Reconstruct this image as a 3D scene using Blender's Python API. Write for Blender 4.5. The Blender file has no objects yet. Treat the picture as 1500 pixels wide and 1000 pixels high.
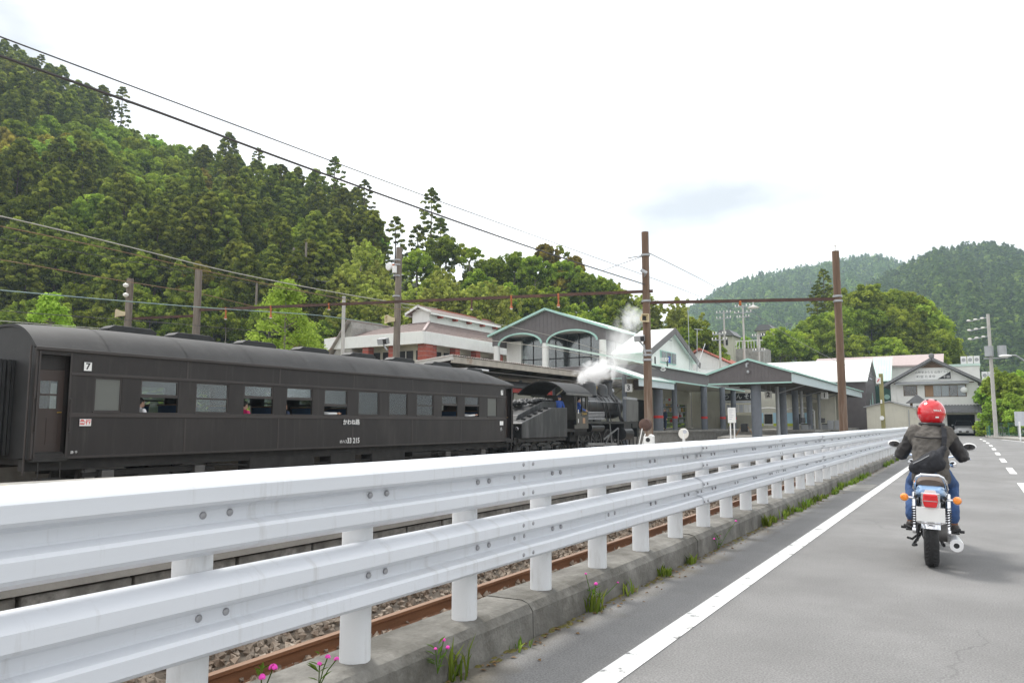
import bpy, bmesh, math, random
import numpy as np
from mathutils import Vector, Matrix
random.seed(7); rng = np.random.default_rng(11)
R = math.radians
S = bpy.context.scene
COL = S.collection

# ------------------------------------------------------------------ camera
F, HC = 1100.0, 1.25                       # focal length in photo pixels (1500 wide), lens height
PITCH = math.atan(119.0 / F)
YAW = math.atan(675.0 / F * math.cos(PITCH))   # camera looks this far left of the road direction (+Y)
cam_d = bpy.data.cameras.new("camera"); cam = bpy.data.objects.new("camera", cam_d); COL.objects.link(cam)
cam_d.sensor_width = 36.0; cam_d.lens = F / 1500.0 * 36.0; cam_d.clip_start = 0.05; cam_d.clip_end = 9000
cam.location = (0, 0, HC); cam.rotation_euler = (math.pi / 2 + PITCH, 0, YAW)
S.camera = cam

# ------------------------------------------------------------------ sky, sun, exposure (bright overcast)
SUN_EL, SUN_AZ = R(58), R(-70)             # high sun behind cloud, to the left of the road, a little ahead
world = bpy.data.worlds.new("World"); S.world = world; world.use_nodes = True
nt = world.node_tree; nt.nodes.clear()
def wn(t, **k):
    n = nt.nodes.new(t)
    for a, b in k.items(): setattr(n, a, b)
    return n
out = wn("ShaderNodeOutputWorld"); bg_sky = wn("ShaderNodeBackground"); bg_cloud = wn("ShaderNodeBackground")
sky = wn("ShaderNodeTexSky", sky_type='NISHITA', sun_disc=False, sun_elevation=SUN_EL, sun_rotation=SUN_AZ)
nt.links.new(sky.outputs[0], bg_sky.inputs[0]); bg_sky.inputs[1].default_value = 0.10
tc = wn("ShaderNodeTexCoord"); mp = wn("ShaderNodeMapping"); mp.inputs['Scale'].default_value = (1.0, 1.0, 2.6)
mp.inputs['Location'].default_value = (0.35, 0.1, 0.40); mp.inputs['Rotation'].default_value = (0, 0, R(17.2))
nz = wn("ShaderNodeTexNoise"); nz.inputs['Scale'].default_value = 1.9; nz.inputs['Detail'].default_value = 6; nz.inputs['Roughness'].default_value = 0.5
rp = wn("ShaderNodeValToRGB")
rp.color_ramp.elements[0].position = 0.36; rp.color_ramp.elements[0].color = (0.38, 0.385, 0.395, 1)
rp.color_ramp.elements[1].position = 0.60; rp.color_ramp.elements[1].color = (1.0, 1.0, 1.0, 1)
nt.links.new(tc.outputs['Generated'], mp.inputs[0]); nt.links.new(mp.outputs[0], nz.inputs['Vector'])
nt.links.new(nz.outputs['Fac'], rp.inputs[0]); nt.links.new(rp.outputs[0], bg_cloud.inputs[0]); bg_cloud.inputs[1].default_value = 0.92
mixw = wn("ShaderNodeMixShader"); mixw.inputs[0].default_value = 0.92
nt.links.new(bg_sky.outputs[0], mixw.inputs[1]); nt.links.new(bg_cloud.outputs[0], mixw.inputs[2]); nt.links.new(mixw.outputs[0], out.inputs[0])
sun_d = bpy.data.lights.new("sun", 'SUN'); sun_d.energy = 1.5; sun_d.angle = R(14); sun_d.color = (1.0, 0.965, 0.91)
sun = bpy.data.objects.new("sun", sun_d); COL.objects.link(sun)
_sd = Vector((math.sin(SUN_AZ) * math.cos(SUN_EL), math.cos(SUN_AZ) * math.cos(SUN_EL), math.sin(SUN_EL)))
sun.rotation_euler = _sd.to_track_quat('Z', 'Y').to_euler(); sun.location = (0, 0, 60)
S.view_settings.view_transform = 'Standard'; S.view_settings.look = 'None'
S.view_settings.exposure = 1.2; S.view_settings.gamma = 1.0; S.view_settings.use_curve_mapping = False
S.cycles.max_bounces = 8; S.cycles.transparent_max_bounces = 16; S.cycles.volume_bounces = 3
S.cycles.use_denoising = True

# ------------------------------------------------------------------ survey helpers: sight lines of the photo met with real planes
_fw = np.array([-math.sin(YAW), math.cos(YAW), 0]); _rt = np.array([math.cos(YAW), math.sin(YAW), 0]); _up = np.array([0, 0, 1.0])
_C = np.array([0, 0, HC])
def _ray(px, py):
    a = (px - 750) / F; b = (500 - py) / F
    return _rt * a + (_fw * math.cos(PITCH) + _up * math.sin(PITCH)) + b * (-math.sin(PITCH) * _fw + math.cos(PITCH) * _up)
def onx(px, py, X): r = _ray(px, py); return _C + r * (X / r[0])
def ony(px, py, Y): r = _ray(px, py); return _C + r * (Y / r[1])
def onz(px, py, z): r = _ray(px, py); return _C + r * ((z - HC) / r[2])
def atv(px, py, v): r = _ray(px, py); return _C + r * (v / r.dot(_fw))

# ------------------------------------------------------------------ materials
MATS = {}
def _mat(name):
    m = bpy.data.materials.new(name); m.use_nodes = True
    n = m.node_tree; b = n.nodes["Principled BSDF"]
    MATS[name] = m
    return m, n, b
def _c4(c): return (c[0], c[1], c[2], 1.0)
def pm(name, col, rough=0.6, metal=0.0, var=0.18, scale=3.0, bump=0.0, bscale=60.0, stretch=None, spec=0.5, col2=None, thr=(0.42, 0.62), coat=0.0, world=False):
    """general painted / stone / cloth surface: two-octave colour variation, optional second colour in patches, fine bump"""
    m, n, b = _mat(name)
    b.inputs['Roughness'].default_value = rough; b.inputs['Metallic'].default_value = metal
    b.inputs['Specular IOR Level'].default_value = spec; b.inputs['Coat Weight'].default_value = coat
    t = n.nodes.new("ShaderNodeTexCoord"); src = t.outputs['Object']
    if world:
        g = n.nodes.new("ShaderNodeNewGeometry"); src = g.outputs['Position']
    if stretch:
        q = n.nodes.new("ShaderNodeMapping"); q.inputs['Scale'].default_value = stretch; n.links.new(src, q.inputs[0]); src = q.outputs[0]
    x = n.nodes.new("ShaderNodeTexNoise"); x.inputs['Scale'].default_value = scale; x.inputs['Detail'].default_value = 8; x.inputs['Roughness'].default_value = 0.62
    n.links.new(src, x.inputs['Vector'])
    r = n.nodes.new("ShaderNodeValToRGB")
    r.color_ramp.elements[0].position = 0.3; r.color_ramp.elements[1].position = 0.7
    r.color_ramp.elements[0].color = _c4([max(0, c * (1 - var)) for c in col]); r.color_ramp.elements[1].color = _c4([min(1, c * (1 + var)) for c in col])
    n.links.new(x.outputs['Fac'], r.inputs[0]); c = r.outputs[0]
    if col2:
        y = n.nodes.new("ShaderNodeTexNoise"); y.inputs['Scale'].default_value = scale * 0.45; y.inputs['Detail'].default_value = 9; y.inputs['Roughness'].default_value = 0.7
        n.links.new(src, y.inputs['Vector'])
        k = n.nodes.new("ShaderNodeValToRGB"); k.color_ramp.elements[0].position = thr[0]; k.color_ramp.elements[1].position = thr[1]
        n.links.new(y.outputs['Fac'], k.inputs[0])
        mx = n.nodes.new("ShaderNodeMix"); mx.data_type = 'RGBA'
        n.links.new(k.outputs[0], mx.inputs[0]); n.links.new(c, mx.inputs[6]); mx.inputs[7].default_value = _c4(col2); c = mx.outputs[2]
    n.links.new(c, b.inputs['Base Color'])
    if bump:
        z = n.nodes.new("ShaderNodeTexNoise"); z.inputs['Scale'].default_value = bscale; z.inputs['Detail'].default_value = 5
        n.links.new(src, z.inputs['Vector'])
        u = n.nodes.new("ShaderNodeBump"); u.inputs['Strength'].default_value = min(1, bump); u.inputs['Distance'].default_value = 0.01
        n.links.new(z.outputs['Fac'], u.inputs['Height']); n.links.new(u.outputs[0], b.inputs['Normal'])
    return m
def leafmat(name, c1, c2, c3=None, trans=0.35):
    """leaves: colour varies per leaf clump ('tone' attribute) and per tree, part of the light passes through"""
    m, n, b = _mat(name); n.nodes.remove(b)
    o = n.nodes["Material Output"]
    a = n.nodes.new("ShaderNodeAttribute"); a.attribute_name = "tone"
    inf = n.nodes.new("ShaderNodeObjectInfo")
    r = n.nodes.new("ShaderNodeValToRGB"); r.color_ramp.elements[0].color = _c4(c1); r.color_ramp.elements[1].color = _c4(c2)
    if c3:
        e = r.color_ramp.elements.new(0.5); e.color = _c4(c3)
    n.links.new(a.outputs['Fac'], r.inputs[0])
    hs = n.nodes.new("ShaderNodeHueSaturation")
    mr = n.nodes.new("ShaderNodeMapRange"); mr.inputs['To Min'].default_value = 0.74; mr.inputs['To Max'].default_value = 1.3
    mh = n.nodes.new("ShaderNodeMapRange"); mh.inputs['To Min'].default_value = 0.490; mh.inputs['To Max'].default_value = 0.515
    n.links.new(inf.outputs['Random'], mr.inputs[0]); n.links.new(mr.outputs[0], hs.inputs['Value'])
    n.links.new(inf.outputs['Random'], mh.inputs[0]); n.links.new(mh.outputs[0], hs.inputs['Hue'])
    n.links.new(r.outputs[0], hs.inputs['Color'])
    d = n.nodes.new("ShaderNodeBsdfDiffuse"); t = n.nodes.new("ShaderNodeBsdfTranslucent"); mx = n.nodes.new("ShaderNodeMixShader"); mx.inputs[0].default_value = trans
    n.links.new(hs.outputs[0], d.inputs[0]); n.links.new(hs.outputs[0], t.inputs[0])
    n.links.new(d.outputs[0], mx.inputs[1]); n.links.new(t.outputs[0], mx.inputs[2]); n.links.new(mx.outputs[0], o.inputs['Surface'])
    return m
def glassmat(name, tint=(0.80, 0.84, 0.84), gloss=0.10, frost=0.0):
    m, n, b = _mat(name); n.nodes.remove(b); o = n.nodes["Material Output"]
    t = n.nodes.new("ShaderNodeBsdfTransparent"); t.inputs[0].default_value = _c4(tint)
    g = n.nodes.new("ShaderNodeBsdfGlossy"); g.inputs['Roughness'].default_value = 0.14 + frost * 0.3
    fr = n.nodes.new("ShaderNodeFresnel"); fr.inputs[0].default_value = 1.5
    ad = n.nodes.new("ShaderNodeMath"); ad.operation = 'ADD'; ad.inputs[1].default_value = gloss; n.links.new(fr.outputs[0], ad.inputs[0])
    mx = n.nodes.new("ShaderNodeMixShader"); n.links.new(ad.outputs[0], mx.inputs[0]); n.links.new(t.outputs[0], mx.inputs[1]); n.links.new(g.outputs[0], mx.inputs[2])
    last = mx.outputs[0]
    if frost:
        df = n.nodes.new("ShaderNodeBsdfTranslucent"); df.inputs[0].default_value = (0.55, 0.57, 0.54, 1)
        d2 = n.nodes.new("ShaderNodeBsdfDiffuse"); d2.inputs[0].default_value = (0.30, 0.31, 0.29, 1)
        ma = n.nodes.new("ShaderNodeMixShader"); ma.inputs[0].default_value = 0.5
        n.links.new(df.outputs[0], ma.inputs[1]); n.links.new(d2.outputs[0], ma.inputs[2])
        mb_ = n.nodes.new("ShaderNodeMixShader"); mb_.inputs[0].default_value = frost
        n.links.new(last, mb_.inputs[1]); n.links.new(ma.outputs[0], mb_.inputs[2]); last = mb_.outputs[0]
    n.links.new(last, o.inputs['Surface'])
    return m

pm('asphalt', (0.200, 0.197, 0.194), 0.88, var=0.15, scale=0.7, bump=0.4, bscale=160, col2=(0.156, 0.153, 0.150), thr=(0.46, 0.66), world=True)
def _asphalt_grain():
    m = MATS['asphalt']; n = m.node_tree; b = n.nodes["Principled BSDF"]
    old = b.inputs['Base Color'].links[0].from_socket
    g = n.nodes.new("ShaderNodeNewGeometry"); x = n.nodes.new("ShaderNodeTexNoise"); x.inputs['Scale'].default_value = 95; x.inputs['Detail'].default_value = 3
    n.links.new(g.outputs['Position'], x.inputs['Vector'])
    r = n.nodes.new("ShaderNodeValToRGB"); r.color_ramp.elements[0].position = 0.33; r.color_ramp.elements[1].position = 0.67
    r.color_ramp.elements[0].color = (0.72, 0.72, 0.72, 1); r.color_ramp.elements[1].color = (1.25, 1.25, 1.24, 1)
    n.links.new(x.outputs['Fac'], r.inputs[0])
    mx = n.nodes.new("ShaderNodeMix"); mx.data_type = 'RGBA'; mx.blend_type = 'MULTIPLY'; mx.inputs[0].default_value = 1.0
    n.links.new(old, mx.inputs[6]); n.links.new(r.outputs[0], mx.inputs[7])
    # dirt and moss stain in the gutter strip beside the kerb (a property of that strip of road)
    sx = n.nodes.new("ShaderNodeSeparateXYZ"); n.links.new(g.outputs['Position'], sx.inputs[0])
    y = n.nodes.new("ShaderNodeTexNoise"); y.inputs['Scale'].default_value = 2.6; y.inputs['Detail'].default_value = 8
    n.links.new(g.outputs['Position'], y.inputs['Vector'])
    ad = n.nodes.new("ShaderNodeMath"); ad.operation = 'MULTIPLY_ADD'; ad.inputs[1].default_value = 0.95; n.links.new(y.outputs['Fac'], ad.inputs[0]); n.links.new(sx.outputs[0], ad.inputs[2])
    mr = n.nodes.new("ShaderNodeMapRange"); mr.inputs['From Min'].default_value = -1.55; mr.inputs['From Max'].default_value = -1.82; mr.inputs['To Max'].default_value = 0.75
    n.links.new(ad.outputs[0], mr.inputs[0])
    m2 = n.nodes.new("ShaderNodeMix"); m2.data_type = 'RGBA'; n.links.new(mr.outputs[0], m2.inputs[0]); n.links.new(mx.outputs[2], m2.inputs[6]); m2.inputs[7].default_value = (0.115, 0.098, 0.066, 1)
    n.links.new(m2.outputs[2], b.inputs['Base Color'])
_asphalt_grain()
def _paint(name, col, wear, under=(0.17, 0.17, 0.168)):
    m = pm(name, col, 0.75, var=0.07, scale=9, bump=0.3, bscale=150, col2=under, thr=wear, world=True)
    for nd in m.node_tree.nodes:                    # the worn-through patches are fine-grained
        if nd.type == 'TEX_NOISE' and abs(nd.inputs['Scale'].default_value - 9 * 0.45) < 1e-3: nd.inputs['Scale'].default_value = 7.0
_paint('road_paint', (0.76, 0.76, 0.74), (0.565, 0.64))
pm('yellow_paint', (0.62, 0.43, 0.07), 0.7, var=0.12, scale=8, col2=(0.35, 0.33, 0.29), thr=(0.55, 0.68))
pm('kerb', (0.205, 0.197, 0.178), 0.9, var=0.32, scale=5, bump=0.7, bscale=45, col2=(0.10, 0.094, 0.08), thr=(0.42, 0.62), world=True)
pm('concrete', (0.30, 0.287, 0.262), 0.9, var=0.2, scale=2.0, bump=0.5, bscale=50, col2=(0.20, 0.19, 0.17), thr=(0.5, 0.72), world=True)
pm('concrete_light', (0.52, 0.51, 0.48), 0.85, var=0.15, scale=1.2, bump=0.3, bscale=40, col2=(0.33, 0.32, 0.29), thr=(0.55, 0.75))
pm('stone', (0.17, 0.165, 0.15), 0.9, var=0.45, scale=6, bump=0.9, bscale=22, col2=(0.33, 0.32, 0.30), thr=(0.52, 0.66), world=True)
pm('ballast_bed', (0.20, 0.165, 0.13), 0.95, var=0.4, scale=10, bump=1.0, bscale=30, world=True)
pm('ballast', (0.33, 0.275, 0.22), 0.9, var=0.45, scale=7, bump=0.4, bscale=80, col2=(0.19, 0.135, 0.095), thr=(0.45, 0.6), world=True)
pm('soil', (0.12, 0.105, 0.075), 0.95, var=0.35, scale=0.8, bump=0.8, bscale=8, col2=(0.075, 0.10, 0.035), thr=(0.42, 0.6), world=True)
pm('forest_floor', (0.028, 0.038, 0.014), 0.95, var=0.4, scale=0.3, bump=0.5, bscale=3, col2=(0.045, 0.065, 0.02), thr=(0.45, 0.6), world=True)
pm('rail_rust', (0.21, 0.095, 0.045), 0.75, var=0.3, scale=6, bump=0.3, bscale=90, stretch=(1, .2, 1))
pm('rail_top', (0.30, 0.19, 0.13), 0.45, metal=0.5, var=0.25, scale=4, stretch=(1, .1, 1))
pm('sleeper', (0.10, 0.075, 0.055), 0.92, var=0.4, scale=6, bump=0.8, bscale=40, stretch=(.2, 1, 1))
pm('guard_white', (0.64, 0.66, 0.695), 0.36, var=0.04, scale=2.4, spec=0.5, col2=(0.47, 0.465, 0.455), thr=(0.57, 0.80), stretch=(1.0, 0.22, 3.2), world=True)
pm('post_white', (0.67, 0.68, 0.69), 0.45, var=0.03, scale=3, world=True)
pm('bolt_grey', (0.34, 0.34, 0.35), 0.5, metal=0.5)
pm('grime', (0.31, 0.29, 0.255), 0.9, var=0.3, scale=15)
pm('carriage_brown', (0.0255, 0.0212, 0.0195), 0.50, var=0.16, scale=1.6, spec=0.36, bump=0.10, bscale=2.2, col2=(0.043, 0.037, 0.034), thr=(0.5, 0.74), stretch=(1, 1, .45), world=True)
pm('carriage_trim', (0.038, 0.030, 0.027), 0.45, var=0.15, scale=2)
pm('door_brown', (0.050, 0.034, 0.028), 0.5, var=0.12, scale=3)
pm('roof_black', (0.026, 0.0255, 0.0255), 0.62, var=0.25, scale=1.2, bump=0.1, bscale=4, spec=.35, col2=(0.044, 0.043, 0.042), thr=(0.5, 0.7), world=True)
pm('soot', (0.022, 0.022, 0.022), 0.6, var=0.3, scale=4)
pm('under_dark', (0.026, 0.024, 0.022), 0.8, var=0.4, scale=3)
pm('seat_blue', (0.015, 0.045, 0.10), 0.9, var=0.2)
pm('inside_wood', (0.10, 0.055, 0.028), 0.6, var=0.2, stretch=(1, 1, .2))
pm('loco_black', (0.013, 0.013, 0.014), 0.34, var=0.25, scale=3, spec=0.6, col2=(0.036, 0.034, 0.031), thr=(0.5, 0.72))
pm('tender_black', (0.018, 0.018, 0.018), 0.45, var=0.3, scale=1.6, stretch=(1, 2.2, .35), spec=0.5, col2=(0.105, 0.105, 0.105), thr=(0.50, 0.74))
pm('deflector_grey', (0.12, 0.12, 0.113), 0.5, var=0.2, scale=3, stretch=(1, 1, .4))
pm('cab_olive', (0.075, 0.072, 0.060), 0.55, var=0.25, scale=4)
pm('steel', (0.42, 0.42, 0.43), 0.35, metal=0.9, var=0.15)
pm('steel_dark', (0.14, 0.135, 0.13), 0.45, metal=0.6, var=0.25)
pm('coal', (0.012, 0.012, 0.013), 0.4, var=0.4, scale=8, bump=0.8, bscale=18)
pm('brass', (0.55, 0.36, 0.07), 0.35, metal=0.8, var=0.15)
pm('red_paint', (0.36, 0.035, 0.025), 0.5, var=0.15)
pm('signal_red', (0.62, 0.03, 0.025), 0.4, var=0.08)
pm('plate_white', (0.80, 0.80, 0.78), 0.45, var=0.04)
pm('ink', (0.02, 0.02, 0.022), 0.6)
pm('white_ink', (0.75, 0.75, 0.73), 0.6, var=0.03)
pm('pole_wood', (0.155, 0.098, 0.066), 0.85, var=0.35, scale=7, bump=0.9, bscale=30, stretch=(1, 1, 0.07), col2=(0.29, 0.235, 0.19), thr=(0.48, 0.62))
pm('pole_wood_grey', (0.20, 0.17, 0.14), 0.9, var=0.35, scale=7, bump=0.8, bscale=30, stretch=(1, 1, 0.07), col2=(0.105, 0.08, 0.065), thr=(0.48, 0.62))
pm('pole_concrete', (0.46, 0.44, 0.41), 0.85, var=0.1, scale=2)
pm('iron_rust', (0.085, 0.048, 0.038), 0.8, var=0.35, scale=4, col2=(0.17, 0.085, 0.05), thr=(0.5, 0.7))
pm('orange_rust', (0.42, 0.13, 0.045), 0.7, var=0.2)
pm('insulator', (0.76, 0.74, 0.68), 0.25, var=0.06)
pm('speaker_cream', (0.62, 0.52, 0.33), 0.55, var=0.1)
pm('grey_metal', (0.36, 0.37, 0.38), 0.45, var=0.08, metal=0.2)
pm('wire_dark', (0.055, 0.05, 0.048), 0.6); pm('wire_pale', (0.42, 0.40, 0.34), 0.5); pm('wire_rust', (0.24, 0.15, 0.075), 0.6); pm('wire_green', (0.24, 0.33, 0.31), 0.5)
pm('mint', (0.38, 0.60, 0.53), 0.5, var=0.06)
pm('mint_roof', (0.55, 0.70, 0.63), 0.5, var=0.08, scale=1.0)
pm('pale_roof', (0.76, 0.80, 0.77), 0.45, var=0.05, scale=0.6)
pm('pale_blue_fascia', (0.55, 0.64, 0.66), 0.5, var=0.05)
pm('slate_clad', (0.125, 0.112, 0.112), 0.6, var=0.1, scale=2)
pm('plaster_white', (0.76, 0.76, 0.73), 0.8, var=0.05, scale=0.8, col2=(0.62, 0.61, 0.57), thr=(0.56, 0.8))
pm('plaster_cream', (0.60, 0.58, 0.49), 0.8, var=0.07, scale=0.8, col2=(0.47, 0.45, 0.38), thr=(0.55, 0.8))
pm('plaster_olive', (0.34, 0.33, 0.27), 0.85, var=0.08, scale=0.7)
pm('brown_tile', (0.20, 0.15, 0.135), 0.75, var=0.18, scale=3)
pm('red_tile', (0.40, 0.115, 0.075), 0.7, var=0.15, scale=3)
pm('brick_red', (0.33, 0.075, 0.05), 0.75, var=0.2, scale=5)
pm('pink_roof', (0.40, 0.325, 0.31), 0.7, var=0.1)
pm('grey_tile', (0.17, 0.17, 0.175), 0.6, var=0.2, scale=5)
pm('corrugated', (0.33, 0.29, 0.26), 0.7, var=0.3, scale=2, col2=(0.22, 0.12, 0.07), thr=(0.55, 0.7))
pm('canopy_beam', (0.42, 0.38, 0.32), 0.8, var=0.2, scale=2, col2=(0.26, 0.14, 0.08), thr=(0.58, 0.7))
pm('canopy_under', (0.16, 0.15, 0.14), 0.9, var=0.2)
pm('column_grey', (0.145, 0.16, 0.185), 0.55, var=0.1)
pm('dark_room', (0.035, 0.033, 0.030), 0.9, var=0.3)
pm('frame_brown', (0.14, 0.085, 0.05), 0.6, var=0.2)
pm('shutter_wood', (0.34, 0.21, 0.12), 0.7, var=0.15, stretch=(1, 1, .2))
pm('curtain', (0.52, 0.54, 0.58), 0.9, var=0.1, stretch=(4, 4, .3))
pm('green_fence', (0.13, 0.34, 0.26), 0.5, var=0.1)
pm('green_wall', (0.035, 0.105, 0.085), 0.6, var=0.1)
pm('olive_pole', (0.26, 0.24, 0.10), 0.7, var=0.3, scale=5, stretch=(1, 1, .2))
pm('bark', (0.10, 0.075, 0.055), 0.95, var=0.35, scale=4, bump=0.8, bscale=12, stretch=(1, 1, .2))
pm('bark_pale', (0.20, 0.18, 0.15), 0.9, var=0.3, scale=4, stretch=(1, 1, .2))
pm('culm', (0.22, 0.26, 0.09), 0.6, var=0.2)
pm('car_white', (0.78, 0.78, 0.79), 0.25, var=0.02, coat=0.6); pm('black_plastic', (0.02, 0.02, 0.022), 0.5); pm('rubber', (0.030, 0.030, 0.031), 0.75, var=0.2, scale=30, bump=0.3, bscale=120)
pm('chrome', (0.78, 0.78, 0.80), 0.08, metal=1.0, var=0.02); pm('engine_alu', (0.42, 0.42, 0.43), 0.35, metal=0.9, var=0.15)
pm('tank_blue', (0.26, 0.42, 0.66), 0.25, var=0.04, coat=0.8); pm('seat_brown', (0.115, 0.085, 0.066), 0.65, var=0.12, bump=0.2, bscale=90)
pm('helmet_red', (0.60, 0.010, 0.018), 0.16, var=0.03, coat=1.0)
pm('jacket', (0.096, 0.087, 0.077), 0.85, var=0.16, scale=9, bump=0.35, bscale=55); pm('jacket_sleeve', (0.034, 0.031, 0.031), 0.7, var=0.2, scale=8)
pm('denim', (0.040, 0.085, 0.205), 0.9, var=0.25, scale=9, bump=0.3, bscale=120); pm('bag_black', (0.020, 0.021, 0.026), 0.8, var=0.2, scale=9, bump=0.35, bscale=90)
pm('skin', (0.55, 0.34, 0.25), 0.55, var=0.06); pm('hair', (0.020, 0.016, 0.013), 0.6, var=0.2)
pm('leather_brown', (0.17, 0.07, 0.035), 0.6, var=0.2); pm('shoe_dark', (0.035, 0.028, 0.025), 0.55)
pm('work_blue', (0.03, 0.085, 0.34), 0.85, var=0.15); pm('magenta_cloth', (0.55, 0.02, 0.13), 0.85, var=0.15); pm('white_cloth', (0.72, 0.72, 0.72), 0.85, var=0.08); pm('red_cloth', (0.50, 0.05, 0.05), 0.85, var=0.1); pm('navy_cloth', (0.03, 0.045, 0.085), 0.9, var=0.15); pm('straw', (0.55, 0.43, 0.24), 0.8, var=0.12); pm('grey_cloth', (0.33, 0.33, 0.34), 0.9, var=0.1)
pm('poster_blue', (0.42, 0.66, 0.80), 0.6, var=0.04); pm('poster_green', (0.52, 0.60, 0.06), 0.6, var=0.06); pm('shop_print', (0.50, 0.45, 0.40), 0.7, var=0.9, scale=14, col2=(0.12, 0.25, 0.42), thr=(0.5, 0.56)); pm('orange_print', (0.62, 0.36, 0.10), 0.7, var=0.5, scale=9)
pm('flower_pink', (0.80, 0.06, 0.46), 0.7, var=0.12); pm('mosspatch', (0.13, 0.115, 0.03), 0.95, var=0.4, scale=12, bump=0.8, bscale=60, world=True)
pm('muffler_chrome', (0.86, 0.86, 0.87), 0.3, metal=0.55, var=0.03); pm('leaf_litter', (0.20, 0.12, 0.05), 0.9, var=0.5, scale=9, world=True); pm('amber', (0.90, 0.26, 0.015), 0.2, var=0.08, scale=30, coat=0.6); pm('lamp_red', (0.68, 0.012, 0.018), 0.2, var=0.1, scale=40, coat=0.6)
pm('dish_white', (0.8, 0.8, 0.79), 0.5, var=0.03)
leafmat('leaf_cedar', (0.082, 0.112, 0.025), (0.37, 0.40, 0.07), (0.205, 0.24, 0.044), trans=0.47)
leafmat('leaf_broad', (0.115, 0.172, 0.026), (0.46, 0.53, 0.075), (0.265, 0.34, 0.045), trans=0.45)
leafmat('leaf_bright', (0.19, 0.29, 0.04), (0.46, 0.60, 0.11), (0.31, 0.44, 0.065), trans=0.48)
leafmat('leaf_bamboo', (0.19, 0.23, 0.04), (0.58, 0.62, 0.15), (0.38, 0.43, 0.085), trans=0.45)
leafmat('leaf_russet', (0.20, 0.18, 0.032), (0.52, 0.43, 0.09), (0.35, 0.30, 0.055), trans=0.42)
leafmat('leaf_far', (0.055, 0.105, 0.032), (0.27, 0.37, 0.075), (0.130, 0.215, 0.048), trans=0.42)
leafmat('grass_blade', (0.09, 0.15, 0.025), (0.30, 0.36, 0.07), (0.17, 0.25, 0.04))
glassmat('window_glass', (0.82, 0.86, 0.86), 0.05); glassmat('frosted_glass', (0.7, 0.72, 0.7), 0.06, frost=0.85); glassmat('shop_glass', (0.42, 0.50, 0.50), 0.10); glassmat('visor', (0.10, 0.10, 0.11), 0.10)
M = MATS
def streaks(name, col, stretch, scale, lo, hi, amount):
    """weathering with a shape of its own laid over a painted surface: runs, scuffs, rust specks"""
    n = M[name].node_tree; b = n.nodes["Principled BSDF"]; old = b.inputs['Base Color'].links[0].from_socket
    g = n.nodes.new("ShaderNodeNewGeometry"); q = n.nodes.new("ShaderNodeMapping"); q.inputs['Scale'].default_value = stretch; n.links.new(g.outputs['Position'], q.inputs[0])
    x = n.nodes.new("ShaderNodeTexNoise"); x.inputs['Scale'].default_value = scale; x.inputs['Detail'].default_value = 10; x.inputs['Roughness'].default_value = 0.7; n.links.new(q.outputs[0], x.inputs['Vector'])
    mr = n.nodes.new("ShaderNodeMapRange"); mr.inputs['From Min'].default_value = lo; mr.inputs['From Max'].default_value = hi; mr.inputs['To Max'].default_value = amount; n.links.new(x.outputs['Fac'], mr.inputs[0])
    m = n.nodes.new("ShaderNodeMix"); m.data_type = 'RGBA'; n.links.new(mr.outputs[0], m.inputs[0]); n.links.new(old, m.inputs[6]); m.inputs[7].default_value = _c4(col); n.links.new(m.outputs[2], b.inputs['Base Color'])
streaks('guard_white', (0.36, 0.345, 0.32), (1, 5, .5), 3.0, .55, .78, .55); streaks('guard_white', (0.24, 0.13, 0.07), (1, 1, 1), 7.0, .70, .76, .8); streaks('guard_white', (0.30, 0.30, 0.30), (1, .12, 4), 9.0, .66, .74, .55)
streaks('post_white', (0.33, 0.30, 0.26), (4, 4, .7), 3.0, .54, .78, .5)
streaks('carriage_brown', (0.075, 0.068, 0.060), (1, 3.5, .22), 2.0, .54, .80, .55); streaks('carriage_brown', (0.010, 0.009, 0.009), (1, 6, .3), 3.0, .58, .8, .5); streaks('roof_black', (0.085, 0.082, 0.078), (2, 1, 1), 2.5, .58, .8, .5)
streaks('plaster_white', (0.34, 0.32, 0.28), (3, 3, .25), 1.6, .56, .8, .5); streaks('plaster_cream', (0.27, 0.25, 0.20), (3, 3, .25), 1.6, .56, .8, .5); streaks('pale_roof', (0.45, 0.46, 0.44), (1.5, .5, 1), 1.2, .55, .8, .4); streaks('concrete', (0.12, 0.11, 0.095), (1, 1, 1), .9, .55, .75, .5)
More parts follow.
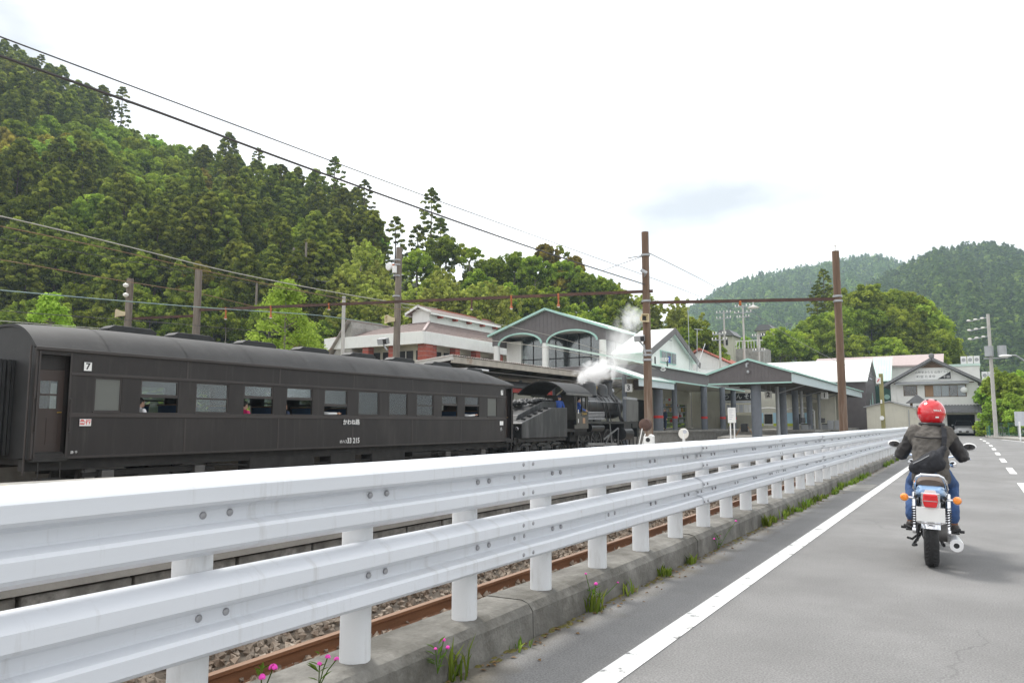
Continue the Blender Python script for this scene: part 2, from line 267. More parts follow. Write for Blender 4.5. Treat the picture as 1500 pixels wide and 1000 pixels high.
def _cracks():
    n = M['asphalt'].node_tree; b = n.nodes["Principled BSDF"]; old = b.inputs['Base Color'].links[0].from_socket
    g = n.nodes.new("ShaderNodeNewGeometry"); w = n.nodes.new("ShaderNodeTexNoise"); w.inputs['Scale'].default_value = 1.6; w.inputs['Detail'].default_value = 6; n.links.new(g.outputs['Position'], w.inputs['Vector'])
    a = n.nodes.new("ShaderNodeMix"); a.data_type = 'RGBA'; a.blend_type = 'LINEAR_LIGHT'; a.inputs[0].default_value = .35; n.links.new(g.outputs['Position'], a.inputs[6]); n.links.new(w.outputs['Color'], a.inputs[7])
    v = n.nodes.new("ShaderNodeTexVoronoi"); v.feature = 'DISTANCE_TO_EDGE'; v.inputs['Scale'].default_value = .42; n.links.new(a.outputs[2], v.inputs['Vector'])
    t = n.nodes.new("ShaderNodeMapRange"); t.inputs['From Min'].default_value = .0015; t.inputs['From Max'].default_value = .0045; t.inputs['To Min'].default_value = 1; t.inputs['To Max'].default_value = 0; n.links.new(v.outputs['Distance'], t.inputs[0])
    k = n.nodes.new("ShaderNodeTexNoise"); k.inputs['Scale'].default_value = .35; n.links.new(g.outputs['Position'], k.inputs['Vector']); kr = n.nodes.new("ShaderNodeMapRange"); kr.inputs['From Min'].default_value = .50; kr.inputs['From Max'].default_value = .60; kr.inputs['To Max'].default_value = .4; n.links.new(k.outputs['Fac'], kr.inputs[0])
    mu = n.nodes.new("ShaderNodeMath"); mu.operation = 'MULTIPLY'; n.links.new(t.outputs[0], mu.inputs[0]); n.links.new(kr.outputs[0], mu.inputs[1])
    m = n.nodes.new("ShaderNodeMix"); m.data_type = 'RGBA'; n.links.new(mu.outputs[0], m.inputs[0]); n.links.new(old, m.inputs[6]); m.inputs[7].default_value = (.05, .05, .05, 1)
    # wheel paths polished a little darker
    sx = n.nodes.new("ShaderNodeSeparateXYZ"); n.links.new(g.outputs['Position'], sx.inputs[0]); wv = n.nodes.new("ShaderNodeMath"); wv.operation = 'PINGPONG'; wv.inputs[1].default_value = .62; ad = n.nodes.new("ShaderNodeMath"); ad.operation = 'ADD'; ad.inputs[1].default_value = 20 * .62 + .40; n.links.new(sx.outputs[0], ad.inputs[0]); n.links.new(ad.outputs[0], wv.inputs[0])
    wr = n.nodes.new("ShaderNodeMapRange"); wr.interpolation_type = 'SMOOTHSTEP'; wr.inputs['From Min'].default_value = .25; wr.inputs['From Max'].default_value = .60; wr.inputs['To Max'].default_value = .07; n.links.new(wv.outputs[0], wr.inputs[0])
    m2 = n.nodes.new("ShaderNodeMix"); m2.data_type = 'RGBA'; n.links.new(wr.outputs[0], m2.inputs[0]); n.links.new(m.outputs[2], m2.inputs[6]); m2.inputs[7].default_value = (.09, .088, .086, 1); n.links.new(m2.outputs[2], b.inputs['Base Color'])
_cracks()

# ------------------------------------------------------------------ mesh kit
class MB:
    def __init__(s): s.v = []; s.f = []
    def add(s, vs, fs):
        o = len(s.v); s.v += [tuple(float(c) for c in p) for p in vs]; s.f += [tuple(i + o for i in q) for q in fs]; return s
    def box(s, x0, x1, y0, y1, z0, z1):
        return s.add([(x0, y0, z0), (x1, y0, z0), (x1, y1, z0), (x0, y1, z0), (x0, y0, z1), (x1, y0, z1), (x1, y1, z1), (x0, y1, z1)],
                     [(0, 3, 2, 1), (4, 5, 6, 7), (0, 1, 5, 4), (1, 2, 6, 5), (2, 3, 7, 6), (3, 0, 4, 7)])
    def obox(s, c, size, rot=None):
        m = rot or Matrix.Identity(3); hx, hy, hz = size[0] / 2, size[1] / 2, size[2] / 2; c = Vector([float(u_) for u_ in c])
        p = [c + m @ Vector((a * hx, b * hy, d * hz)) for d in (-1, 1) for a, b in ((-1, -1), (1, -1), (1, 1), (-1, 1))]
        return s.add(p, [(0, 3, 2, 1), (4, 5, 6, 7), (0, 1, 5, 4), (1, 2, 6, 5), (2, 3, 7, 6), (3, 0, 4, 7)])
    def bar(s, p0, p1, w, h=None):
        """rectangular bar between two points"""
        p0, p1 = Vector([float(u_) for u_ in p0]), Vector([float(u_) for u_ in p1]); d = p1 - p0; q = d.to_track_quat('Y', 'Z').to_matrix()
        return s.obox((p0 + p1) / 2, (w, d.length, h or w), q)
    def rings(s, rings, caps=True, closed=True):
        n = len(rings[0]); o = len(s.v)
        for r in rings: s.v += [tuple(float(c) for c in p) for p in r]
        for i in range(len(rings) - 1):
            for j in range(n if closed else n - 1):
                k = (j + 1) % n; s.f.append((o + i * n + j, o + i * n + k, o + (i + 1) * n + k, o + (i + 1) * n + j))
        if caps:
            s.f.append(tuple(o + j for j in reversed(range(n)))); s.f.append(tuple(o + (len(rings) - 1) * n + j for j in range(n)))
        return s
    def cyl(s, p0, p1, r0, r1=None, n=12, caps=True):
        return s.tube([p0, p1], [r0, r0 if r1 is None else r1], n, caps)
    def tube(s, pts, r, n=8, caps=True, sq=1.0):
        pts = [Vector([float(u_) for u_ in p]) for p in pts]; rs = [float(u_) for u_ in r] if isinstance(r, (list, tuple)) else [float(r)] * len(pts)
        rings = []; u = None
        for i, p in enumerate(pts):
            d = (pts[min(i + 1, len(pts) - 1)] - pts[max(i - 1, 0)]).normalized()
            if u is None:
                u = d.orthogonal().normalized()
            u = (u - d * u.dot(d))
            u = u.normalized() if u.length > 1e-6 else d.orthogonal().normalized()
            w = d.cross(u)
            rings.append([p + rs[i] * (math.cos(2 * math.pi * k / n) * u + sq * math.sin(2 * math.pi * k / n) * w) for k in range(n)])
        return s.rings(rings, caps)
    def lathe(s, prof, c=(0, 0, 0), axis='z', n=20, caps=True):
        c = Vector([float(q) for q in c]); rings = []
        for r, h in prof:
            ring = []
            for k in range(n):
                a = 2 * math.pi * k / n; x, y = r * math.cos(a), r * math.sin(a)
                ring.append(c + (Vector((x, y, h)) if axis == 'z' else Vector((h, x, y)) if axis == 'x' else Vector((y, h, x))))
            rings.append(ring)
        return s.rings(rings, caps)
    def ell(s, c, rad, n=14, m=9, rot=None):
        c = Vector([float(u_) for u_ in c]); q = rot or Matrix.Identity(3); rings = []
        for i in range(m + 1):
            t = math.pi * (0.02 + 0.96 * i / m)
            rings.append([c + q @ Vector((rad[0] * math.sin(t) * math.cos(2 * math.pi * k / n), rad[1] * math.sin(t) * math.sin(2 * math.pi * k / n), -rad[2] * math.cos(t))) for k in range(n)])
        return s.rings(rings, True)
    def caps(s, p0, p1, r0, r1=None, n=12):
        """capsule (for bodies)"""
        r1 = r0 if r1 is None else r1; p0, p1 = Vector(p0), Vector(p1); d = (p1 - p0).normalized() if (p1 - p0).length > 1e-6 else Vector((0, 0, 1))
        pts, rs = [], []
        for a in (-85, -60, -30): pts.append(p0 + d * r0 * math.sin(R(a))); rs.append(r0 * math.cos(R(a)))
        pts += [p0, p1]; rs += [r0, r1]
        for a in (30, 60, 85): pts.append(p1 + d * r1 * math.sin(R(a))); rs.append(r1 * math.cos(R(a)))
        return s.tube(pts, rs, n)
    def prism(s, poly, axis, a, b):
        """polygon given in the two other axes (in x,y,z order) extruded along axis from a to b"""
        def P(q, t): return (t, q[0], q[1]) if axis == 'x' else (q[0], t, q[1]) if axis == 'y' else (q[0], q[1], t)
        n = len(poly)
        return s.add([P(q, a) for q in poly] + [P(q, b) for q in poly],
                     [tuple(range(n))[::-1], tuple(range(n, 2 * n))] + [(i, (i + 1) % n, n + (i + 1) % n, n + i) for i in range(n)])
    def wall(s, axis, c0, c1, a0, a1, z0, z1, holes):
        """wall slab perpendicular to axis with rectangular openings (a0,a1,z0,z1)"""
        A = sorted({a0, a1, *[h[0] for h in holes], *[h[1] for h in holes]}); Z = sorted({z0, z1, *[h[2] for h in holes], *[h[3] for h in holes]})
        A = [a for a in A if a0 <= a <= a1]; Z = [z for z in Z if z0 <= z <= z1]
        def solid(i, j):
            if i < 0 or j < 0 or i >= len(A) - 1 or j >= len(Z) - 1: return False
            ca, cz = (A[i] + A[i + 1]) / 2, (Z[j] + Z[j + 1]) / 2
            return not any(h[0] < ca < h[1] and h[2] < cz < h[3] for h in holes)
        def P(c, a, z): return (c, a, z) if axis == 'x' else (a, c, z)
        for i in range(len(A) - 1):
            for j in range(len(Z) - 1):
                if not solid(i, j): continue
                p = [(A[i], Z[j]), (A[i + 1], Z[j]), (A[i + 1], Z[j + 1]), (A[i], Z[j + 1])]
                s.add([P(c0, *q) for q in p], [(0, 3, 2, 1)]); s.add([P(c1, *q) for q in p], [(0, 1, 2, 3)])
                for (di, dj, e) in ((-1, 0, (0, 3)), (1, 0, (1, 2)), (0, -1, (0, 1)), (0, 1, (3, 2))):
                    if not solid(i + di, j + dj):
                        q, r = p[e[0]], p[e[1]]; s.add([P(c0, *q), P(c0, *r), P(c1, *r), P(c1, *q)], [(0, 1, 2, 3)])
        return s
OFF = {}
def mesh_from(name, v, f, smooth=False, fix=True):
    me = bpy.data.meshes.new(name); me.from_pydata(v, [], f); me.update()
    if fix:
        bm = bmesh.new(); bm.from_mesh(me); bmesh.ops.recalc_face_normals(bm, faces=bm.faces); bm.to_mesh(me); bm.free()
    if smooth: me.polygons.foreach_set('use_smooth', [True] * len(me.polygons))
    return me
def tag(o, label=None, cat=None, group=None, kind=None):
    if label: o['label'] = label
    if cat: o['category'] = cat
    if group: o['group'] = group
    if kind: o['kind'] = kind
    return o
def thing(name, label, cat, loc, group=None, rz=0.0, kind=None):
    o = bpy.data.objects.new(name, None); COL.objects.link(o); o.empty_display_size = 0.2
    o.location = Vector([float(c) for c in loc]); o.rotation_euler = (0, 0, rz); OFF[o.name] = Vector(o.location) if rz == 0 else Vector((0, 0, 0))
    return tag(o, label, cat, group, kind)
def part(root, name, mb, mat, smooth=False, bev=0.0, label=None, kind=None, local=False, auto=35):
    """mesh child; coordinates are world coordinates unless local (or the root is turned)"""
    off = Vector((0, 0, 0)) if local else OFF[root.name]
    me = mesh_from(name, [(p[0] - off.x, p[1] - off.y, p[2] - off.z) for p in mb.v], mb.f, smooth)
    me.materials.append(M[mat] if isinstance(mat, str) else mat)
    if smooth and auto: me.set_sharp_from_angle(angle=R(auto))
    o = bpy.data.objects.new(name, me); COL.objects.link(o); o.parent = root; OFF[o.name] = Vector((0, 0, 0)) if local else off
    if local: OFF[o.name] = OFF[root.name]
    if bev:
        b = o.modifiers.new('bevel', 'BEVEL'); b.width = bev; b.segments = 2; b.limit_method = 'ANGLE'
    return tag(o, label, None, None, kind)
def solo(name, mb, mat, label=None, cat=None, group=None, kind=None, smooth=False, bev=0.0, auto=35):
    """a top-level thing that is one mesh; its origin is put at its base"""
    a = np.array(mb.v); c = Vector(((a[:, 0].min() + a[:, 0].max()) / 2, (a[:, 1].min() + a[:, 1].max()) / 2, a[:, 2].min()))
    me = mesh_from(name, [tuple(Vector(p) - c) for p in mb.v], mb.f, smooth); me.materials.append(M[mat])
    if smooth and auto: me.set_sharp_from_angle(angle=R(auto))
    o = bpy.data.objects.new(name, me); COL.objects.link(o); o.location = c; OFF[o.name] = c
    if bev:
        b = o.modifiers.new('bevel', 'BEVEL'); b.width = bev; b.segments = 2; b.limit_method = 'ANGLE'
    return tag(o, label, cat, group, kind)
def put(root, name, me, loc, rot=(0, 0, 0), scale=(1, 1, 1), kind=None):
    """another part that shares mesh data; loc in world coordinates (root not turned)"""
    o = bpy.data.objects.new(name, me); COL.objects.link(o); o.parent = root
    if root: o.location = Vector([float(c) for c in loc]) - OFF[root.name]
    else: o.location = loc
    o.rotation_euler = rot; o.scale = scale; OFF[o.name] = Vector((0, 0, 0))
    return tag(o, kind=kind)
def copy_tree(o, parent=None):
    c = o.copy(); COL.objects.link(c); c.parent = parent
    for ch in list(o.children): copy_tree(ch, c)
    return c
def fuse(o, voxel, smooth=4):
    """union of overlapping closed volumes into one continuous skin"""
    r = o.modifiers.new('fuse', 'REMESH'); r.mode = 'VOXEL'; r.voxel_size = voxel; r.use_smooth_shade = True
    s = o.modifiers.new('smooth', 'SMOOTH'); s.iterations = smooth; s.factor = 0.6
def text(root, name, body, size, loc, normal, mat, thick=0.004, up=(0, 0, 1), squash=1.0, extra=0.0):
    """lettering as thin raised shapes; loc = centre in world coordinates, facing along normal"""
    cu = bpy.data.curves.new(name, 'FONT'); cu.body = body; cu.size = size; cu.align_x = 'CENTER'; cu.align_y = 'CENTER'; cu.extrude = thick; cu.offset = extra; cu.resolution_u = 3
    t = bpy.data.objects.new(name, cu); me = bpy.data.meshes.new_from_object(t); bpy.data.objects.remove(t); bpy.data.curves.remove(cu)
    n = Vector(normal).normalized(); u = Vector(up); x = u.cross(n).normalized(); y = n.cross(x)
    m = Matrix((x, y, n)).transposed()
    c = Vector([float(q) for q in loc]) - OFF[root.name]
    for v in me.vertices: v.co = c + m @ Vector((v.co.x * squash, v.co.y, v.co.z))
    me.materials.clear(); me.materials.append(M[mat]); me.name = name
    o = bpy.data.objects.new(name, me); COL.objects.link(o); o.parent = root; OFF[o.name] = OFF[root.name]
    return o
def np_leaves(pos, nrm, size, tone, name, mat, aspect=0.6, extra=None):
    """many small leaf-shaped quads -> one mesh with a per-leaf 'tone'"""
    n = len(pos); r = rng.normal(size=(n, 3)); t = r - nrm * (r * nrm).sum(1)[:, None]
    t /= np.linalg.norm(t, axis=1)[:, None] + 1e-9; b = np.cross(nrm, t); s = np.asarray(size).reshape(-1, 1) * np.ones((n, 1))
    v = np.stack([pos - t * s, pos + b * s * aspect + nrm * s * .12, pos + t * s, pos - b * s * aspect + nrm * s * .12], 1).reshape(-1, 3)
    me = bpy.data.meshes.new(name); me.vertices.add(4 * n); me.vertices.foreach_set('co', v.astype(np.float32).ravel())
    me.loops.add(4 * n); me.loops.foreach_set('vertex_index', np.arange(4 * n, dtype=np.int32))
    me.polygons.add(n); me.polygons.foreach_set('loop_start', np.arange(0, 4 * n, 4, dtype=np.int32)); me.polygons.foreach_set('loop_total', np.full(n, 4, np.int32))
    me.update(calc_edges=True)
    at = me.attributes.new('tone', 'FLOAT', 'POINT'); at.data.foreach_set('value', np.repeat(np.clip(tone, 0, 1), 4).astype(np.float32))
    me.materials.append(M[mat]); return me
def unit(n):
    d = rng.normal(size=(n, 3)); return d / (np.linalg.norm(d, axis=1)[:, None] + 1e-9)

# ================================================================== THE SETTING
def sheet(name, pts, z, mat, kind='structure', res=None):
    mb = MB(); mb.add([(x, y, z) for x, y in pts], [tuple(range(len(pts)))])
    return solo(name, mb, mat, kind=kind)
sheet('ground', [(-4000, -200), (4000, -200), (4000, 6000), (-4000, 6000)], -0.80, 'soil')
# land on the road side, a slab whose top lies just under the road
mb = MB(); mb.box(-2.57, 90, -30, 105, -0.79, -0.03); solo('roadside_land', mb, 'soil', kind='structure')
road_pts = [(-2.262, -20), (3.35, -20), (3.35, 52), (3.05, 62), (1.9, 69), (0.9, 75), (0.9, 85.9), (-10.2, 85.9), (-10.2, 62.2), (-8, 54), (-2.9, 44), (-2.262, 40)]
sheet('road', road_pts, 0.0, 'asphalt')
def strip(name, pts, w, z, mat):
    mb = MB(); L = []; Rr = []
    for i, p in enumerate(pts):
        p = Vector((p[0], p[1], 0)); a = Vector((*pts[max(i - 1, 0)], 0)); b = Vector((*pts[min(i + 1, len(pts) - 1)], 0)); d = (b - a).normalized(); n = Vector((-d.y, d.x, 0))
        L.append(p + n * w / 2); Rr.append(p - n * w / 2)
    vs = [(q.x, q.y, z) for q in L] + [(q.x, q.y, z) for q in Rr]; n = len(pts)
    mb.add(vs, [(i, n + i, n + i + 1, i + 1) for i in range(n - 1)])
    return solo(name, mb, mat, kind='structure')
strip('edge_line', [(-1.615, -6), (-1.60, 20), (-1.58, 40), (-1.62, 48), (-1.9, 56)], 0.145, 0.004, 'road_paint')
strip('edge_line', [(3.05, -6), (3.05, 52), (2.8, 60), (1.75, 67.5)], 0.15, 0.004, 'road_paint')
y = -3.0
for k in range(12):
    strip('centre_dash', [(0.79 - 0.0006 * max(0, y - 45) ** 2, y), (0.79 - 0.0006 * max(0, y - 42) ** 2, y + 3.0)], 0.15, 0.004, 'road_paint'); y += 6.35
strip('shoulder_patch', [(-1.99, 15.2), (-1.99, 17.0)], 0.55, 0.004, 'concrete')     # a lighter repaired rectangle by the kerb
# pavement along the right side
mb = MB(); mb.prism([(3.36, -20), (5.2, -20), (5.2, 58), (4.9, 68), (3.2, 74.5), (3.0, 86), (0.92, 86), (0.92, 75.1), (1.92, 69.1), (3.07, 62.1), (3.36, 52)], 'z', -0.02, 0.13)
solo('pavement', mb, 'concrete', kind='structure', bev=0.02)

# ---- kerb of cast concrete lengths, each a piece of its own
kerb = thing('kerb', None, None, (-2.5, 15, 0), kind='structure')
kprof = [(-2.61, -0.68), (-2.255, -0.68), (-2.268, 0.15), (-2.30, 0.192), (-2.345, 0.205), (-2.59, 0.202), (-2.61, 0.18)]
y = -2.0
while y < 41:
    L = random.choice((2.96, 3.0, 3.1)); n = 10; mb = MB(); rr = []
    dx, dz = random.uniform(-.006, .006), random.uniform(-.005, .006)
    for i in range(n + 1):
        rr.append([(a + dx + random.uniform(-.004, .004), y + (L - 0.014) * i / n, b + dz + random.uniform(-.004, .003)) for a, b in kprof])
    mb.rings(rr); part(kerb, 'kerb_stone', mb, 'kerb'); y += L

# ---- guardrail: two corrugated beams on steel posts
SP = 0.848; Y0P = 2.60
guard = thing('guardrail', 'white double beam steel guardrail on round posts beside the road', 'guardrail', (-2.4, 16, 0.2))
wprof = [(-.092, .170), (-.070, .176), (-.030, .160), (.006, .135), (.016, .120), (.016, .062), (.006, .048), (-.040, .032), (-.046, .022), (-.046, -.022), (-.040, -.032), (.006, -.048), (.016, -.062), (.016, -.120), (.006, -.135), (-.030, -.152), (-.070, -.166), (-.088, -.160)]
wprof = [(a, b * .84) for a, b in wprof]
def beam_mesh(L):
    mb = MB(); rr = []; n = max(2, int(L / 0.28))
    for i in range(n + 1):
        t = i / n; w = 0.0035 * math.sin(9 * t + L * 3)
        w *= math.sin(math.pi * t)
        rr.append([(a + w, L * t, b + w * .6) for a, b in wprof] + [(a + w - .0035, L * t, b + w * .6) for a, b in reversed(wprof)])
    mb.rings(rr, caps=False)
    me = mesh_from('rail_beam', mb.v, mb.f, True); me.materials.append(M['guard_white']); me.set_sharp_from_angle(angle=R(28)); return me
mbb = MB(); mbb.lathe([(.0, -.001), (.0135, -.001), (.0135, .005), (.010, .009), (.003, .010)], axis='x', n=10); bolt = mesh_from('bolt', mbb.v, mbb.f, True); bolt.materials.append(M['bolt_grey'])
mbp = MB(); mbp.lathe([(.069, 0), (.069, .80), (.066, .815), (.03, .82)], n=24); post_me = mesh_from('post', mbp.v, mbp.f, True); post_me.materials.append(M['post_white']); post_me.set_sharp_from_angle(angle=R(40))
NP = 40; first = -4
for k in range(first, NP):
    put(guard, 'post', post_me, (-2.405, Y0P + SP * k, 0.195), rot=(random.uniform(-.008, .008), random.uniform(-.008, .008), random.uniform(0, 6)))
BX = -2.245
sec = SP * 4; bm4 = beam_mesh(sec + 0.16)
zs = ((0.929, 'upper'), (0.586, 'lower'))
splice_y = Y0P + SP * 1.45
k = -2
while True:
    ya = splice_y + sec * (k)
    if ya > Y0P + SP * (NP - 1) + .1: break
    for zc, nm in zs:
        b = put(guard, 'rail_beam', bm4, (BX + (0.004 if k % 2 else 0.0), ya - .08, zc + random.uniform(-.003, .003)))
        OFF[b.name] = OFF[guard.name] + b.location
        o = BX + (0.004 if k % 2 else 0.0)
        for q in range(first, NP):                       # a pair of bolts at each post
            yy = Y0P + SP * q
            if ya <= yy < ya + sec and -1.5 < yy < 24:
                for d in (-.055, .055): put(b, 'bolt', bolt, (o - .046 + .001, yy + d, zc + .004))
        if -1 < ya < 16:
            for d in (-.055, .055):                      # splice bolts in rows
                for zz, xo in ((.082, .016), (.004, -.046), (-.082, .016)): put(b, 'bolt', bolt, (o + xo + .001, ya + d, zc + zz), scale=(.8, .9, .9))
    k += 1
# dark weathering line caught under the upper fold
# rounded end piece of the rail
mb = MB(); ye = Y0P + SP * (NP - 1) + .5
for zc, nm in zs:
    mb2 = MB(); rr = []
    for i in range(9):
        a = math.pi * i / 8; rr.append([(BX - .10 + (.10 + p) * math.cos(a), ye + (.10 + p) * math.sin(a) * 1.4, zc + q) for p, q in wprof] + [(BX - .10 + (.097 + p) * math.cos(a), ye + (.097 + p) * math.sin(a) * 1.4, zc + q) for p, q in reversed(wprof)])
    mb2.rings(rr, caps=False); part(guard, 'end_wing', mb2, 'guard_white', smooth=True)

# ---- near track beside the road, ballast, and the wide platform behind it
RZ = -0.50
sheet('track_bed', [(-2.56, -15), (-2.56, 60), (-40, 60), (-40, -15)], -0.66, 'ballast_bed')
def rail(root, X, y0, y1):
    p = [(-.055, -.15), (.055, -.15), (.055, -.138), (.012, -.118), (.012, -.04), (.032, -.028), (.032, -.004), (-.032, -.004), (-.032, -.028), (-.012, -.04), (-.012, -.118), (-.055, -.138)]
    mb = MB(); mb.prism([(X + a, RZ + b) for a, b in p], 'y', y0, y1); r = part(root, 'rail', mb, 'rail_rust')
    mb = MB(); mb.box(X - .031, X + .031, y0 + .01, y1 - .01, RZ - .0038, RZ); part(r, 'rail_head', mb, 'rail_top')
def track(label, Xc, y0, y1, sleepers=True):
    t = thing('railway_track', label, 'railway track', (Xc, (y0 + y1) / 2, -0.66))
    rail(t, Xc - .5335, y0, y1); rail(t, Xc + .5335, y0, y1)
    mb = MB(); mb.box(-1.05, 1.05, -.10, .10, -.07, .07); sm = mesh_from('sleeper', mb.v, mb.f); sm.materials.append(M['sleeper'])
    yy = y0 + .2
    while yy < y1:
        put(t, 'sleeper', sm, (Xc + random.uniform(-.02, .02), yy, RZ - .215), rot=(0, 0, random.uniform(-.01, .01))); yy += .64
    return t
track('rusty siding track on brown ballast beside the white guardrail', -4.13, -4, 48)
track('main track under the dark passenger carriage and steam locomotive', -18.4, -4, 58)
# ballast stones round the siding rails: beyond counting
def stones(name, n, x0, x1, y0, y1, z, smin, smax):
    base = np.array([(1, 0, 0), (-1, 0, 0), (0, 1, 0), (0, -1, 0), (0, 0, 1), (0, 0, -1)], float); tri = np.array([(0, 2, 4), (2, 1, 4), (1, 3, 4), (3, 0, 4), (2, 0, 5), (1, 2, 5), (3, 1, 5), (0, 3, 5)])
    P = np.column_stack([rng.uniform(x0, x1, n), y0 + (y1 - y0) * rng.uniform(0, 1, n) ** 1.4, z + rng.uniform(-.02, .03, n)])
    sc = rng.uniform(smin, smax, n)
    v = base[None] * sc[:, None, None] * rng.uniform(.6, 1.3, (n, 6, 1)); ax = unit(n); an = rng.uniform(0, 6.28, n)
    c, s = np.cos(an)[:, None, None], np.sin(an)[:, None, None]; k = ax[:, None, :]
    v = v * c + np.cross(np.broadcast_to(k, v.shape), v) * s + k * (v * k).sum(2, keepdims=True) * (1 - c)
    v = (v + P[:, None]).reshape(-1, 3); f = (tri[None] + (np.arange(n) * 6)[:, None, None]).reshape(-1, 3)
    me = bpy.data.meshes.new(name); me.from_pydata(v.tolist(), [], f.tolist()); me.materials.append(M['ballast']); o = bpy.data.objects.new(name, me); COL.objects.link(o); o['kind'] = 'stuff'
    tag(o, 'brown ballast stones filling the siding track', 'ballast'); return o
stones('ballast_stones', 10000, -5.5, -2.64, -1, 20, -.635, .022, .05)

# ---- platform between the siding and the train: stone block face, concrete top
PZ = 0.20
plat = thing('platform', None, None, (-9.5, 16, -0.66), kind='structure')
far_edge = [(-14.9, -6), (-14.66, 6.5), (-13.5, 13.5), (-13.2, 18), (-13.1, 30), (-12.6, 44)]
mb = MB(); mb.prism([(-5.72, -6), (-5.72, 44)] + [p for p in reversed(far_edge)], 'z', -.75, PZ - .12); part(plat, 'platform_core', mb, 'concrete')
mb = MB(); mb.prism([(-5.60, -6), (-5.60, 44)] + [(p[0] - .05, p[1]) for p in reversed(far_edge)], 'z', PZ - .118, PZ); part(plat, 'platform_top', mb, 'concrete')
for seg in range(2):
    for row in range(3):
        yy = -3.0 + (0.4 if row % 2 else 0)
        while seg == 0 and yy < 30:
            L = random.uniform(.62, .98); mb = MB(); h = .245
            z0 = -.74 + row * .278; o = random.uniform(0, .03)
            mb.box(-5.73, -5.655 + o, yy, yy + L - .03, z0, z0 + h)
            part(plat, 'stone_block', mb, 'stone', bev=0.012); yy += L
def offs(pts, d): return [(p[0] + d, p[1]) for p in pts]
o = strip('yellow_line', offs(far_edge, .75), 0.12, PZ + .004, 'yellow_paint')

# ---- station platform on the far side of the train, and ground round the station
SZ = 0.70
mb = MB(); mb.prism([(-20.4, -10), (-20.4, 47.0), (-18.9, 47.6), (-17.0, 61.4), (-10.5, 61.9), (-10.5, 110), (-75, 110), (-75, 64), (-40, 56), (-24.6, 40), (-24.6, -10)], 'z', -.78, SZ - .14); solo('station_platform_body', mb, 'concrete', kind='structure')
mb = MB(); mb.prism([(-20.3, -10), (-20.3, 46.9), (-18.8, 47.5), (-16.9, 61.3), (-10.4, 61.8), (-10.4, 110), (-75, 110), (-75, 64), (-40, 56), (-24.5, 40), (-24.5, -10)], 'z', SZ - .138, SZ); solo('station_platform_top', mb, 'concrete', kind='structure')

# ================================================================== PASSENGER CARRIAGE
CX = -18.4; XN, XF = -17.0, -19.8; CY0, CY1 = 8.35, 27.92; CB, CC, CT = 0.47, 2.88, 3.52
car = thing('passenger_carriage', 'dark brown passenger carriage with a row of sash windows behind the guardrail', 'railway carriage', (CX, 18.1, RZ))
wins = [(9.64, 10.29)] + [(10.76 + 1.505 * i, 11.77 + 1.505 * i) for i in range(10)] + [(25.93, 26.66)]
WZ0, WZ1 = 1.50, 2.28
opens = {1: .36, 3: .42, 4: .42, 5: .26, 9: .40, 10: .40}
holes = [(a, b, WZ0, WZ1) for a, b in wins] + [(8.45, 9.07, 0.58, 2.72), (27.34, 27.80, 0.58, 2.72)]
for X0, X1 in ((XN - .07, XN), (XF, XF + .07)):
    mb = MB(); mb.wall('x', X0, X1, CY0, CY1, CB, CC, holes); part(car, 'side_wall', mb, 'carriage_brown')
# belt rails, letterboard bead and gutter on the near side and far side
for X, s in ((XN, 1), (XF, -1)):
    for z0, z1, d in ((1.375, 1.475, .022), (2.30, 2.365, .020)):
        mb = MB(); mb.box(min(X, X + s * d), max(X, X + s * d), 9.10, 27.31, z0, z1); part(car, 'belt_rail', mb, 'carriage_trim', bev=.006)
    mb = MB(); mb.box(min(X, X + s * .05), max(X, X + s * .05), CY0 - .02, CY1 + .02, CC - .075, CC - .0); part(car, 'gutter', mb, 'carriage_trim', bev=.01)
    for yj in (CY0 + .02, 8.43, 9.09, 27.32, 27.82): 
        mb = MB(); mb.box(min(X, X + s * .014), max(X, X + s * .014), yj - .018, yj + .018, CB + .02, CC - .09); part(car, 'corner_strip', mb, 'carriage_trim')
    mb = MB(); mb.box(min(X, X + s * .012), max(X, X + s * .012), 9.12, 27.3, CB + .0, CB + .05); part(car, 'sill_strip', mb, 'carriage_trim')
# rivet row along the upper belt, one joined strip (too small to pick apart)
mb = MB()
yy = 9.2
while yy < 27.2: mb.box(XN + .020, XN + .0245, yy, yy + .018, 2.326, 2.344); yy += .085
part(car, 'rivets', mb, 'carriage_trim', kind='stuff')
# windows
for i, (a, b) in enumerate(wins):
    fr = i in (0, 11)
    for X, s in ((XN, 1), (XF, -1)):
        near = s > 0
        mb = MB(); e = .035; xa, xb = sorted((X - s * .055, X - s * .012))
        op = opens.get(i, 0) if near else random.choice((0, 0, .3))
        zm = WZ0 + op if op else (WZ0 + WZ1) / 2 - .02
        zb = WZ0 if not op else zm
        mb.box(xa, xb, a, a + e, zb, WZ1); mb.box(xa, xb, b - e, b, zb, WZ1); mb.box(xa, xb, a + e, b - e, WZ1 - e, WZ1); mb.box(xa, xb, a + e, b - e, zb, zb + (.075 if op else e))
        if not op and not fr and i % 3 == 2: mb.box(xa, xb, a + e, b - e, zm - .02, zm + .02)
        w = part(car, 'window', mb, 'carriage_trim')
        mb = MB(); xm = (xa + xb) / 2; mb.box(xm - .003, xm + .003, a + e, b - e, zb + e, WZ1 - e)
        if not op and not fr and i % 3 == 2:
            mb = MB(); mb.box(xm - .003, xm + .003, a + e, b - e, zb + e, zm - .02); part(w, 'pane', mb, 'window_glass')
            mb = MB(); mb.box(xm - .003, xm + .003, a + e, b - e, zm + .02, WZ1 - e)
        part(w, 'pane', mb, 'frosted_glass' if fr else 'window_glass')
        if near:
            mb = MB(); mb.box(X, X + .03, a - .02, b + .02, WZ0 - .024, WZ0 - .001); part(w, 'sill', mb, 'carriage_trim')
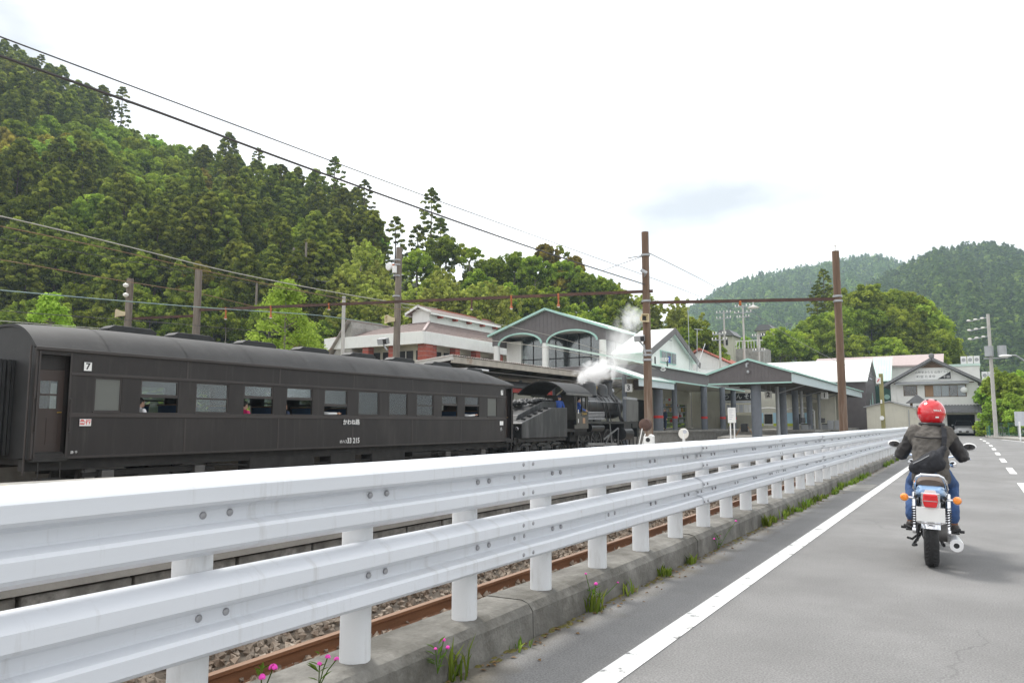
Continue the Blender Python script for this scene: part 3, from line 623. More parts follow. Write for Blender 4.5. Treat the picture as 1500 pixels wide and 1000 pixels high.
# roof: arched, drooping towards both ends
mb = MB(); rr = []
def roof_top(y):
    d = min(y - CY0, CY1 - y); t = max(0, 1 - d / 2.3); return CT - (.34 if y > 18 else .07) * t ** 1.7
ys = [CY0 - .03, CY0 + .3, CY0 + .8, CY0 + 1.5, CY0 + 2.4] + list(np.linspace(CY0 + 3.4, CY1 - 3.4, 12)) + [CY1 - 2.4, CY1 - 1.5, CY1 - .8, CY1 - .3, CY1 + .03]
for y in ys:
    h = roof_top(y) - CC; ring = []
    for k in range(25):
        t = -1 + 2 * k / 24; a = abs(t) ** 2.7; ring.append((CX + 1.44 * t, y, CC + h * max(0.0, 1 - a)))
    ring += [(CX + 1.36 * (1 - 2 * k / 24), y, CC - .03 + (h - .03) * max(0.0, 1 - abs(1 - 2 * k / 24) ** 2.7)) for k in range(25)]
    rr.append(ring)
mb.rings(rr); roof = part(car, 'roof', mb, 'roof_black', smooth=True, auto=50)
for y in np.linspace(CY0 + 1.6, CY1 - 1.6, 9):                       # roof canvas joints
    mb = MB(); h = roof_top(y) - CC; ring = [(CX + 1.447 * t, CC + h * max(0, 1 - abs(t) ** 2.7) + .004) for t in np.linspace(-.985, .985, 21)]
    mb.rings([[(p[0], y - .02, p[1]) for p in ring], [(p[0], y + .02, p[1]) for p in ring]], caps=False, closed=False); part(roof, 'roof_seam', mb, 'roof_black')
for px in (188, 278, 374, 455, 526, 586, 642, 690):                   # torpedo ventilators along the ridge
    y = onx(px, 490, CX)[1]; z = roof_top(y)
    mb = MB(); mb.prism([(-.62, 0), (.62, 0), (.66, .10), (.50, .19), (-.50, .19), (-.66, .10)], 'x', -.22, .22)
    mb.v = [(CX + p[0], y + p[1], z - .03 + p[2]) for p in mb.v]; part(roof, 'ventilator', mb, 'soot', bev=.02)
# ends, bellows, floor, inside
for y, s in ((CY0, -1), (CY1, 1)):
    mb = MB(); mb.wall('y', *sorted((y, y - s * .07)), XF + .07, XN - .07, CB, CC, [(CX - .4, CX + .4, .62, 2.45)])
    mb.prism([(CX + 1.30 * t, CC - .02 + (roof_top(y) - CC - .03) * max(0, 1 - abs(t) ** 2.7)) for t in np.linspace(1, -1, 17)], 'y', *sorted((y - s * .005, y - s * .06)))
    part(car, 'end_wall', mb, 'roof_black')
    b = MB()
    for q in range(5): b.wall('y', *sorted((y + s * (.01 + q * .09), y + s * (.07 + q * .09))), CX - .56 - .03 * (q % 2), CX + .56 + .03 * (q % 2), .55, 2.62, [(CX - .4, CX + .4, .62, 2.45)])
    part(car, 'gangway_bellows', b, 'soot')
    mb = MB(); mb.tube([(XN - .10, y + s * .06, .15), (XN - .10, y + s * .06, CC + .02)], .022, 8); part(car, 'downpipe', mb, 'carriage_trim')
mb = MB(); mb.box(XF + .07, XN - .07, CY0 + .07, CY1 - .07, .50, .62); part(car, 'floor', mb, 'under_dark')
for i in range(11):                                                   # facing seats, blue plush on wooden frames
    y = 10.52 + 1.505 * i
    for x0, x1 in ((XF + .10, XF + 1.08), (XN - 1.08, XN - .10)):
        mb = MB(); mb.box(x0, x1, y - .09, y + .09, .62, 1.70); st = part(car, 'seat_back', mb, 'seat_blue', bev=.03)
        mb = MB(); mb.box(x0, x1, y - .50, y - .10, .92, 1.06); mb.box(x0, x1, y + .10, y + .50, .92, 1.06); part(st, 'seat_cushion', mb, 'seat_blue', bev=.03)
        mb = MB(); mb.box(x0 - .01, x1 + .01, y - .11, y + .11, 1.69, 1.73); part(st, 'head_rail', mb, 'inside_wood')
for y in (9.55, 26.80):
    mb = MB(); mb.wall('y', y - .03, y + .03, XF + .08, XN - .08, .62, CC - .05, [(CX - .35, CX + .35, .63, 2.4)]); part(car, 'partition', mb, 'inside_wood')
# recessed end doors
def carr_door(a, b, X, s):
    mb = MB(); xi = X - s * .20; xa, xb = sorted((xi, xi - s * .04)); d = b - a
    mb.wall('x', xa, xb, a, b, .62, 2.40, [(a + .2 * d, b - .2 * d, 1.56, 1.84), (a + .2 * d, b - .2 * d, 1.88, 2.16), (a + .12 * d, a + .48 * d, .78, 1.36), (a + .52 * d, b - .12 * d, .78, 1.36)])
    dr = part(car, 'door', mb, 'door_brown', bev=.004)
    for p in ((a + .12 * d, a + .48 * d), (a + .52 * d, b - .12 * d)):
        m2 = MB(); m2.box(xa + .012, xb - .012, p[0] - .005, p[1] + .005, .775, 1.365); part(dr, 'door_panel', m2, 'door_brown')
    for z0, z1 in ((1.55, 1.85), (1.87, 2.17)):
        m2 = MB(); m2.box((xa + xb) / 2 - .003, (xa + xb) / 2 + .003, a + .19 * d, b - .19 * d, z0, z1); part(dr, 'pane', m2, 'window_glass')
    m2 = MB(); m2.box(xa, xb, a, b, 2.405, 2.72); m2.box(*sorted((xi, X - s * .003)), a - .03, a, .58, 2.72); m2.box(*sorted((xi, X - s * .003)), b, b + .03, .58, 2.72); m2.box(*sorted((xi, X - s * .003)), a, b, 2.725, 2.76); part(car, 'door_recess', m2, 'carriage_brown')
    m2 = MB(); m2.tube([(xi + s * .0, b - .08 * d, 1.48), (xi + s * .05, b - .08 * d, 1.48), (xi + s * .05, b - .22 * d, 1.475)], .012, 6); part(dr, 'handle', m2, 'brass')
    for yy in (a - .045, b + .045):
        m2 = MB(); m2.tube([(X, yy, 1.05), (X + s * .06, yy, 1.05), (X + s * .06, yy, 1.78), (X, yy, 1.78)], .014, 6); part(car, 'grab_handle', m2, 'carriage_trim', smooth=True)
    m2 = MB(); m2.box(*sorted((X - s * .25, X + s * .10)), a - .06, b + .02, .43, .47); m2.box(*sorted((X + s * .075, X + s * .10)), a - .06, b + .02, .471, .51)
    for yy in (a + .06, b - .1): m2.tube([(X + s * .05, yy, .43), (X + s * .05, yy, .06)], .012, 6)
    m2.box(*sorted((X - s * .1, X + s * .08)), a + .02, b - .06, .04, .065); part(car, 'door_step', m2, 'under_dark')
for X, s in ((XN, 1), (XF, -1)):
    carr_door(8.45, 9.07, X, s); carr_door(27.34, 27.80, X, s)
# running gear
mb = MB(); mb.box(CX - 1.2, CX - .95, CY0, CY1, .22, .497); mb.box(CX + .95, CX + 1.2, CY0, CY1, .22, .497); mb.box(CX - .9, CX + .9, CY0 + .1, CY1 - .1, .34, .495); part(car, 'underframe', mb, 'under_dark')
def wheelset(root, y, r=.43):
    ws = MB(); ws.cyl((CX - .8, y, RZ + r), (CX + .8, y, RZ + r), .075, n=10)
    w = part(root, 'axle', ws, 'under_dark')
    for s in (-1, 1):
        m2 = MB(); m2.lathe([(.10, -.07), (r - .07, -.03), (r - .06, -.055), (r, -.055), (r, .055), (r - .06, .055), (r - .07, .02), (.10, .07)], (CX + s * .56, y, RZ + r), 'x', 28); part(w, 'wheel', m2, 'steel_dark', smooth=True)
for yc in (CY0 + 3.1, CY1 - 3.1):
    bg = part(car, 'bogie', MB().box(CX - .9, CX + .9, yc - .16, yc + .16, RZ + .40, RZ + .62), 'under_dark')
    for s in (-1, 1):
        mb = MB(); x = CX + s * .98
        mb.prism([(yc - 1.75, RZ + .52), (yc + 1.75, RZ + .52), (yc + 1.75, RZ + .62), (yc + .5, RZ + .66), (yc - .5, RZ + .66), (yc - 1.75, RZ + .62)], 'x', x - .05, x + .05)
        mb.prism([(yc - .62, RZ + .30), (yc + .62, RZ + .30), (yc + .40, RZ + .52), (yc - .40, RZ + .52)], 'x', x - .07, x + .07); part(bg, 'side_frame', mb, 'under_dark')
    for d in (-1.225, 1.225):
        wheelset(car, yc + d)
        for s in (-1, 1):
            m2 = MB(); m2.box(CX + s * 1.06 - .09, CX + s * 1.06 + .09, yc + d - .15, yc + d + .15, RZ + .27, RZ + .66); part(bg, 'axle_box', m2, 'steel_dark', bev=.02)
            m2 = MB()
            for q in range(4): m2.box(CX + s * .98 - .05, CX + s * .98 + .05, yc + d - .5 + q * .06, yc + d + .5 - q * .06, RZ + .67 + q * .022, RZ + .688 + q * .022)
            part(bg, 'leaf_spring', m2, 'steel_dark')
for y0, y1, z0 in ((14.2, 16.6, -.18), (17.3, 18.4, -.05), (19.2, 20.9, -.2)):
    mb = MB(); mb.box(CX + .72, CX + 1.22, y0, y1, z0, .30); part(car, 'battery_box', mb, 'under_dark', bev=.02)
mb = MB(); mb.cyl((CX + .95, 21.4, .12), (CX + .95, 22.5, .12), .22, n=14); part(car, 'brake_cylinder', mb, 'under_dark', smooth=True)
mb = MB(); mb.tube([(CX + 1.1, 12.9, .18), (CX + 1.1, 15, .02), (CX + 1.1, 21.5, .02), (CX + 1.1, 23.4, .18)], .03, 6); part(car, 'truss_rod', mb, 'under_dark')
mb = MB(); mb.box(XN - .55, XN - .38, 9.75, 9.98, -.2, .40); mb.box(XN - .50, XN - .40, 9.70, 10.03, .1, .2); part(car, 'sand_bracket', mb, 'steel_dark')
for yy in (12.0, 15.0, 18.05, 21.05, 24.05):                          # plate joints in the side sheeting
    for z0, z1 in ((CB + .05, 1.374), (2.366, CC - .08)):
        mb = MB(); mb.box(XN, XN + .006, yy - .025, yy + .025, z0, z1); part(car, 'panel_joint', mb, 'carriage_trim')
# plates and lettering on the side
def plate(y0, y1, z0, z1, mat, frame='ink'):
    mb = MB(); mb.box(XN + .003, XN + .016, y0 - .015, y1 + .015, z0 - .015, z1 + .015); p = part(car, 'plate_frame', mb, frame)
    mb = MB(); mb.box(XN + .016, XN + .021, y0, y1, z0, z1); return part(p, 'plate', mb, mat)
def cpos(px, py): q = onx(px, py, XN); return q[1], q[2]
p = plate(9.37, 9.54, 2.415, 2.605, 'plate_white'); text(car, 'lettering', '7', .20, (XN + .022, 9.455, 2.51), (1, 0, 0), 'ink', .002, extra=.006)
p = plate(9.345, 9.60, 1.18, 1.335, 'plate_white'); text(car, 'lettering', '急行', .125, (XN + .022, 9.47, 1.257), (1, 0, 0), 'signal_red', .002, extra=.003)
yy = (cpos(504, 617)[0] + cpos(524, 617)[0]) / 2
p = plate(yy - .36, yy + .36, 1.17, 1.355, 'ink'); text(car, 'lettering', 'かわね路', .19, (XN + .022, yy, 1.262), (1, 0, 0), 'white_ink', .002, extra=.003)
text(car, 'lettering', 'オハフ', .115, (XN + .004, cpos(503, 648)[0], .655), (1, 0, 0), 'white_ink', .002, extra=.002)
text(car, 'lettering', '33 215', .235, (XN + .004, cpos(517.5, 647)[0], .68), (1, 0, 0), 'white_ink', .002, extra=.004, squash=.88)
text(car, 'lettering', '静 千', .07, (XN + .004, 9.27, .60), (1, 0, 0), 'white_ink', .002)
plate(26.93, 27.10, 2.42, 2.62, 'plate_white'); text(car, 'lettering', '7', .2, (XN + .022, 27.015, 2.52), (1, 0, 0), 'ink', .002)
plate(26.85, 27.12, 1.15, 1.32, 'plate_white'); text(car, 'lettering', '小', .17, (XN + .004, 26.98, .98), (1, 0, 0), 'white_ink', .002); text(car, 'lettering', '13', .13, (XN + .004, 26.99, .76), (1, 0, 0), 'carriage_trim', .002)

# ================================================================== LOCOMOTIVE AND TENDER
LX = -18.4
ten = thing('locomotive_tender', 'streaked black coal tender with sloping top behind the dark carriage', 'tender', (LX, 31, RZ))
tp = [(28.9, .56), (33.32, .56), (33.32, 1.99), (31.75, 1.97), (29.0, 1.27), (28.9, 1.22)]
mb = MB(); mb.prism(tp, 'x', LX - 1.28, LX + 1.28); part(ten, 'tank', mb, 'tender_black', bev=.02)
mb = MB()
for i in range(5):
    t = i / 4; y = 29.35 + 2.1 * t; z = 1.30 + .68 * (y - 29.0) / 2.75
    mb.box(LX + .98, LX + 1.22, y - .03, y + .03, z, z + .05)
    mb.box(LX + 1.02, LX + 1.08, y - .03, y + .40, z + .05, z + .07)
part(ten, 'ladder_rungs', mb, 'loco_black')
mb = MB(); mb.prism([(29.3, 1.35), (33.25, 2.0), (33.25, 2.3), (31.9, 2.28), (29.5, 1.6)], 'x', LX - .72, LX + .72); part(ten, 'bunker', mb, 'tender_black', bev=.02)
mb = MB()
for i in range(140): mb.ell((LX + random.uniform(-.65, .65), random.uniform(30.4, 33.1), 0), (random.uniform(.06, .13),) * 3, 6, 4); n = 6 * 5; yy = mb.v[-1][1]; mb.v[-n:] = [(a, b, c + 2.12 + .22 * min(1, (yy - 30.2) / 1.6) + random.uniform(-.004, .004)) for a, b, c in mb.v[-n:]]
tag(part(ten, 'coal', mb, 'coal'), kind='stuff')
mb = MB(); mb.box(LX - 1.2, LX + 1.2, 28.75, 33.3, .40, .555); part(ten, 'frame', mb, 'under_dark')
for yc in (29.7, 31.2, 32.6):
    wheelset(ten, yc, .43)
    for s in (-1, 1):
        m2 = MB(); m2.box(LX + s * 1.02 - .09, LX + s * 1.02 + .09, yc - .16, yc + .16, RZ + .25, RZ + .65); m2.prism([(yc - .55, RZ + .70), (yc + .55, RZ + .70), (yc + .3, RZ + .84), (yc - .3, RZ + .84)], 'x', LX + s * 1.0 - .05, LX + s * 1.0 + .05); part(ten, 'axle_box', m2, 'loco_black', bev=.015)
mb = MB(); mb.box(LX - 1.1, LX + 1.1, 28.55, 28.75, .30, .60); part(ten, 'buffer_beam', mb, 'under_dark')
mb = MB(); mb.lathe([(.0, 0), (.07, 0), (.10, .05), (.10, .10), (.0, .11)], (LX + 1.02, 28.86, .98), 'y', 12); part(ten, 'tail_lamp', mb, 'steel')
loco = thing('steam_locomotive', 'black steam locomotive with smoke deflectors ahead of its tender', 'locomotive', (LX, 38.5, RZ))
# cab
mb = MB()
for s in (-1, 1): mb.wall('x', *sorted((LX + s * 1.28, LX + s * 1.25)), 34.12, 35.72, .95, 2.72, [(34.42, 34.95, 1.78, 2.60), (35.0, 35.5, 1.95, 2.60), (34.0, 34.34, 1.15, 2.60)])
mb.wall('y', 35.69, 35.72, LX - 1.25, LX + 1.25, .95, 2.72, [(LX - 1.1, LX - .82, 1.95, 2.55), (LX + .82, LX + 1.1, 1.95, 2.55)])
part(loco, 'cab_side', mb, 'cab_olive')
mb = MB(); rr = []
for y in (33.0, 33.4, 35.2, 35.95):
    up = [(LX + 1.40 * t, y, 2.72 + .62 * (1 - abs(t) ** 2.3)) for t in np.linspace(-1, 1, 17)]; rr.append(up + [(p[0], p[1], p[2] - .05) for p in reversed(up)])
mb.rings(rr); rf = part(loco, 'cab_roof', mb, 'roof_black', smooth=True, auto=50)
mb = MB(); mb.box(LX + 1.36, LX + 1.42, 33.0, 35.95, 2.62, 2.73); part(rf, 'roof_rib', mb, 'deflector_grey')
for y in (34.15, 34.98, 35.66):
    mb = MB(); mb.box(LX + 1.24, LX + 1.30, y - .03, y + .03, 1.8, 2.70); part(loco, 'cab_post', mb, 'loco_black')
mb = MB(); mb.box(LX - 1.2, LX + 1.2, 33.4, 35.7, .80, .95); part(loco, 'footplate', mb, 'under_dark')
mb = MB(); mb.box(LX + 1.283, LX + 1.295, 34.85, 35.55, 1.60, 1.82); np_ = part(loco, 'number_plate', mb, 'ink')
text(loco, 'lettering', 'C 56 44', .17, (LX + 1.296, 35.2, 1.71), (1, 0, 0), 'brass', .003, extra=.004)
mb = MB(); mb.box(LX + 1.283, LX + 1.29, 35.05, 35.32, 1.22, 1.50); part(loco, 'works_plate', mb, 'shutter_wood')
for z in (1.25, 1.72):
    mb = MB(); mb.box(LX + 1.283, LX + 1.30, 34.50, 34.56, z, z + .2); part(loco, 'white_marker', mb, 'white_ink')
# boiler, smokebox, domes, chimney
BR, BZ = .66, 2.20
mb = MB(); mb.lathe([(.05, 35.72), (BR, 35.72), (BR, 39.9), (BR + .03, 39.92), (BR + .03, 41.7), (BR - .06, 41.74), (.1, 41.78)], (LX, 0, BZ), 'y', 36); part(loco, 'boiler', mb, 'loco_black', smooth=True)
for y in (36.4, 37.3, 38.2, 39.1):
    mb = MB(); mb.lathe([(BR + .002, -.03), (BR + .012, -.03), (BR + .012, .03), (BR + .002, .03)], (LX, y, BZ), 'y', 36, caps=False); part(loco, 'boiler_band', mb, 'steel_dark', smooth=True)
mb = MB(); mb.lathe([(.0, 0), (.40, 0), (.43, .03), (.36, .10), (.05, .14)], (LX, 41.78, BZ), 'y', 24); part(loco, 'smokebox_door', mb, 'loco_black', smooth=True)
for yc, r, h in ((38.35, .50, 3.56), (40.05, .42, 3.50)):
    mb = MB(); z0 = BZ + BR - .1; mb.lathe([(r + .05, z0), (r, z0 + .15), (r, h - .30), (r * .9, h - .14), (r * .6, h - .03), (.05, h)], (LX, yc, 0), 'z', 24); part(loco, 'dome', mb, 'loco_black', smooth=True, auto=70)
mb = MB(); mb.lathe([(.34, BZ + BR - .08), (.24, BZ + BR + .10), (.23, 3.62), (.28, 3.68), (.28, 3.78), (.20, 3.78), (.19, 3.2)], (LX, 41.15, 0), 'z', 24); part(loco, 'chimney', mb, 'loco_black', smooth=True)
mb = MB(); mb.lathe([(.05, 2.95), (.06, 3.15), (.09, 3.2), (.09, 3.3), (.04, 3.34)], (LX + .1, 39.2, 0), 'z', 12); part(loco, 'whistle', mb, 'brass', smooth=True)
mb = MB(); mb.lathe([(.0, 0), (.16, 0), (.19, .05), (.17, .26), (.05, .34)], (LX, 41.45, 3.12), 'y', 18); part(loco, 'headlamp', mb, 'steel', smooth=True)
# running board, pipes, pump
for s in (-1, 1):
    mb = MB(); mb.box(*sorted((LX + s * .55, LX + s * 1.24)), 35.73, 42.6, 1.28, 1.33); mb.box(*sorted((LX + s * 1.20, LX + s * 1.24)), 35.73, 42.6, 1.20, 1.279); part(loco, 'running_board', mb, 'loco_black')
    mb = MB(); mb.tube([(LX + s * .80, 35.8, 2.42), (LX + s * .80, 41.2, 2.42)], .018, 6)
    for y in (36.5, 38, 39.5, 41): mb.tube([(LX + s * .62, y, 2.40), (LX + s * .80, y, 2.42)], .012, 5)
    part(loco, 'hand_rail', mb, 'steel', smooth=True)
    for q in range(6):
        mb = MB(); zc = 1.44 + .075 * q; mb.tube([(LX + s * 1.02, 36.1, zc), (LX + s * 1.02, 38.3, zc)], .022, 8); part(loco, 'cooling_pipe', mb, 'steel', smooth=True)
    mb = MB()
    for y in (38.6, 39.1, 40.4): mb.tube([(LX + s * .45, y, BZ + .62), (LX + s * .68, y + .2, BZ + .25), (LX + s * .74, y + .5, 1.75), (LX + s * .85, y + .5, 1.33)], .03, 6)
    mb.tube([(LX + s * .2, 41.3, 2.95), (LX + s * .62, 41.0, 2.55), (LX + s * .85, 40.9, 1.6), (LX + s * .95, 41.2, 1.2)], .085, 8); part(loco, 'steam_pipe', mb, 'loco_black', smooth=True)
    # smoke deflector
    mb = MB(); mb.prism([(40.95, 1.34), (42.75, 1.34), (42.80, 2.50), (42.55, 2.62), (41.0, 2.64)], 'x', *sorted((LX + s * 1.20, LX + s * 1.225))); d = part(loco, 'smoke_deflector', mb, 'deflector_grey')
    mb = MB(); mb.prism([(40.98, 2.62), (42.60, 2.60), (42.60, 2.72), (40.98, 2.76)], 'x', *sorted((LX + s * 1.02, LX + s * 1.24))); part(d, 'deflector_lip', mb, 'grey_metal')
    # cylinder, wheels, rods
    mb = MB(); mb.cyl((LX + s * 1.0, 40.55, .62), (LX + s * 1.0, 41.75, .62), .36, n=20); mb.box(*sorted((LX + s * .7, LX + s * 1.2)), 40.6, 41.7, .75, 1.20); part(loco, 'cylinder', mb, 'loco_black', smooth=True)
    mb = MB(); mb.cyl((LX + s * 1.0, 36.3, .98), (LX + s * 1.0, 37.9, .98), .22, n=16); part(loco, 'air_reservoir', mb, 'loco_black', smooth=True)
    mb = MB(); mb.prism([(40.1, -.05), (40.0, .12), (36.3, .20), (36.3, .08)], 'x', *sorted((LX + s * .93, LX + s * .98))); part(loco, 'main_rod', mb, 'steel')
    mb = MB(); mb.box(*sorted((LX + s * .86, LX + s * .91)), 36.2, 39.6, .02, .12); part(loco, 'coupling_rod', mb, 'steel')
    mb = MB(); mb.bar((LX + s * 1.0, 38.2, .35), (LX + s * 1.0, 40.2, .95), .05, .08); mb.bar((LX + s * 1.02, 39.0, 1.2), (LX + s * 1.02, 39.25, .1), .05, .07); mb.bar((LX + s * 1.03, 40.2, .95), (LX + s * 1.03, 40.1, .05), .05, .06); mb.bar((LX + s * 1.03, 38.4, .1), (LX + s * 1.03, 39.1, .75), .05, .06); part(loco, 'valve_gear', mb, 'steel')
def spoked(root, y, r, nspk=12):
    mb = MB(); mb.cyl((LX - .85, y, RZ + r), (LX + .85, y, RZ + r), .08, n=10); ax = part(root, 'axle', mb, 'under_dark')
    for s in (-1, 1):
        x = LX + s * .60; mb = MB()
        mb.lathe([(r - .09, -.05), (r, -.05), (r, .06), (r - .09, .06)], (x, y, RZ + r), 'x', 36, caps=False); mb.lathe([(r - .09, .06), (r - .09, -.05)], (x, y, RZ + r), 'x', 36, caps=False)
        mb.lathe([(.02, -.09), (.13, -.09), (.13, .10), (.02, .10)], (x, y, RZ + r), 'x', 16)
        for k in range(nspk):
            a = 2 * math.pi * k / nspk + .2; mb.bar((x, y + .1 * math.cos(a), RZ + r + .1 * math.sin(a)), (x, y + (r - .08) * math.cos(a), RZ + r + (r - .08) * math.sin(a)), .045, .05)
        part(ax, 'wheel', mb, 'steel_dark')
for y in (36.4, 38.0, 39.6): spoked(loco, y, .70)
spoked(loco, 41.15, .41, 9)
mb = MB(); mb.box(LX - .55, LX - .45, 35, 42.7, .3, .8); mb.box(LX + .45, LX + .55, 35, 42.7, .3, .8); mb.box(LX - .7, LX + .7, 35.2, 37.2, .6, 1.4); part(loco, 'frame', mb, 'under_dark')
mb = MB(); mb.box(LX - 1.2, LX + 1.2, 42.6, 42.85, .42, .95); mb.prism([(42.0, .95), (42.84, .95), (42.84, 1.32), (42.0, 1.32)], 'x', LX - 1.15, LX + 1.15); part(loco, 'buffer_beam', mb, 'loco_black')
mb = MB()
for k in range(9):
    t = -1 + 2 * k / 8; mb.bar((LX + 1.1 * t, 42.86, .45), (LX + .85 * t, 43.5 - .25 * abs(t), -.36), .06, .04)
part(loco, 'pilot', mb, 'loco_black')
mb = MB(); mb.box(LX + .75, LX + 1.0, 42.86, 42.95, 1.1, 1.45); part(loco, 'lamp', mb, 'steel', bev=.04)
mb = MB(); mb.lathe([(.0, 0), (.12, 0), (.12, .06), (.0, .08)], (LX + 1.02, 42.84, .72), 'y', 14); part(loco, 'marker_lamp', mb, 'orange_rust')

# ---- steam: three drifting puffs
def steam(name, label, c, rad, dens, rot=(0, 0, 0), nscale=3.0):
    m = bpy.data.materials.new(name); m.use_nodes = True; n = m.node_tree; n.nodes.clear()
    o_ = n.nodes.new("ShaderNodeOutputMaterial"); v = n.nodes.new("ShaderNodeVolumePrincipled"); v.inputs['Color'].default_value = (1, 1, 1, 1); v.inputs['Anisotropy'].default_value = 0.1
    t = n.nodes.new("ShaderNodeTexCoord"); ln = n.nodes.new("ShaderNodeVectorMath"); ln.operation = 'LENGTH'; n.links.new(t.outputs['Object'], ln.inputs[0])
    x = n.nodes.new("ShaderNodeTexNoise"); x.inputs['Scale'].default_value = nscale; x.inputs['Detail'].default_value = 5; x.inputs['Distortion'].default_value = .6; n.links.new(t.outputs['Object'], x.inputs['Vector'])
    a = n.nodes.new("ShaderNodeMath"); a.operation = 'MULTIPLY_ADD'; a.inputs[1].default_value = 1.7; a.inputs[2].default_value = -.15; n.links.new(x.outputs['Fac'], a.inputs[0])
    s_ = n.nodes.new("ShaderNodeMath"); s_.operation = 'SUBTRACT'; n.links.new(a.outputs[0], s_.inputs[0]); n.links.new(ln.outputs['Value'], s_.inputs[1])
    mr = n.nodes.new("ShaderNodeMapRange"); mr.inputs['From Min'].default_value = 0.0; mr.inputs['From Max'].default_value = .45; mr.inputs['To Max'].default_value = dens; n.links.new(s_.outputs[0], mr.inputs[0])
    n.links.new(mr.outputs[0], v.inputs['Density']); n.links.new(v.outputs[0], o_.inputs['Volume'])
    mb = MB(); mb.ell((0, 0, 0), (1, 1, 1), 24, 16); me = mesh_from(name, mb.v, mb.f); me.materials.append(m)
    o = bpy.data.objects.new(name, me); COL.objects.link(o); o.location = c; o.scale = rad; o.rotation_euler = rot
    return tag(o, label, 'steam', None, 'stuff')
def lp(px, py, X=LX): return onx(px, py, X)
q = lp(872, 545); steam('steam_puff', 'dense white steam blowing off the locomotive dome', tuple(q), (1.1, 2.5, .95), 2.6, (R(16), 0, 0), 2.6)
q = lp(852, 553); steam('steam_puff', 'narrow white steam jet leaving the safety valve', tuple(q), (.35, .7, .55), 5.0, (R(30), 0, 0), 1.6)
q = lp(899, 542); steam('steam_puff', 'thin upright steam jet beside the chimney', tuple(q), (.30, .40, 1.0), 4.0, (R(-12), 0, 0), 1.6)
q = lp(908, 512); steam('steam_puff', 'rising veil of thin steam in front of the arched building', tuple(q), (1.3, 2.2, 2.7), .6, (R(-20), 0, 0), 1.8)
q = lp(926, 466); steam('steam_puff', 'faint high wisp of steam above the station roof', tuple(q), (1.1, 1.9, 1.1), .8, (R(-12), 0, 0), 2.0)

# ================================================================== STATION
def roofslab(mb, p, t=.08):
    """four corners of a roof plane, thickened downward"""
    q = [(a, b, c - t) for a, b, c in p]; mb.add(list(p) + q, [(0, 1, 2, 3), (7, 6, 5, 4), (0, 4, 5, 1), (1, 5, 6, 2), (2, 6, 7, 3), (3, 7, 4, 0)]); return mb
def ribs(root, p, n, mat, w=.03, h=.03, name='roof_rib'):
    """standing seams on a roof plane p (four corners: eave a, eave b, ridge b, ridge a)"""
    a, b, c, d = [Vector(q) for q in p]
    for i in range(n + 1):
        t = i / n; mb = MB(); mb.bar(a.lerp(b, t) + Vector((0, 0, h / 2)), d.lerp(c, t) + Vector((0, 0, h / 2)), w, h); part(root, name, mb, mat)
# --- corrugated canopy over the platform behind the train
can = thing('platform_canopy', 'rusty corrugated iron platform canopy behind the steam locomotive', 'canopy', (-23, 41, SZ))
cy0, cy1, czf = 28.9, 52.6, 4.46
mb = MB(); rr = []
ny = 240
prof = [(cy0 + (cy1 - cy0) * i / ny, .028 * (1 if i % 2 else -1)) for i in range(ny + 1)]
mb.add([(-20.95, y, czf + h) for y, h in prof] + [(-25.4, y, czf - .42 + h) for y, h in prof] , [(i, i + 1, ny + 2 + i, ny + 1 + i) for i in range(ny)])
sh = part(can, 'corrugated_roof', mb, 'corrugated'); so = sh.modifiers.new('thick', 'SOLIDIFY'); so.thickness = .012
mb = MB(); mb.box(-21.12, -21.0, cy0 + .1, cy1 - .1, czf - .36, czf - .05); part(can, 'fascia_beam', mb, 'canopy_beam', bev=.01)
mb = MB(); mb.bar((-21.0, cy0 + .1, czf - .10), (-25.3, cy0 + .1, czf - .52), .12, .26); part(can, 'end_beam', mb, 'concrete_light')
y = cy0 + 2.2
while y < cy1:
    mb = MB(); mb.prism([(-21.13, czf - .36), (-21.13, czf - .10), (-25.3, czf - .53), (-25.3, czf - .80)], 'y', y - .07, y + .07); part(can, 'cross_beam', mb, 'canopy_beam')
    mb = MB(); mb.cyl((-23.6, y, SZ), (-23.6, y, czf - .40), .10, n=10); part(can, 'post', mb, 'column_grey', smooth=True)
    mb = MB(); mb.bar((-23.6, y, 2.9), (-22.0, y, czf - .38), .07); part(can, 'brace', mb, 'canopy_beam'); y += 4.3
mb = MB(); mb.box(-25.3, -21.2, cy0 + .2, cy1 - .2, czf - .62, czf - .58); part(can, 'ceiling', mb, 'canopy_under')
mb = MB(); mb.box(-21.0, -20.9, 30.8, 32.0, czf - .60, czf - .52); part(can, 'strip_light', mb, 'dish_white')
# --- low shelter with red fascia on that platform
sh = thing('waiting_shelter', 'grey platform shelter with red fascia seen above the tender', 'shelter', (-22, 35.8, SZ))
mb = MB(); mb.wall('x', -21.05, -20.97, 32.2, 38.6, SZ, 2.92, [(33.0, 34.6, 1.6, 2.9)]); part(sh, 'wall', mb, 'plaster_olive')
mb = MB(); mb.box(-20.969, -20.9, 32.0, 38.8, 2.86, 3.12); part(sh, 'fascia', mb, 'red_paint')
mb = MB(); mb.box(-21.2, -21.1, 32.9, 34.7, 1.5, 2.85); part(sh, 'window', mb, 'ink')
mb = MB(); rr = []
for y in (30.8, 38.9):
    up = [(-22.1 + 1.25 * t, y, 3.15 + .42 * (1 - t * t)) for t in np.linspace(-1, 1, 13)]; rr.append(up + [(p[0], p[1], p[2] - .05) for p in reversed(up)])
mb.rings(rr); part(sh, 'roof', mb, 'roof_black', smooth=True)
mb = MB(); mb.box(-23.2, -23.1, 32.2, 38.6, SZ, 2.9); part(sh, 'back_wall', mb, 'plaster_olive')
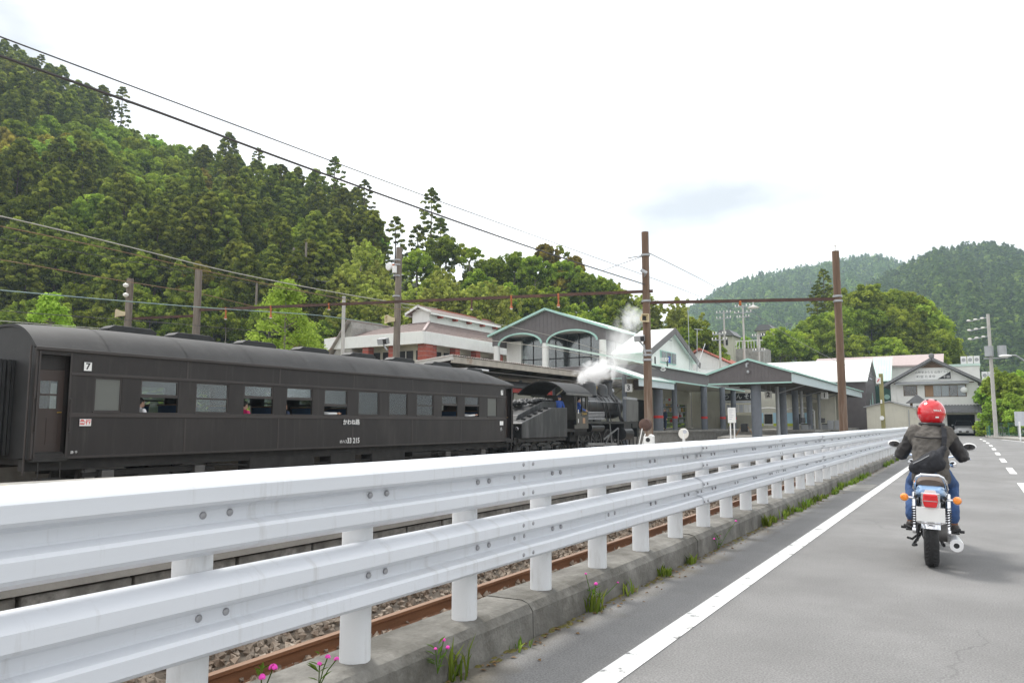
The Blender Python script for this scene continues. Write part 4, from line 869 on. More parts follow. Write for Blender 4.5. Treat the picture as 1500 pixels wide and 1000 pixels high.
# --- pavilion with red brick piers and monitor roof
pv = thing('brick_pier_pavilion', 'white fascia pavilion with brown monitor roof and red brick piers', 'building', (-50, 64, SZ))
x0, x1, y0, y1 = -56, -43.2, 55, 78; zb, zt = 8.6, 9.75
mb = MB(); mb.box(x0, x1, y0, y0 + .3, zb, zt); mb.box(x1 - .3, x1, y0 + .3, y1, zb, zt); mb.box(x0, x0 + .3, y0 + .3, y1, zb, zt); mb.box(x0 + .3, x1 - .3, y1 - .3, y1, zb, zt); part(pv, 'fascia', mb, 'plaster_white', bev=.02)
mb = MB(); mb.box(x0 + .3, x1 - .3, y0 + .3, y1 - .3, zb + .05, zb + .15); part(pv, 'soffit', mb, 'plaster_cream')
mx0, mx1, my0, my1, mz0, mz1 = -48.6, -46.4, 60, 77, 11.4, 12.45
e = .35
for p, nm in (([(x0 - e + .4, y0 + .05, zt), (x1 - .05, y0 + .05, zt), (mx1, my0, mz0), (mx0, my0, mz0)], 'f'), ([(x1 - .05, y0 + .05, zt), (x1 - .05, y1, zt), (mx1, my1, mz0), (mx1, my0, mz0)], 'r'), ([(x0 + .05, y1, zt), (x0 + .05, y0 + .05, zt), (mx0, my0, mz0), (mx0, my1, mz0)], 'l')):
    mb = MB(); roofslab(mb, p, .1); r_ = part(pv, 'roof_plane', mb, 'brown_tile')
    a, b, c, d = [Vector(q) for q in p]
    for i in range(1, 9):
        t = i / 9; m2 = MB(); m2.bar(a.lerp(d, t) + Vector((0, 0, .012)), b.lerp(c, t) + Vector((0, 0, .012)), .05, .03); part(r_, 'tile_course', m2, 'brown_tile')
mb = MB(); mb.bar((x1 - .05, y0 + .05, zt + .04), (mx1, my0, mz0 + .04), .22, .12); part(pv, 'hip_ridge', mb, 'pink_roof')
mb = MB(); mb.box(mx0, mx1, my0, my1, mz0 - .4, mz1); mb.prism([(mx0, mz1), (mx1, mz1), ((mx0 + mx1) / 2, mz1 + .5)], 'y', my0, my1); part(pv, 'monitor', mb, 'plaster_white')
for s in (-1, 1):
    xm = (mx0 + mx1) / 2; mb = MB(); roofslab(mb, [(xm + s * 1.65, my0 - .5, mz1 - .12), (xm + s * 1.65, my1 + .3, mz1 - .12), (xm, my1 + .3, mz1 + .62), (xm, my0 - .5, mz1 + .62)][::s], .09); part(pv, 'monitor_roof', mb, 'brown_tile')
    mb = MB(); mb.bar((xm + s * 1.66, my0 - .52, mz1 - .14), (xm, my0 - .52, mz1 + .60), .06, .22); mb.box(*sorted((xm + s * 1.64, xm + s * 1.70)), my0 - .5, my1 + .3, mz1 - .36, mz1 - .12); part(pv, 'bargeboard', mb, 'plaster_white')
mb = MB(); mb.bar((xm, my0 - .5, mz1 + .64), (xm, my1 + .3, mz1 + .64), .2, .1); part(pv, 'ridge_cap', mb, 'red_tile')
for i in range(6):
    mb = MB(); yy = my0 + 1.3 + i * 2.6; mb.box(mx1, mx1 + .55, yy, yy + .35, mz1 - .55, mz1 - .22); part(pv, 'red_bracket', mb, 'brick_red', bev=.03)
for X, Y, w in ((-50.6, 55.3, .75), (-43.8, 55.6, 1.0), (-43.8, 57.0, .5), (-43.8, 60.5, .7), (-43.8, 64.2, .7), (-43.8, 68.6, .7), (-55, 55.6, .8), (-47.6, 55.6, .6)):
    mb = MB(); mb.box(X - w / 2, X + w / 2, Y - .05, Y + w, SZ, zb + .05)
    pr = part(pv, 'brick_pier', mb, 'brick_red')
    for k in range(5):
        m2 = MB(); z = zb - .25 - k * .42; m2.box(X - w / 2 - .006, X + w / 2 + .006, Y - .056, Y + w + .006, z, z + .03); part(pr, 'mortar_course', m2, 'concrete')
mb = MB(); mb.box(x0 + 1.2, x1 - 1.6, y0 + 2, y1 - 1, SZ, zb + .05); part(pv, 'inner_wall', mb, 'plaster_cream')
for X in np.arange(-54, -45.5, 2.1):
    mb = MB(); mb.box(X, X + 1.7, y0 + 1.93, y0 + 1.99, 5.6, 8.2); w_ = part(pv, 'window', mb, 'ink'); mb = MB(); mb.box(X + .8, X + .9, y0 + 1.88, y0 + 1.925, 5.6, 8.2); mb.box(X, X + 1.7, y0 + 1.88, y0 + 1.923, 7.2, 7.28); part(w_, 'window_bar', mb, 'plaster_white')
for Y in np.arange(58, 76, 2.3):
    mb = MB(); mb.box(x1 - 1.59, x1 - 1.53, Y, Y + 1.8, 5.6, 8.2); w_ = part(pv, 'window', mb, 'ink'); mb = MB(); mb.box(x1 - 1.529, x1 - 1.49, Y + .85, Y + .95, 5.6, 8.2); mb.box(x1 - 1.529, x1 - 1.49, Y, Y + 1.8, 7.0, 7.06); mb.box(x1 - 1.529, x1 - 1.49, Y, Y + 1.8, 7.6, 7.65); part(w_, 'window_bar', mb, 'plaster_white')
# --- station hall with two arches in a dark gable
ah = thing('arched_station_hall', 'station hall with two mint edged arches under a dark gable', 'building', (-34, 70, SZ))
ax0, ax1, ay0, ay1 = -40.1, -27.9, 62.0, 77; ez0, ez1, ap = 8.75, 9.85, 11.95; am = (ax0 + ax1) / 2
arcs = [(-39.35, -34.55), (-33.95, -28.75)]
poly = [(ax0, ez0)]
for a, b in arcs:
    c = (a + b) / 2; rx = (b - a) / 2
    poly += [(c - rx * math.cos(t), ez0 + 1.05 * math.sin(t)) for t in np.linspace(0.0, math.pi, 19)]
poly += [(ax1, ez0), (ax1, ez1), (am, ap), (ax0, ez1)]
mb = MB(); mb.prism(poly, 'y', ay0, ay0 + .5); part(ah, 'gable_front', mb, 'slate_clad')
for i, X in enumerate(np.arange(ax0 + .3, ax1, .42)):
    zt_ = ez1 + (ap - ez1) * (1 - abs(X - am) / (ax1 - am)) - .12; zl = ez0
    for a, b in arcs:
        if a < X < b: zl = ez0 + 1.05 * math.sqrt(max(0, 1 - ((X - (a + b) / 2) / ((b - a) / 2)) ** 2))
    mb = MB(); mb.box(X - .018, X + .018, ay0 - .022, ay0, zl + .1, zt_); part(ah, 'cladding_batten', mb, 'slate_clad')
for a, b in arcs:
    c = (a + b) / 2; rx = (b - a) / 2; mb = MB(); mb.tube([(c - rx * math.cos(t), ay0 - .02, ez0 + 1.05 * math.sin(t)) for t in np.linspace(0, math.pi, 19)], .10, 6); part(ah, 'arch_trim', mb, 'mint', smooth=True)
for s in (-1, 1):
    xe = ax1 if s > 0 else ax0; p = [(xe + s * .35, ay0 - .35, ez1 - .06), (xe + s * .35, ay1, ez1 - .06), (am, ay1, ap + .08), (am, ay0 - .35, ap + .08)][::s]
    mb = MB(); roofslab(mb, p, .14); part(ah, 'roof_plane', mb, 'mint_roof')
    mb = MB(); mb.bar((xe + s * .35, ay0 - .37, ez1 - .12), (am, ay0 - .37, ap + .02), .06, .2); part(ah, 'roof_trim', mb, 'mint')
    mb = MB(); mb.box(*sorted((xe, xe - s * .25)), ay0 + .5, ay1, ez0, ez1 - .05); part(ah, 'side_fascia', mb, 'slate_clad')
    mb = MB(); mb.wall('x', *sorted((xe - s * .3, xe - s * .55)), ay0 + 2.6, ay1, SZ, ez0, [(66.2, 68.0, 6.2, 8.2)]); part(ah, 'side_wall', mb, 'plaster_white')
for X in (ax0 + .38, -34.25, ax1 - .42):
    mb = MB(); mb.cyl((X, ay0 + .25, SZ), (X, ay0 + .25, ez0), .32, n=18); part(ah, 'round_column', mb, 'plaster_white', smooth=True)
mb = MB(); mb.box(ax0 + .3, ax0 + 2.0, ay0 + 2.2, ay0 + 2.5, SZ, ez0 + .6); part(ah, 'front_wall', mb, 'plaster_white')
X = ax0 + 2.05
while X < ax1 - .8:
    mb = MB(); mb.box(X, X + 1.18, ay0 + 2.45, ay0 + 2.47, 5.5, ez0 + 1.0); part(ah, 'glass_panel', mb, 'shop_glass')
    mb = MB(); mb.box(X + 1.18, X + 1.26, ay0 + 2.40, ay0 + 2.50, 5.5, ez0 + 1.0); part(ah, 'mullion', mb, 'ink'); X += 1.26
mb = MB(); mb.box(ax0 + 2.0, ax1 - .6, ay0 + 2.40, ay0 + 2.50, 7.4, 7.5); part(ah, 'transom', mb, 'ink')
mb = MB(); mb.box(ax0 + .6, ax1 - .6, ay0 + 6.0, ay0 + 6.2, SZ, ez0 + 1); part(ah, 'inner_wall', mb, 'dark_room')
mb = MB(); mb.box(ax0 + .3, ax1 - .3, ay0 + .52, ay1 - .2, ez0 + 1.06, ez0 + 1.09); mb.box(ax0, ax1, ay0, ay0 + 6, 5.2, 5.45); part(ah, 'floor_slab', mb, 'concrete_light')
mb = MB(); mb.box(-31.6, -30.6, ay0 + 2.6, ay0 + 2.63, 6.2, 7.6); mb.box(-37.0, -36.3, ay0 + 2.6, ay0 + 2.63, 6.3, 7.5); part(ah, 'notice', mb, 'white_cloth')
mb = MB(); 
for z in (6.0, 6.4): mb.tube([(ax0 + .5, ay0 + .1, z), (ax1 - .5, ay0 + .1, z)], .03, 6)
part(ah, 'railing', mb, 'grey_metal')
# --- white gabled wing with the mint window
wg = thing('white_gabled_wing', 'white gabled wing with small window beside the arched hall', 'building', (-25, 62, SZ))
gX, gXb, g0, g1, gm, gz, ga = -22.0, -24.6, 55.7, 68.9, 62.25, 6.85, 9.25
mb = MB(); mb.prism([(g0 + .5, 4.6), (g1 - .5, 4.6), (g1 - .5, gz + .05), (gm, ga - .15), (g0 + .5, gz + .05)], 'x', gXb, gX); part(wg, 'wall', mb, 'plaster_white')
for ye_ in (g0, g1):
    p = [(gX + .5, ye_, gz), (gXb, ye_, gz), (gXb, gm, ga + .1), (gX + .5, gm, ga + .1)]
    mb = MB(); roofslab(mb, p if ye_ > gm else p[::-1], .12); part(wg, 'roof_plane', mb, 'pale_roof')
    mb = MB(); mb.bar((gX + .53, ye_ + (.1 if ye_ > gm else -.1), gz - .32), (gX + .53, gm, ga - .12), .1, .5); part(wg, 'bargeboard', mb, 'slate_clad')
mb = MB(); mb.box(gX, gX + .08, 59.8, 63.6, 6.25, 7.3); w_ = part(wg, 'window', mb, 'mint')
for Y in (59.95, 61.2, 62.45):
    mb = MB(); mb.box(gX + .08, gX + .12, Y, Y + 1.05, 6.33, 7.22); part(w_, 'pane', mb, 'shop_glass')
mb = MB(); mb.box(gX + .121, gX + .14, 61.5, 61.95, 6.34, 6.9); part(w_, 'poster', mb, 'work_blue')
mb = MB(); mb.box(gX, gX + .06, 61.9, 62.7, 8.3, 8.4); part(wg, 'vent', mb, 'grey_metal')
mb = MB(); mb.tube([(-21.0, 64.4, 5.2), (-21.0, 64.4, 12.2)], .03, 6); part(wg, 'mast', mb, 'grey_metal')
mb = MB(); mb.tube([(-20.6, 65.2, 5.4), (-20.6, 65.6, 9.6)], .035, 6); mb.tube([(-20.6, 65.2, 6), (-20.4, 67.2, 8.4)], .03, 6); mb.tube([(-20.6, 64.8, 9.5), (-20.6, 67.2, 9.7)], .03, 6); part(wg, 'aerial', mb, 'grey_metal')
# --- long low station house with slate fascia along the platform
ls = thing('low_station_house', 'low station house with slate fascia and mint roof along the platform', 'building', (-22, 60, SZ))
lx = -18.6; ly0, ly1 = 47.6, 73.4; lz0, lz1, lzt = 4.32, 5.20, 5.5
mb = MB(); mb.box(lx - .15, lx, ly0, ly1, lz0, lz1); mb.box(-26.2, lx - .15, ly0, ly0 + .15, lz0, lz1); part(ls, 'fascia', mb, 'slate_clad')
mb = MB(); mb.box(lx - .02, lx + .06, ly0 - .05, ly1, lz0 - .10, lz0 - .002); mb.box(-26.2, lx - .02, ly0 - .06, ly0 + .02, lz0 - .10, lz0 - .002); part(ls, 'mint_trim', mb, 'mint')
pr_ = [(lx + .3, ly0 - .3, lz1 + .02), (lx + .3, ly1, lz1 + .02), (-26.0, ly1, 6.9), (-26.0, ly0 - .3, 6.9)]
mb = MB(); roofslab(mb, pr_, .1); part(ls, 'roof_plane', mb, 'mint_roof'); ribs(ls, pr_, 34, 'mint_roof', name='roof_seam')
mb = MB(); mb.box(-26, lx - .16, ly0 + .16, ly1, lz0 - .04, lz0 + .0); part(ls, 'ceiling', mb, 'plaster_cream')
mb = MB(); mb.wall('x', -24.2, -24.0, 50, 73.8, SZ, lz0 - .04, [(58, 62, SZ, 3.2), (64.5, 72.5, SZ + .1, 3.0)]); part(ls, 'back_wall', mb, 'plaster_cream')
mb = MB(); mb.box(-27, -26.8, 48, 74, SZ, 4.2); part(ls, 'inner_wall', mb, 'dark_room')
mb = MB(); mb.wall('y', 74.0, 74.2, -24.0, -10.6, SZ, 4.9, [(-20.6, -17.5, 2.0, 3.4), (-14.2, -12.2, SZ, 3.1)]); part(ls, 'end_wall', mb, 'plaster_cream')
mb = MB(); mb.box(-24, -10.5, 78, 78.2, SZ, 5); part(ls, 'rear_wall', mb, 'plaster_olive')
for i, (X, Y, r) in enumerate(((-18.9, 50.8, .34), (-19.4, 55.7, .2), (-18.75, 61.0, .26), (-18.3, 64.8, .24), (-18.9, 70.5, .24))):
    mb = MB(); mb.cyl((X, Y, SZ), (X, Y, lz0 - .05), r, n=16); c_ = part(ls, 'column', mb, 'column_grey', smooth=True)
    m2 = MB(); m2.lathe([(r + .006, 1.58), (r + .012, 1.60), (r + .012, 1.74), (r + .006, 1.76)], (X, Y, 0), 'z', 16, caps=False); part(c_, 'red_band', m2, 'signal_red')
# shop: noodle counter with its sign board
mb = MB(); mb.box(-20.9, -17.4, 73.80, 73.99, 3.42, 4.10); sb = part(ls, 'shop_sign', mb, 'ink')
text(ls, 'lettering', 'うどん そば', .58, (-19.15, 73.79, 3.76), (0, -1, 0), 'white_ink', .004)
mb = MB(); mb.box(-20.5, -17.6, 73.7, 73.98, 3.16, 3.36); part(ls, 'menu_light', mb, 'curtain')
for k in range(7):
    mb = MB(); X = -20.5 + k * .42; mb.box(X, X + .34, 73.86, 73.98, 2.25, 3.0); part(ls, 'menu_card', mb, 'white_cloth' if k % 3 else 'curtain')
mb = MB(); mb.box(-21.0, -17.3, 73.3, 73.97, SZ, 1.98); part(ls, 'counter', mb, 'plaster_olive')
for k in range(4):                                           # shelves of the kiosk
    mb = MB(); mb.box(-24.35, -24.05, 64.6, 72.4, 1.25 + k * .5, 1.29 + k * .5); part(ls, 'kiosk_shelf', mb, 'curtain')
for k in range(26):
    mb = MB(); Y = random.uniform(64.7, 72); z = 1.295 + random.randrange(4) * .5; mb.box(-24.3, -24.06, Y, Y + random.uniform(.25, .55), z, z + random.uniform(.2, .42)); part(ls, 'kiosk_goods', mb, random.choice(('white_cloth', 'shop_print', 'curtain', 'red_cloth', 'orange_print', 'white_cloth')))
mb = MB(); mb.box(-23.98, -23.9, 66, 68.6, 3.25, 3.5); part(ls, 'lit_sign', mb, 'plate_white'); mb = MB(); mb.box(-23.9, -23.88, 66.9, 67.5, 3.27, 3.48); part(ls, 'lit_sign_mark', mb, 'signal_red')
# folding fence panels with arched tops carrying blank posters
for k, (X, w, hgt) in enumerate(((-19.2, 0, 0), (-15.9, 2.7, 1), (-13.2, 2.5, 1))):
    g = thing('poster_stand', ['narrow poster board before the noodle counter', 'arched white stand with poster beside the canopy column', 'arched white stand with poster farther along the platform'][k], 'poster stand', (X, 71, SZ))
    if w:
        mb = MB(); mb.tube([(X - w / 2, 71, SZ)] + [(X - w / 2 * math.cos(t), 71, SZ + 1.55 + .35 * math.sin(t)) for t in np.linspace(0, math.pi, 11)] + [(X + w / 2, 71, SZ)], .06, 8); part(g, 'arched_frame', mb, 'plaster_white', smooth=True)
        for z in (.35, 1.35): 
            mb = MB(); mb.box(X - w / 2 + .04, X + w / 2 - .04, 70.97, 71.03, SZ + z, SZ + z + .08); part(g, 'cross_rail', mb, 'plaster_white')
        mb = MB(); mb.box(X - .35, X + .35, 70.98, 71.02, SZ + .44, SZ + 1.34); part(g, 'panel', mb, 'dark_room')
    for d in ((-.75, .75) if w else (0,)):
        mb = MB(); mb.box(X + d - .32, X + d + .32, 70.93, 70.968, SZ + .25, SZ + 1.45); p_ = part(g, 'poster', mb, 'poster_blue'); mb = MB(); mb.box(X + d - .32, X + d + .32, 70.922, 70.929, SZ + .25, SZ + .50); part(p_, 'poster_band', mb, 'poster_green')
        if not w:
            for q in (-.25, .25): mb = MB(); mb.cyl((X + q, 71.0, SZ), (X + q, 71.0, SZ + 1.4), .025, n=6); part(g, 'leg', mb, 'grey_metal')
# --- gabled platform canopy with slate front
gc = thing('gabled_platform_canopy', 'gabled platform canopy with slate cladding and mint edge on grey columns', 'canopy', (-12.3, 66, SZ))
cx0, cx1, cyf, cyb = -15.0, -9.7, 50, 86; ce0, ce1, ca = 3.86, 4.48, 5.36; cm = (cx0 + cx1) / 2
mb = MB(); mb.prism([(cx0, ce0), (cx1, ce0), (cx1, ce1), (cm, ca), (cx0, ce1)], 'y', cyf, cyf + .12); part(gc, 'gable_front', mb, 'slate_clad')
for X in np.arange(cx0 + .15, cx1, .22):
    mb = MB(); zt_ = ce1 + (ca - ce1) * (1 - abs(X - cm) / (cx1 - cm)) - .1; mb.box(X - .012, X + .012, cyf - .016, cyf, ce0 + .08, zt_); part(gc, 'cladding_batten', mb, 'slate_clad')
for s in (-1, 1):
    xe = cx1 if s > 0 else cx0; p = [(xe + s * .1, cyf - .1, ce1 + .02), (xe + s * .1, cyb, ce1 + .02), (cm, cyb, ca + .06), (cm, cyf - .1, ca + .06)][::s]
    mb = MB(); roofslab(mb, p, .07); part(gc, 'roof_plane', mb, 'pale_roof')
    mb = MB(); mb.box(*sorted((xe, xe - s * .1)), cyf + .12, cyb, ce0 - .02, ce1 - .06); part(gc, 'side_fascia', mb, 'pale_blue_fascia')
    mb = MB(); mb.bar((xe + s * .12, cyf - .12, ce1 - .01), (cm, cyf - .12, ca + .03), .05, .13); part(gc, 'mint_edge', mb, 'mint'); mb = MB(); mb.box(*sorted((xe + s * .1, xe + s * .16)), cyf - .1, cyb, ce1 - .05, ce1 + .05); part(gc, 'mint_gutter', mb, 'mint')
mb = MB(); mb.box(cx0 - .04, cx1 + .04, cyf - .06, cyf + .06, ce0 - .09, ce0 - .004); part(gc, 'mint_sill', mb, 'mint')
for Y, r in ((50.9, .33), (59.2, .26), (63.8, .25), (70, .25), (78, .25)):
    mb = MB(); mb.cyl((-12.15, Y, .28), (-12.15, Y, ce0 + .1), r, n=16); part(gc, 'column', mb, 'column_grey', smooth=True)
for Y in (56.6, 65.6, 74):
    mb = MB(); mb.cyl((-12.0, Y, .28), (-12.0, Y, ce0), .13, n=12); part(gc, 'steel_post', mb, 'grey_metal', smooth=True)
    for s in (-1, 1):
        mb = MB(); mb.bar((-12.0, Y, 3.35), (-12.0 + s * 1.9, Y, ce0 + .05), .08); part(gc, 'brace', mb, 'grey_metal')
for Y in np.arange(51.5, 86, 3):
    mb = MB(); mb.box(cx0 + .1, cx1 - .1, Y, Y + .12, ce0 - .02, ce0 + .14); part(gc, 'rafter', mb, 'canopy_under')
mb = MB(); mb.box(cx0 + .1, cx1 - .1, cyf + .13, cyb - .1, ce0 + .3, ce0 + .33); part(gc, 'ceiling', mb, 'canopy_under')
mb = MB(); mb.tube([(cm, cyf - .1, ca - .25), (cm - .05, cyf - .3, ca - .3), (cm - .05, cyf - .3, ca - .5)], .06, 8); mb.lathe([(.05, 4.45), (.09, 4.5), (.09, 4.62), (.03, 4.66)], (cm, cyf - .18, 0), 'z', 12); part(gc, 'lamp', mb, 'grey_metal', smooth=True)
mb = MB(); mb.prism([(-14.6, 50.2), (-9.9, 50.2), (-9.9, 61.7), (-10.6, 61.7), (-16.6, 61.2), (-16.2, 58)], 'z', -.7, .30); solo('island_platform', mb, 'concrete', kind='structure')
# --- canopy with pale blue fascia at platform three
c3 = thing('pale_fascia_canopy', 'small canopy with pale blue fascia and mint edge behind the pole', 'canopy', (-20, 47, SZ))
p1, p2 = [(-17.5, 43.9, 4.05), (-17.5, 50.3, 4.0), (-20.4, 50.3, 5.05), (-20.4, 43.9, 5.05)], None
mb = MB(); roofslab(mb, p1, .08); part(c3, 'roof_plane', mb, 'pale_roof')
mb = MB(); mb.box(-17.6, -17.5, 43.95, 50.25, 3.52, 3.95); part(c3, 'side_fascia', mb, 'pale_blue_fascia')
mb = MB(); mb.bar((-17.45, 43.85, 4.0), (-20.4, 43.85, 5.0), .08, .12); mb.bar((-17.45, 50.33, 3.96), (-20.4, 50.33, 5.0), .08, .12); mb.box(-17.5, -17.42, 43.9, 50.3, 3.95, 4.03); part(c3, 'mint_edge', mb, 'mint')
mb = MB(); mb.prism([(-17.6, 3.55), (-17.6, 3.93), (-20.4, 4.93), (-20.4, 3.55)], 'y', 50.0, 50.1); part(c3, 'gable_panel', mb, 'slate_clad')
for Y in (45.5, 49.6):
    mb = MB(); mb.cyl((-19.2, Y, -.6), (-19.2, Y, 4.5), .16, n=12); part(c3, 'column', mb, 'column_grey', smooth=True)
# --- platform number signs
def numsign(n, c, w, label):
    t = thing('platform_number_sign', label, 'sign', c); x, y, z = c
    mb = MB(); mb.box(x - w / 2, x + w / 2, y - .04, y + .04, z - w / 2, z + w / 2); part(t, 'panel', mb, 'plate_white', bev=.01)
    text(t, 'lettering', n, w * .95, (x, y - .045, z), (0, -1, 0), 'ink', .003, extra=.012)
    mb = MB(); mb.tube([(x - w * .3, y, z + w / 2), (x - w * .3, y, z + w / 2 + .5)], .012, 5); mb.tube([(x + w * .3, y, z + w / 2), (x + w * .3, y, z + w / 2 + .5)], .012, 5); part(t, 'hanger', mb, 'grey_metal')
numsign('3', atv(921, 568, 48), .50, 'white platform sign reading three, above the locomotive front'); numsign('2', atv(1125.6, 578, 54), .50, 'white platform sign reading two, hung inside the gabled canopy front'); numsign('1', atv(1207.7, 579, 62), .55, 'white platform sign reading one, hung next to the tall brown pole')
# roof sign of three white marks on two dark posts, above the slate fascia
t = thing('roof_sign', 'small white roof lettering between two dark posts above slate fascia', 'sign', (-18.5, 51, 5.3))
for Y in (48.9, 51.3): mb = MB(); mb.box(-18.4, -18.32, Y, Y + .08, 5.1, 5.75); part(t, 'post', mb, 'ink')
text(t, 'lettering', '千頭駅', .33, (-18.3, 50.15, 5.62), (.6, -.8, 0), 'white_ink', .01); text(t, 'lettering', '♨', .36, (-18.3, 50.3, 5.02 + .0), (.6, -.8, 0), 'white_ink', .01)
# --- long white roofed hall behind, with dark gable end
wh = thing('white_roofed_hall', 'long hall with wide white roof and dark gable end', 'building', (-19, 93, SZ))
mb = MB(); mb.prism([(88.4, 0), (98, 0), (98, 5.75), (93.2, 8.1), (88.4, 5.75)], 'x', -29.5, -9.6); part(wh, 'wall', mb, 'slate_clad')
for p in ([(-31, 87.6, 5.7), (-9.3, 87.6, 5.7), (-9.3, 93.2, 8.4), (-31, 93.2, 8.4)], [(-9.3, 98.8, 5.7), (-31, 98.8, 5.7), (-31, 93.2, 8.4), (-9.3, 93.2, 8.4)]):
    mb = MB(); roofslab(mb, p, .12); part(wh, 'roof_plane', mb, 'pale_roof')
for a in ((92.2, 1.0), (94.4, 1.8)):
    mb = MB(); mb.prism([(a[0] - .5, SZ + a[1]), (a[0] + .5, SZ + a[1]), (a[0] + .5, SZ + a[1] + 1.2), (a[0], SZ + a[1] + 2.1), (a[0] - .5, SZ + a[1] + 1.2)], 'x', -9.59, -9.55); part(wh, 'gable_window', mb, 'mint')
mb = MB(); mb.box(-9.59, -9.54, 92.3, 94.6, 6.1, 6.25); part(wh, 'gable_lettering', mb, 'curtain')
# --- small green building with striped roof
gb = thing('green_kiosk_building', 'dark green walled building with steep mint striped roof', 'building', (-8.9, 100, 0))
mb = MB(); mb.box(-10.6, -8.1, 99.2, 102.4, 0, 6.2); part(gb, 'wall', mb, 'green_wall')
p = [(-10.0, 98.9, 6.2), (-7.95, 98.9, 6.2), (-7.95, 102, 9.2), (-10.0, 102, 9.2)]
mb = MB(); roofslab(mb, p, .1); part(gb, 'roof_plane', mb, 'mint_roof'); ribs(gb, p, 7, 'mint_roof', w=.06, h=.05, name='roof_seam')
for z in (3.2, 4.3): mb = MB(); mb.lathe([(.0, -.02), (.3, -.02), (.3, .02), (.0, .02)], (-8.5, 99.18, z), 'y', 14); part(gb, 'white_disc', mb, 'mint')

# ================================================================== HOUSE, SHED AND OTHER BUILDINGS
hs = thing('gabled_house', 'two storey white house with sign in its gable and garage', 'house', (-3.2, 91, 0))
hx0, hx1, hy, hyb = -7.0, 0.62, 86.0, 96.0; hm = -3.15; he, ha = 5.15, 7.45
mb = MB(); mb.wall('y', hy, hy + .2, hx0, hx1, 0, he, [(-5.84, -4.6, 3.95, 4.98), (-3.95, -.35, 3.8, 5.0), (-2.15, .20, -.1, 2.1)])
mb.prism([(hx0, he), (hx1, he), (hm, ha)], 'y', hy, hy + .2); part(hs, 'front_wall', mb, 'plaster_white')
mb = MB(); mb.wall('x', hx1 - .2, hx1, hy + .2, hyb, 0, he, [(89, 90.5, 3.9, 4.9)]); mb.box(hx0, hx0 + .2, hy + .2, hyb, 0, he); mb.box(hx0 + .2, hx1 - .2, hyb - .2, hyb, 0, he); part(hs, 'side_wall', mb, 'plaster_white')
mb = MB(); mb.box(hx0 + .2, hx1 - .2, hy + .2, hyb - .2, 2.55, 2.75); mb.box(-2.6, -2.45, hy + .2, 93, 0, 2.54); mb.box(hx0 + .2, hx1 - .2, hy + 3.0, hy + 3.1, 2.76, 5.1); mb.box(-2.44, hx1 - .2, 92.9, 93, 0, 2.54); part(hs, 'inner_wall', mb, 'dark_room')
for s in (-1, 1):
    xe = (hx1 + .75) if s > 0 else (hx0 - .65); ze = he - .12
    p = [(xe, hy - .6, ze), (xe, hyb + .5, ze), (hm, hyb + .5, ha + .22), (hm, hy - .6, ha + .22)][::s]
    mb = MB(); roofslab(mb, p, .14); rp_ = part(hs, 'roof_plane', mb, 'grey_tile')
    a, b, c, d = [Vector(q) for q in p]
    for i in range(30):
        t = i / 29; m2 = MB()
        e0, e1 = (Vector(p[0]), Vector(p[1])) if s > 0 else (Vector(p[3]), Vector(p[2])); r0, r1 = (Vector(p[3]), Vector(p[2])) if s > 0 else (Vector(p[0]), Vector(p[1]))
        m2.bar(e0.lerp(e1, t) + Vector((0, 0, .03)), r0.lerp(r1, t) + Vector((0, 0, .03)), .11, .06); part(rp_, 'tile_row', m2, 'grey_tile')
    mb = MB(); mb.bar((xe, hy - .64, ze - .05), (hm, hy - .64, ha + .16), .07, .26); part(hs, 'bargeboard', mb, 'grey_tile')
mb = MB(); mb.bar((hm, hy - .65, ha + .30), (hm, hyb + .5, ha + .30), .3, .22); mb.ell((hm, hy - .66, ha + .42), (.26, .1, .26)); part(hs, 'ridge_cap', mb, 'grey_tile', smooth=True)
mb = MB(); mb.box(hx0 + .3, hx1 - .3, hy - .04, hy - .002, he + .02, he + .10); part(hs, 'gable_band', mb, 'frame_brown')
mb = MB(); mb.prism([(hm - 1.1, ha - .72), (hm + 1.1, ha - .72), (hm, ha - .05)], 'y', hy - .03, hy - .002); part(hs, 'gable_vent', mb, 'frame_brown')
mb = MB(); mb.box(-4.7, -1.55, hy - .12, hy - .045, 5.55, 6.5); sg = part(hs, 'sign_board', mb, 'plate_white')
text(hs, 'lettering', '山野草きらら 山岳ｸﾞﾘｰﾝ', .27, (-3.25, hy - .125, 6.27), (0, -1, 0), 'ink', .003); text(hs, 'lettering', '町営 たまゆ', .32, (-3.75, hy - .125, 5.84), (0, -1, 0), 'ink', .003)
mb = MB(); mb.prism([(-2.75, 5.58), (-1.6, 5.58), (-1.6, 6.3)], 'y', hy - .128, hy - .121); part(hs, 'sign_triangle', mb, 'ink'); text(hs, 'lettering', '千頭', .3, (-1.98, hy - .132, 5.76), (0, -1, 0), 'white_ink', .003)
mb = MB(); roofslab(mb, [(-6.5, hy - .75, 5.12), (-.1, hy - .75, 5.12), (-.1, hy, 5.38), (-6.5, hy, 5.38)], .05); part(hs, 'awning', mb, 'grey_metal')
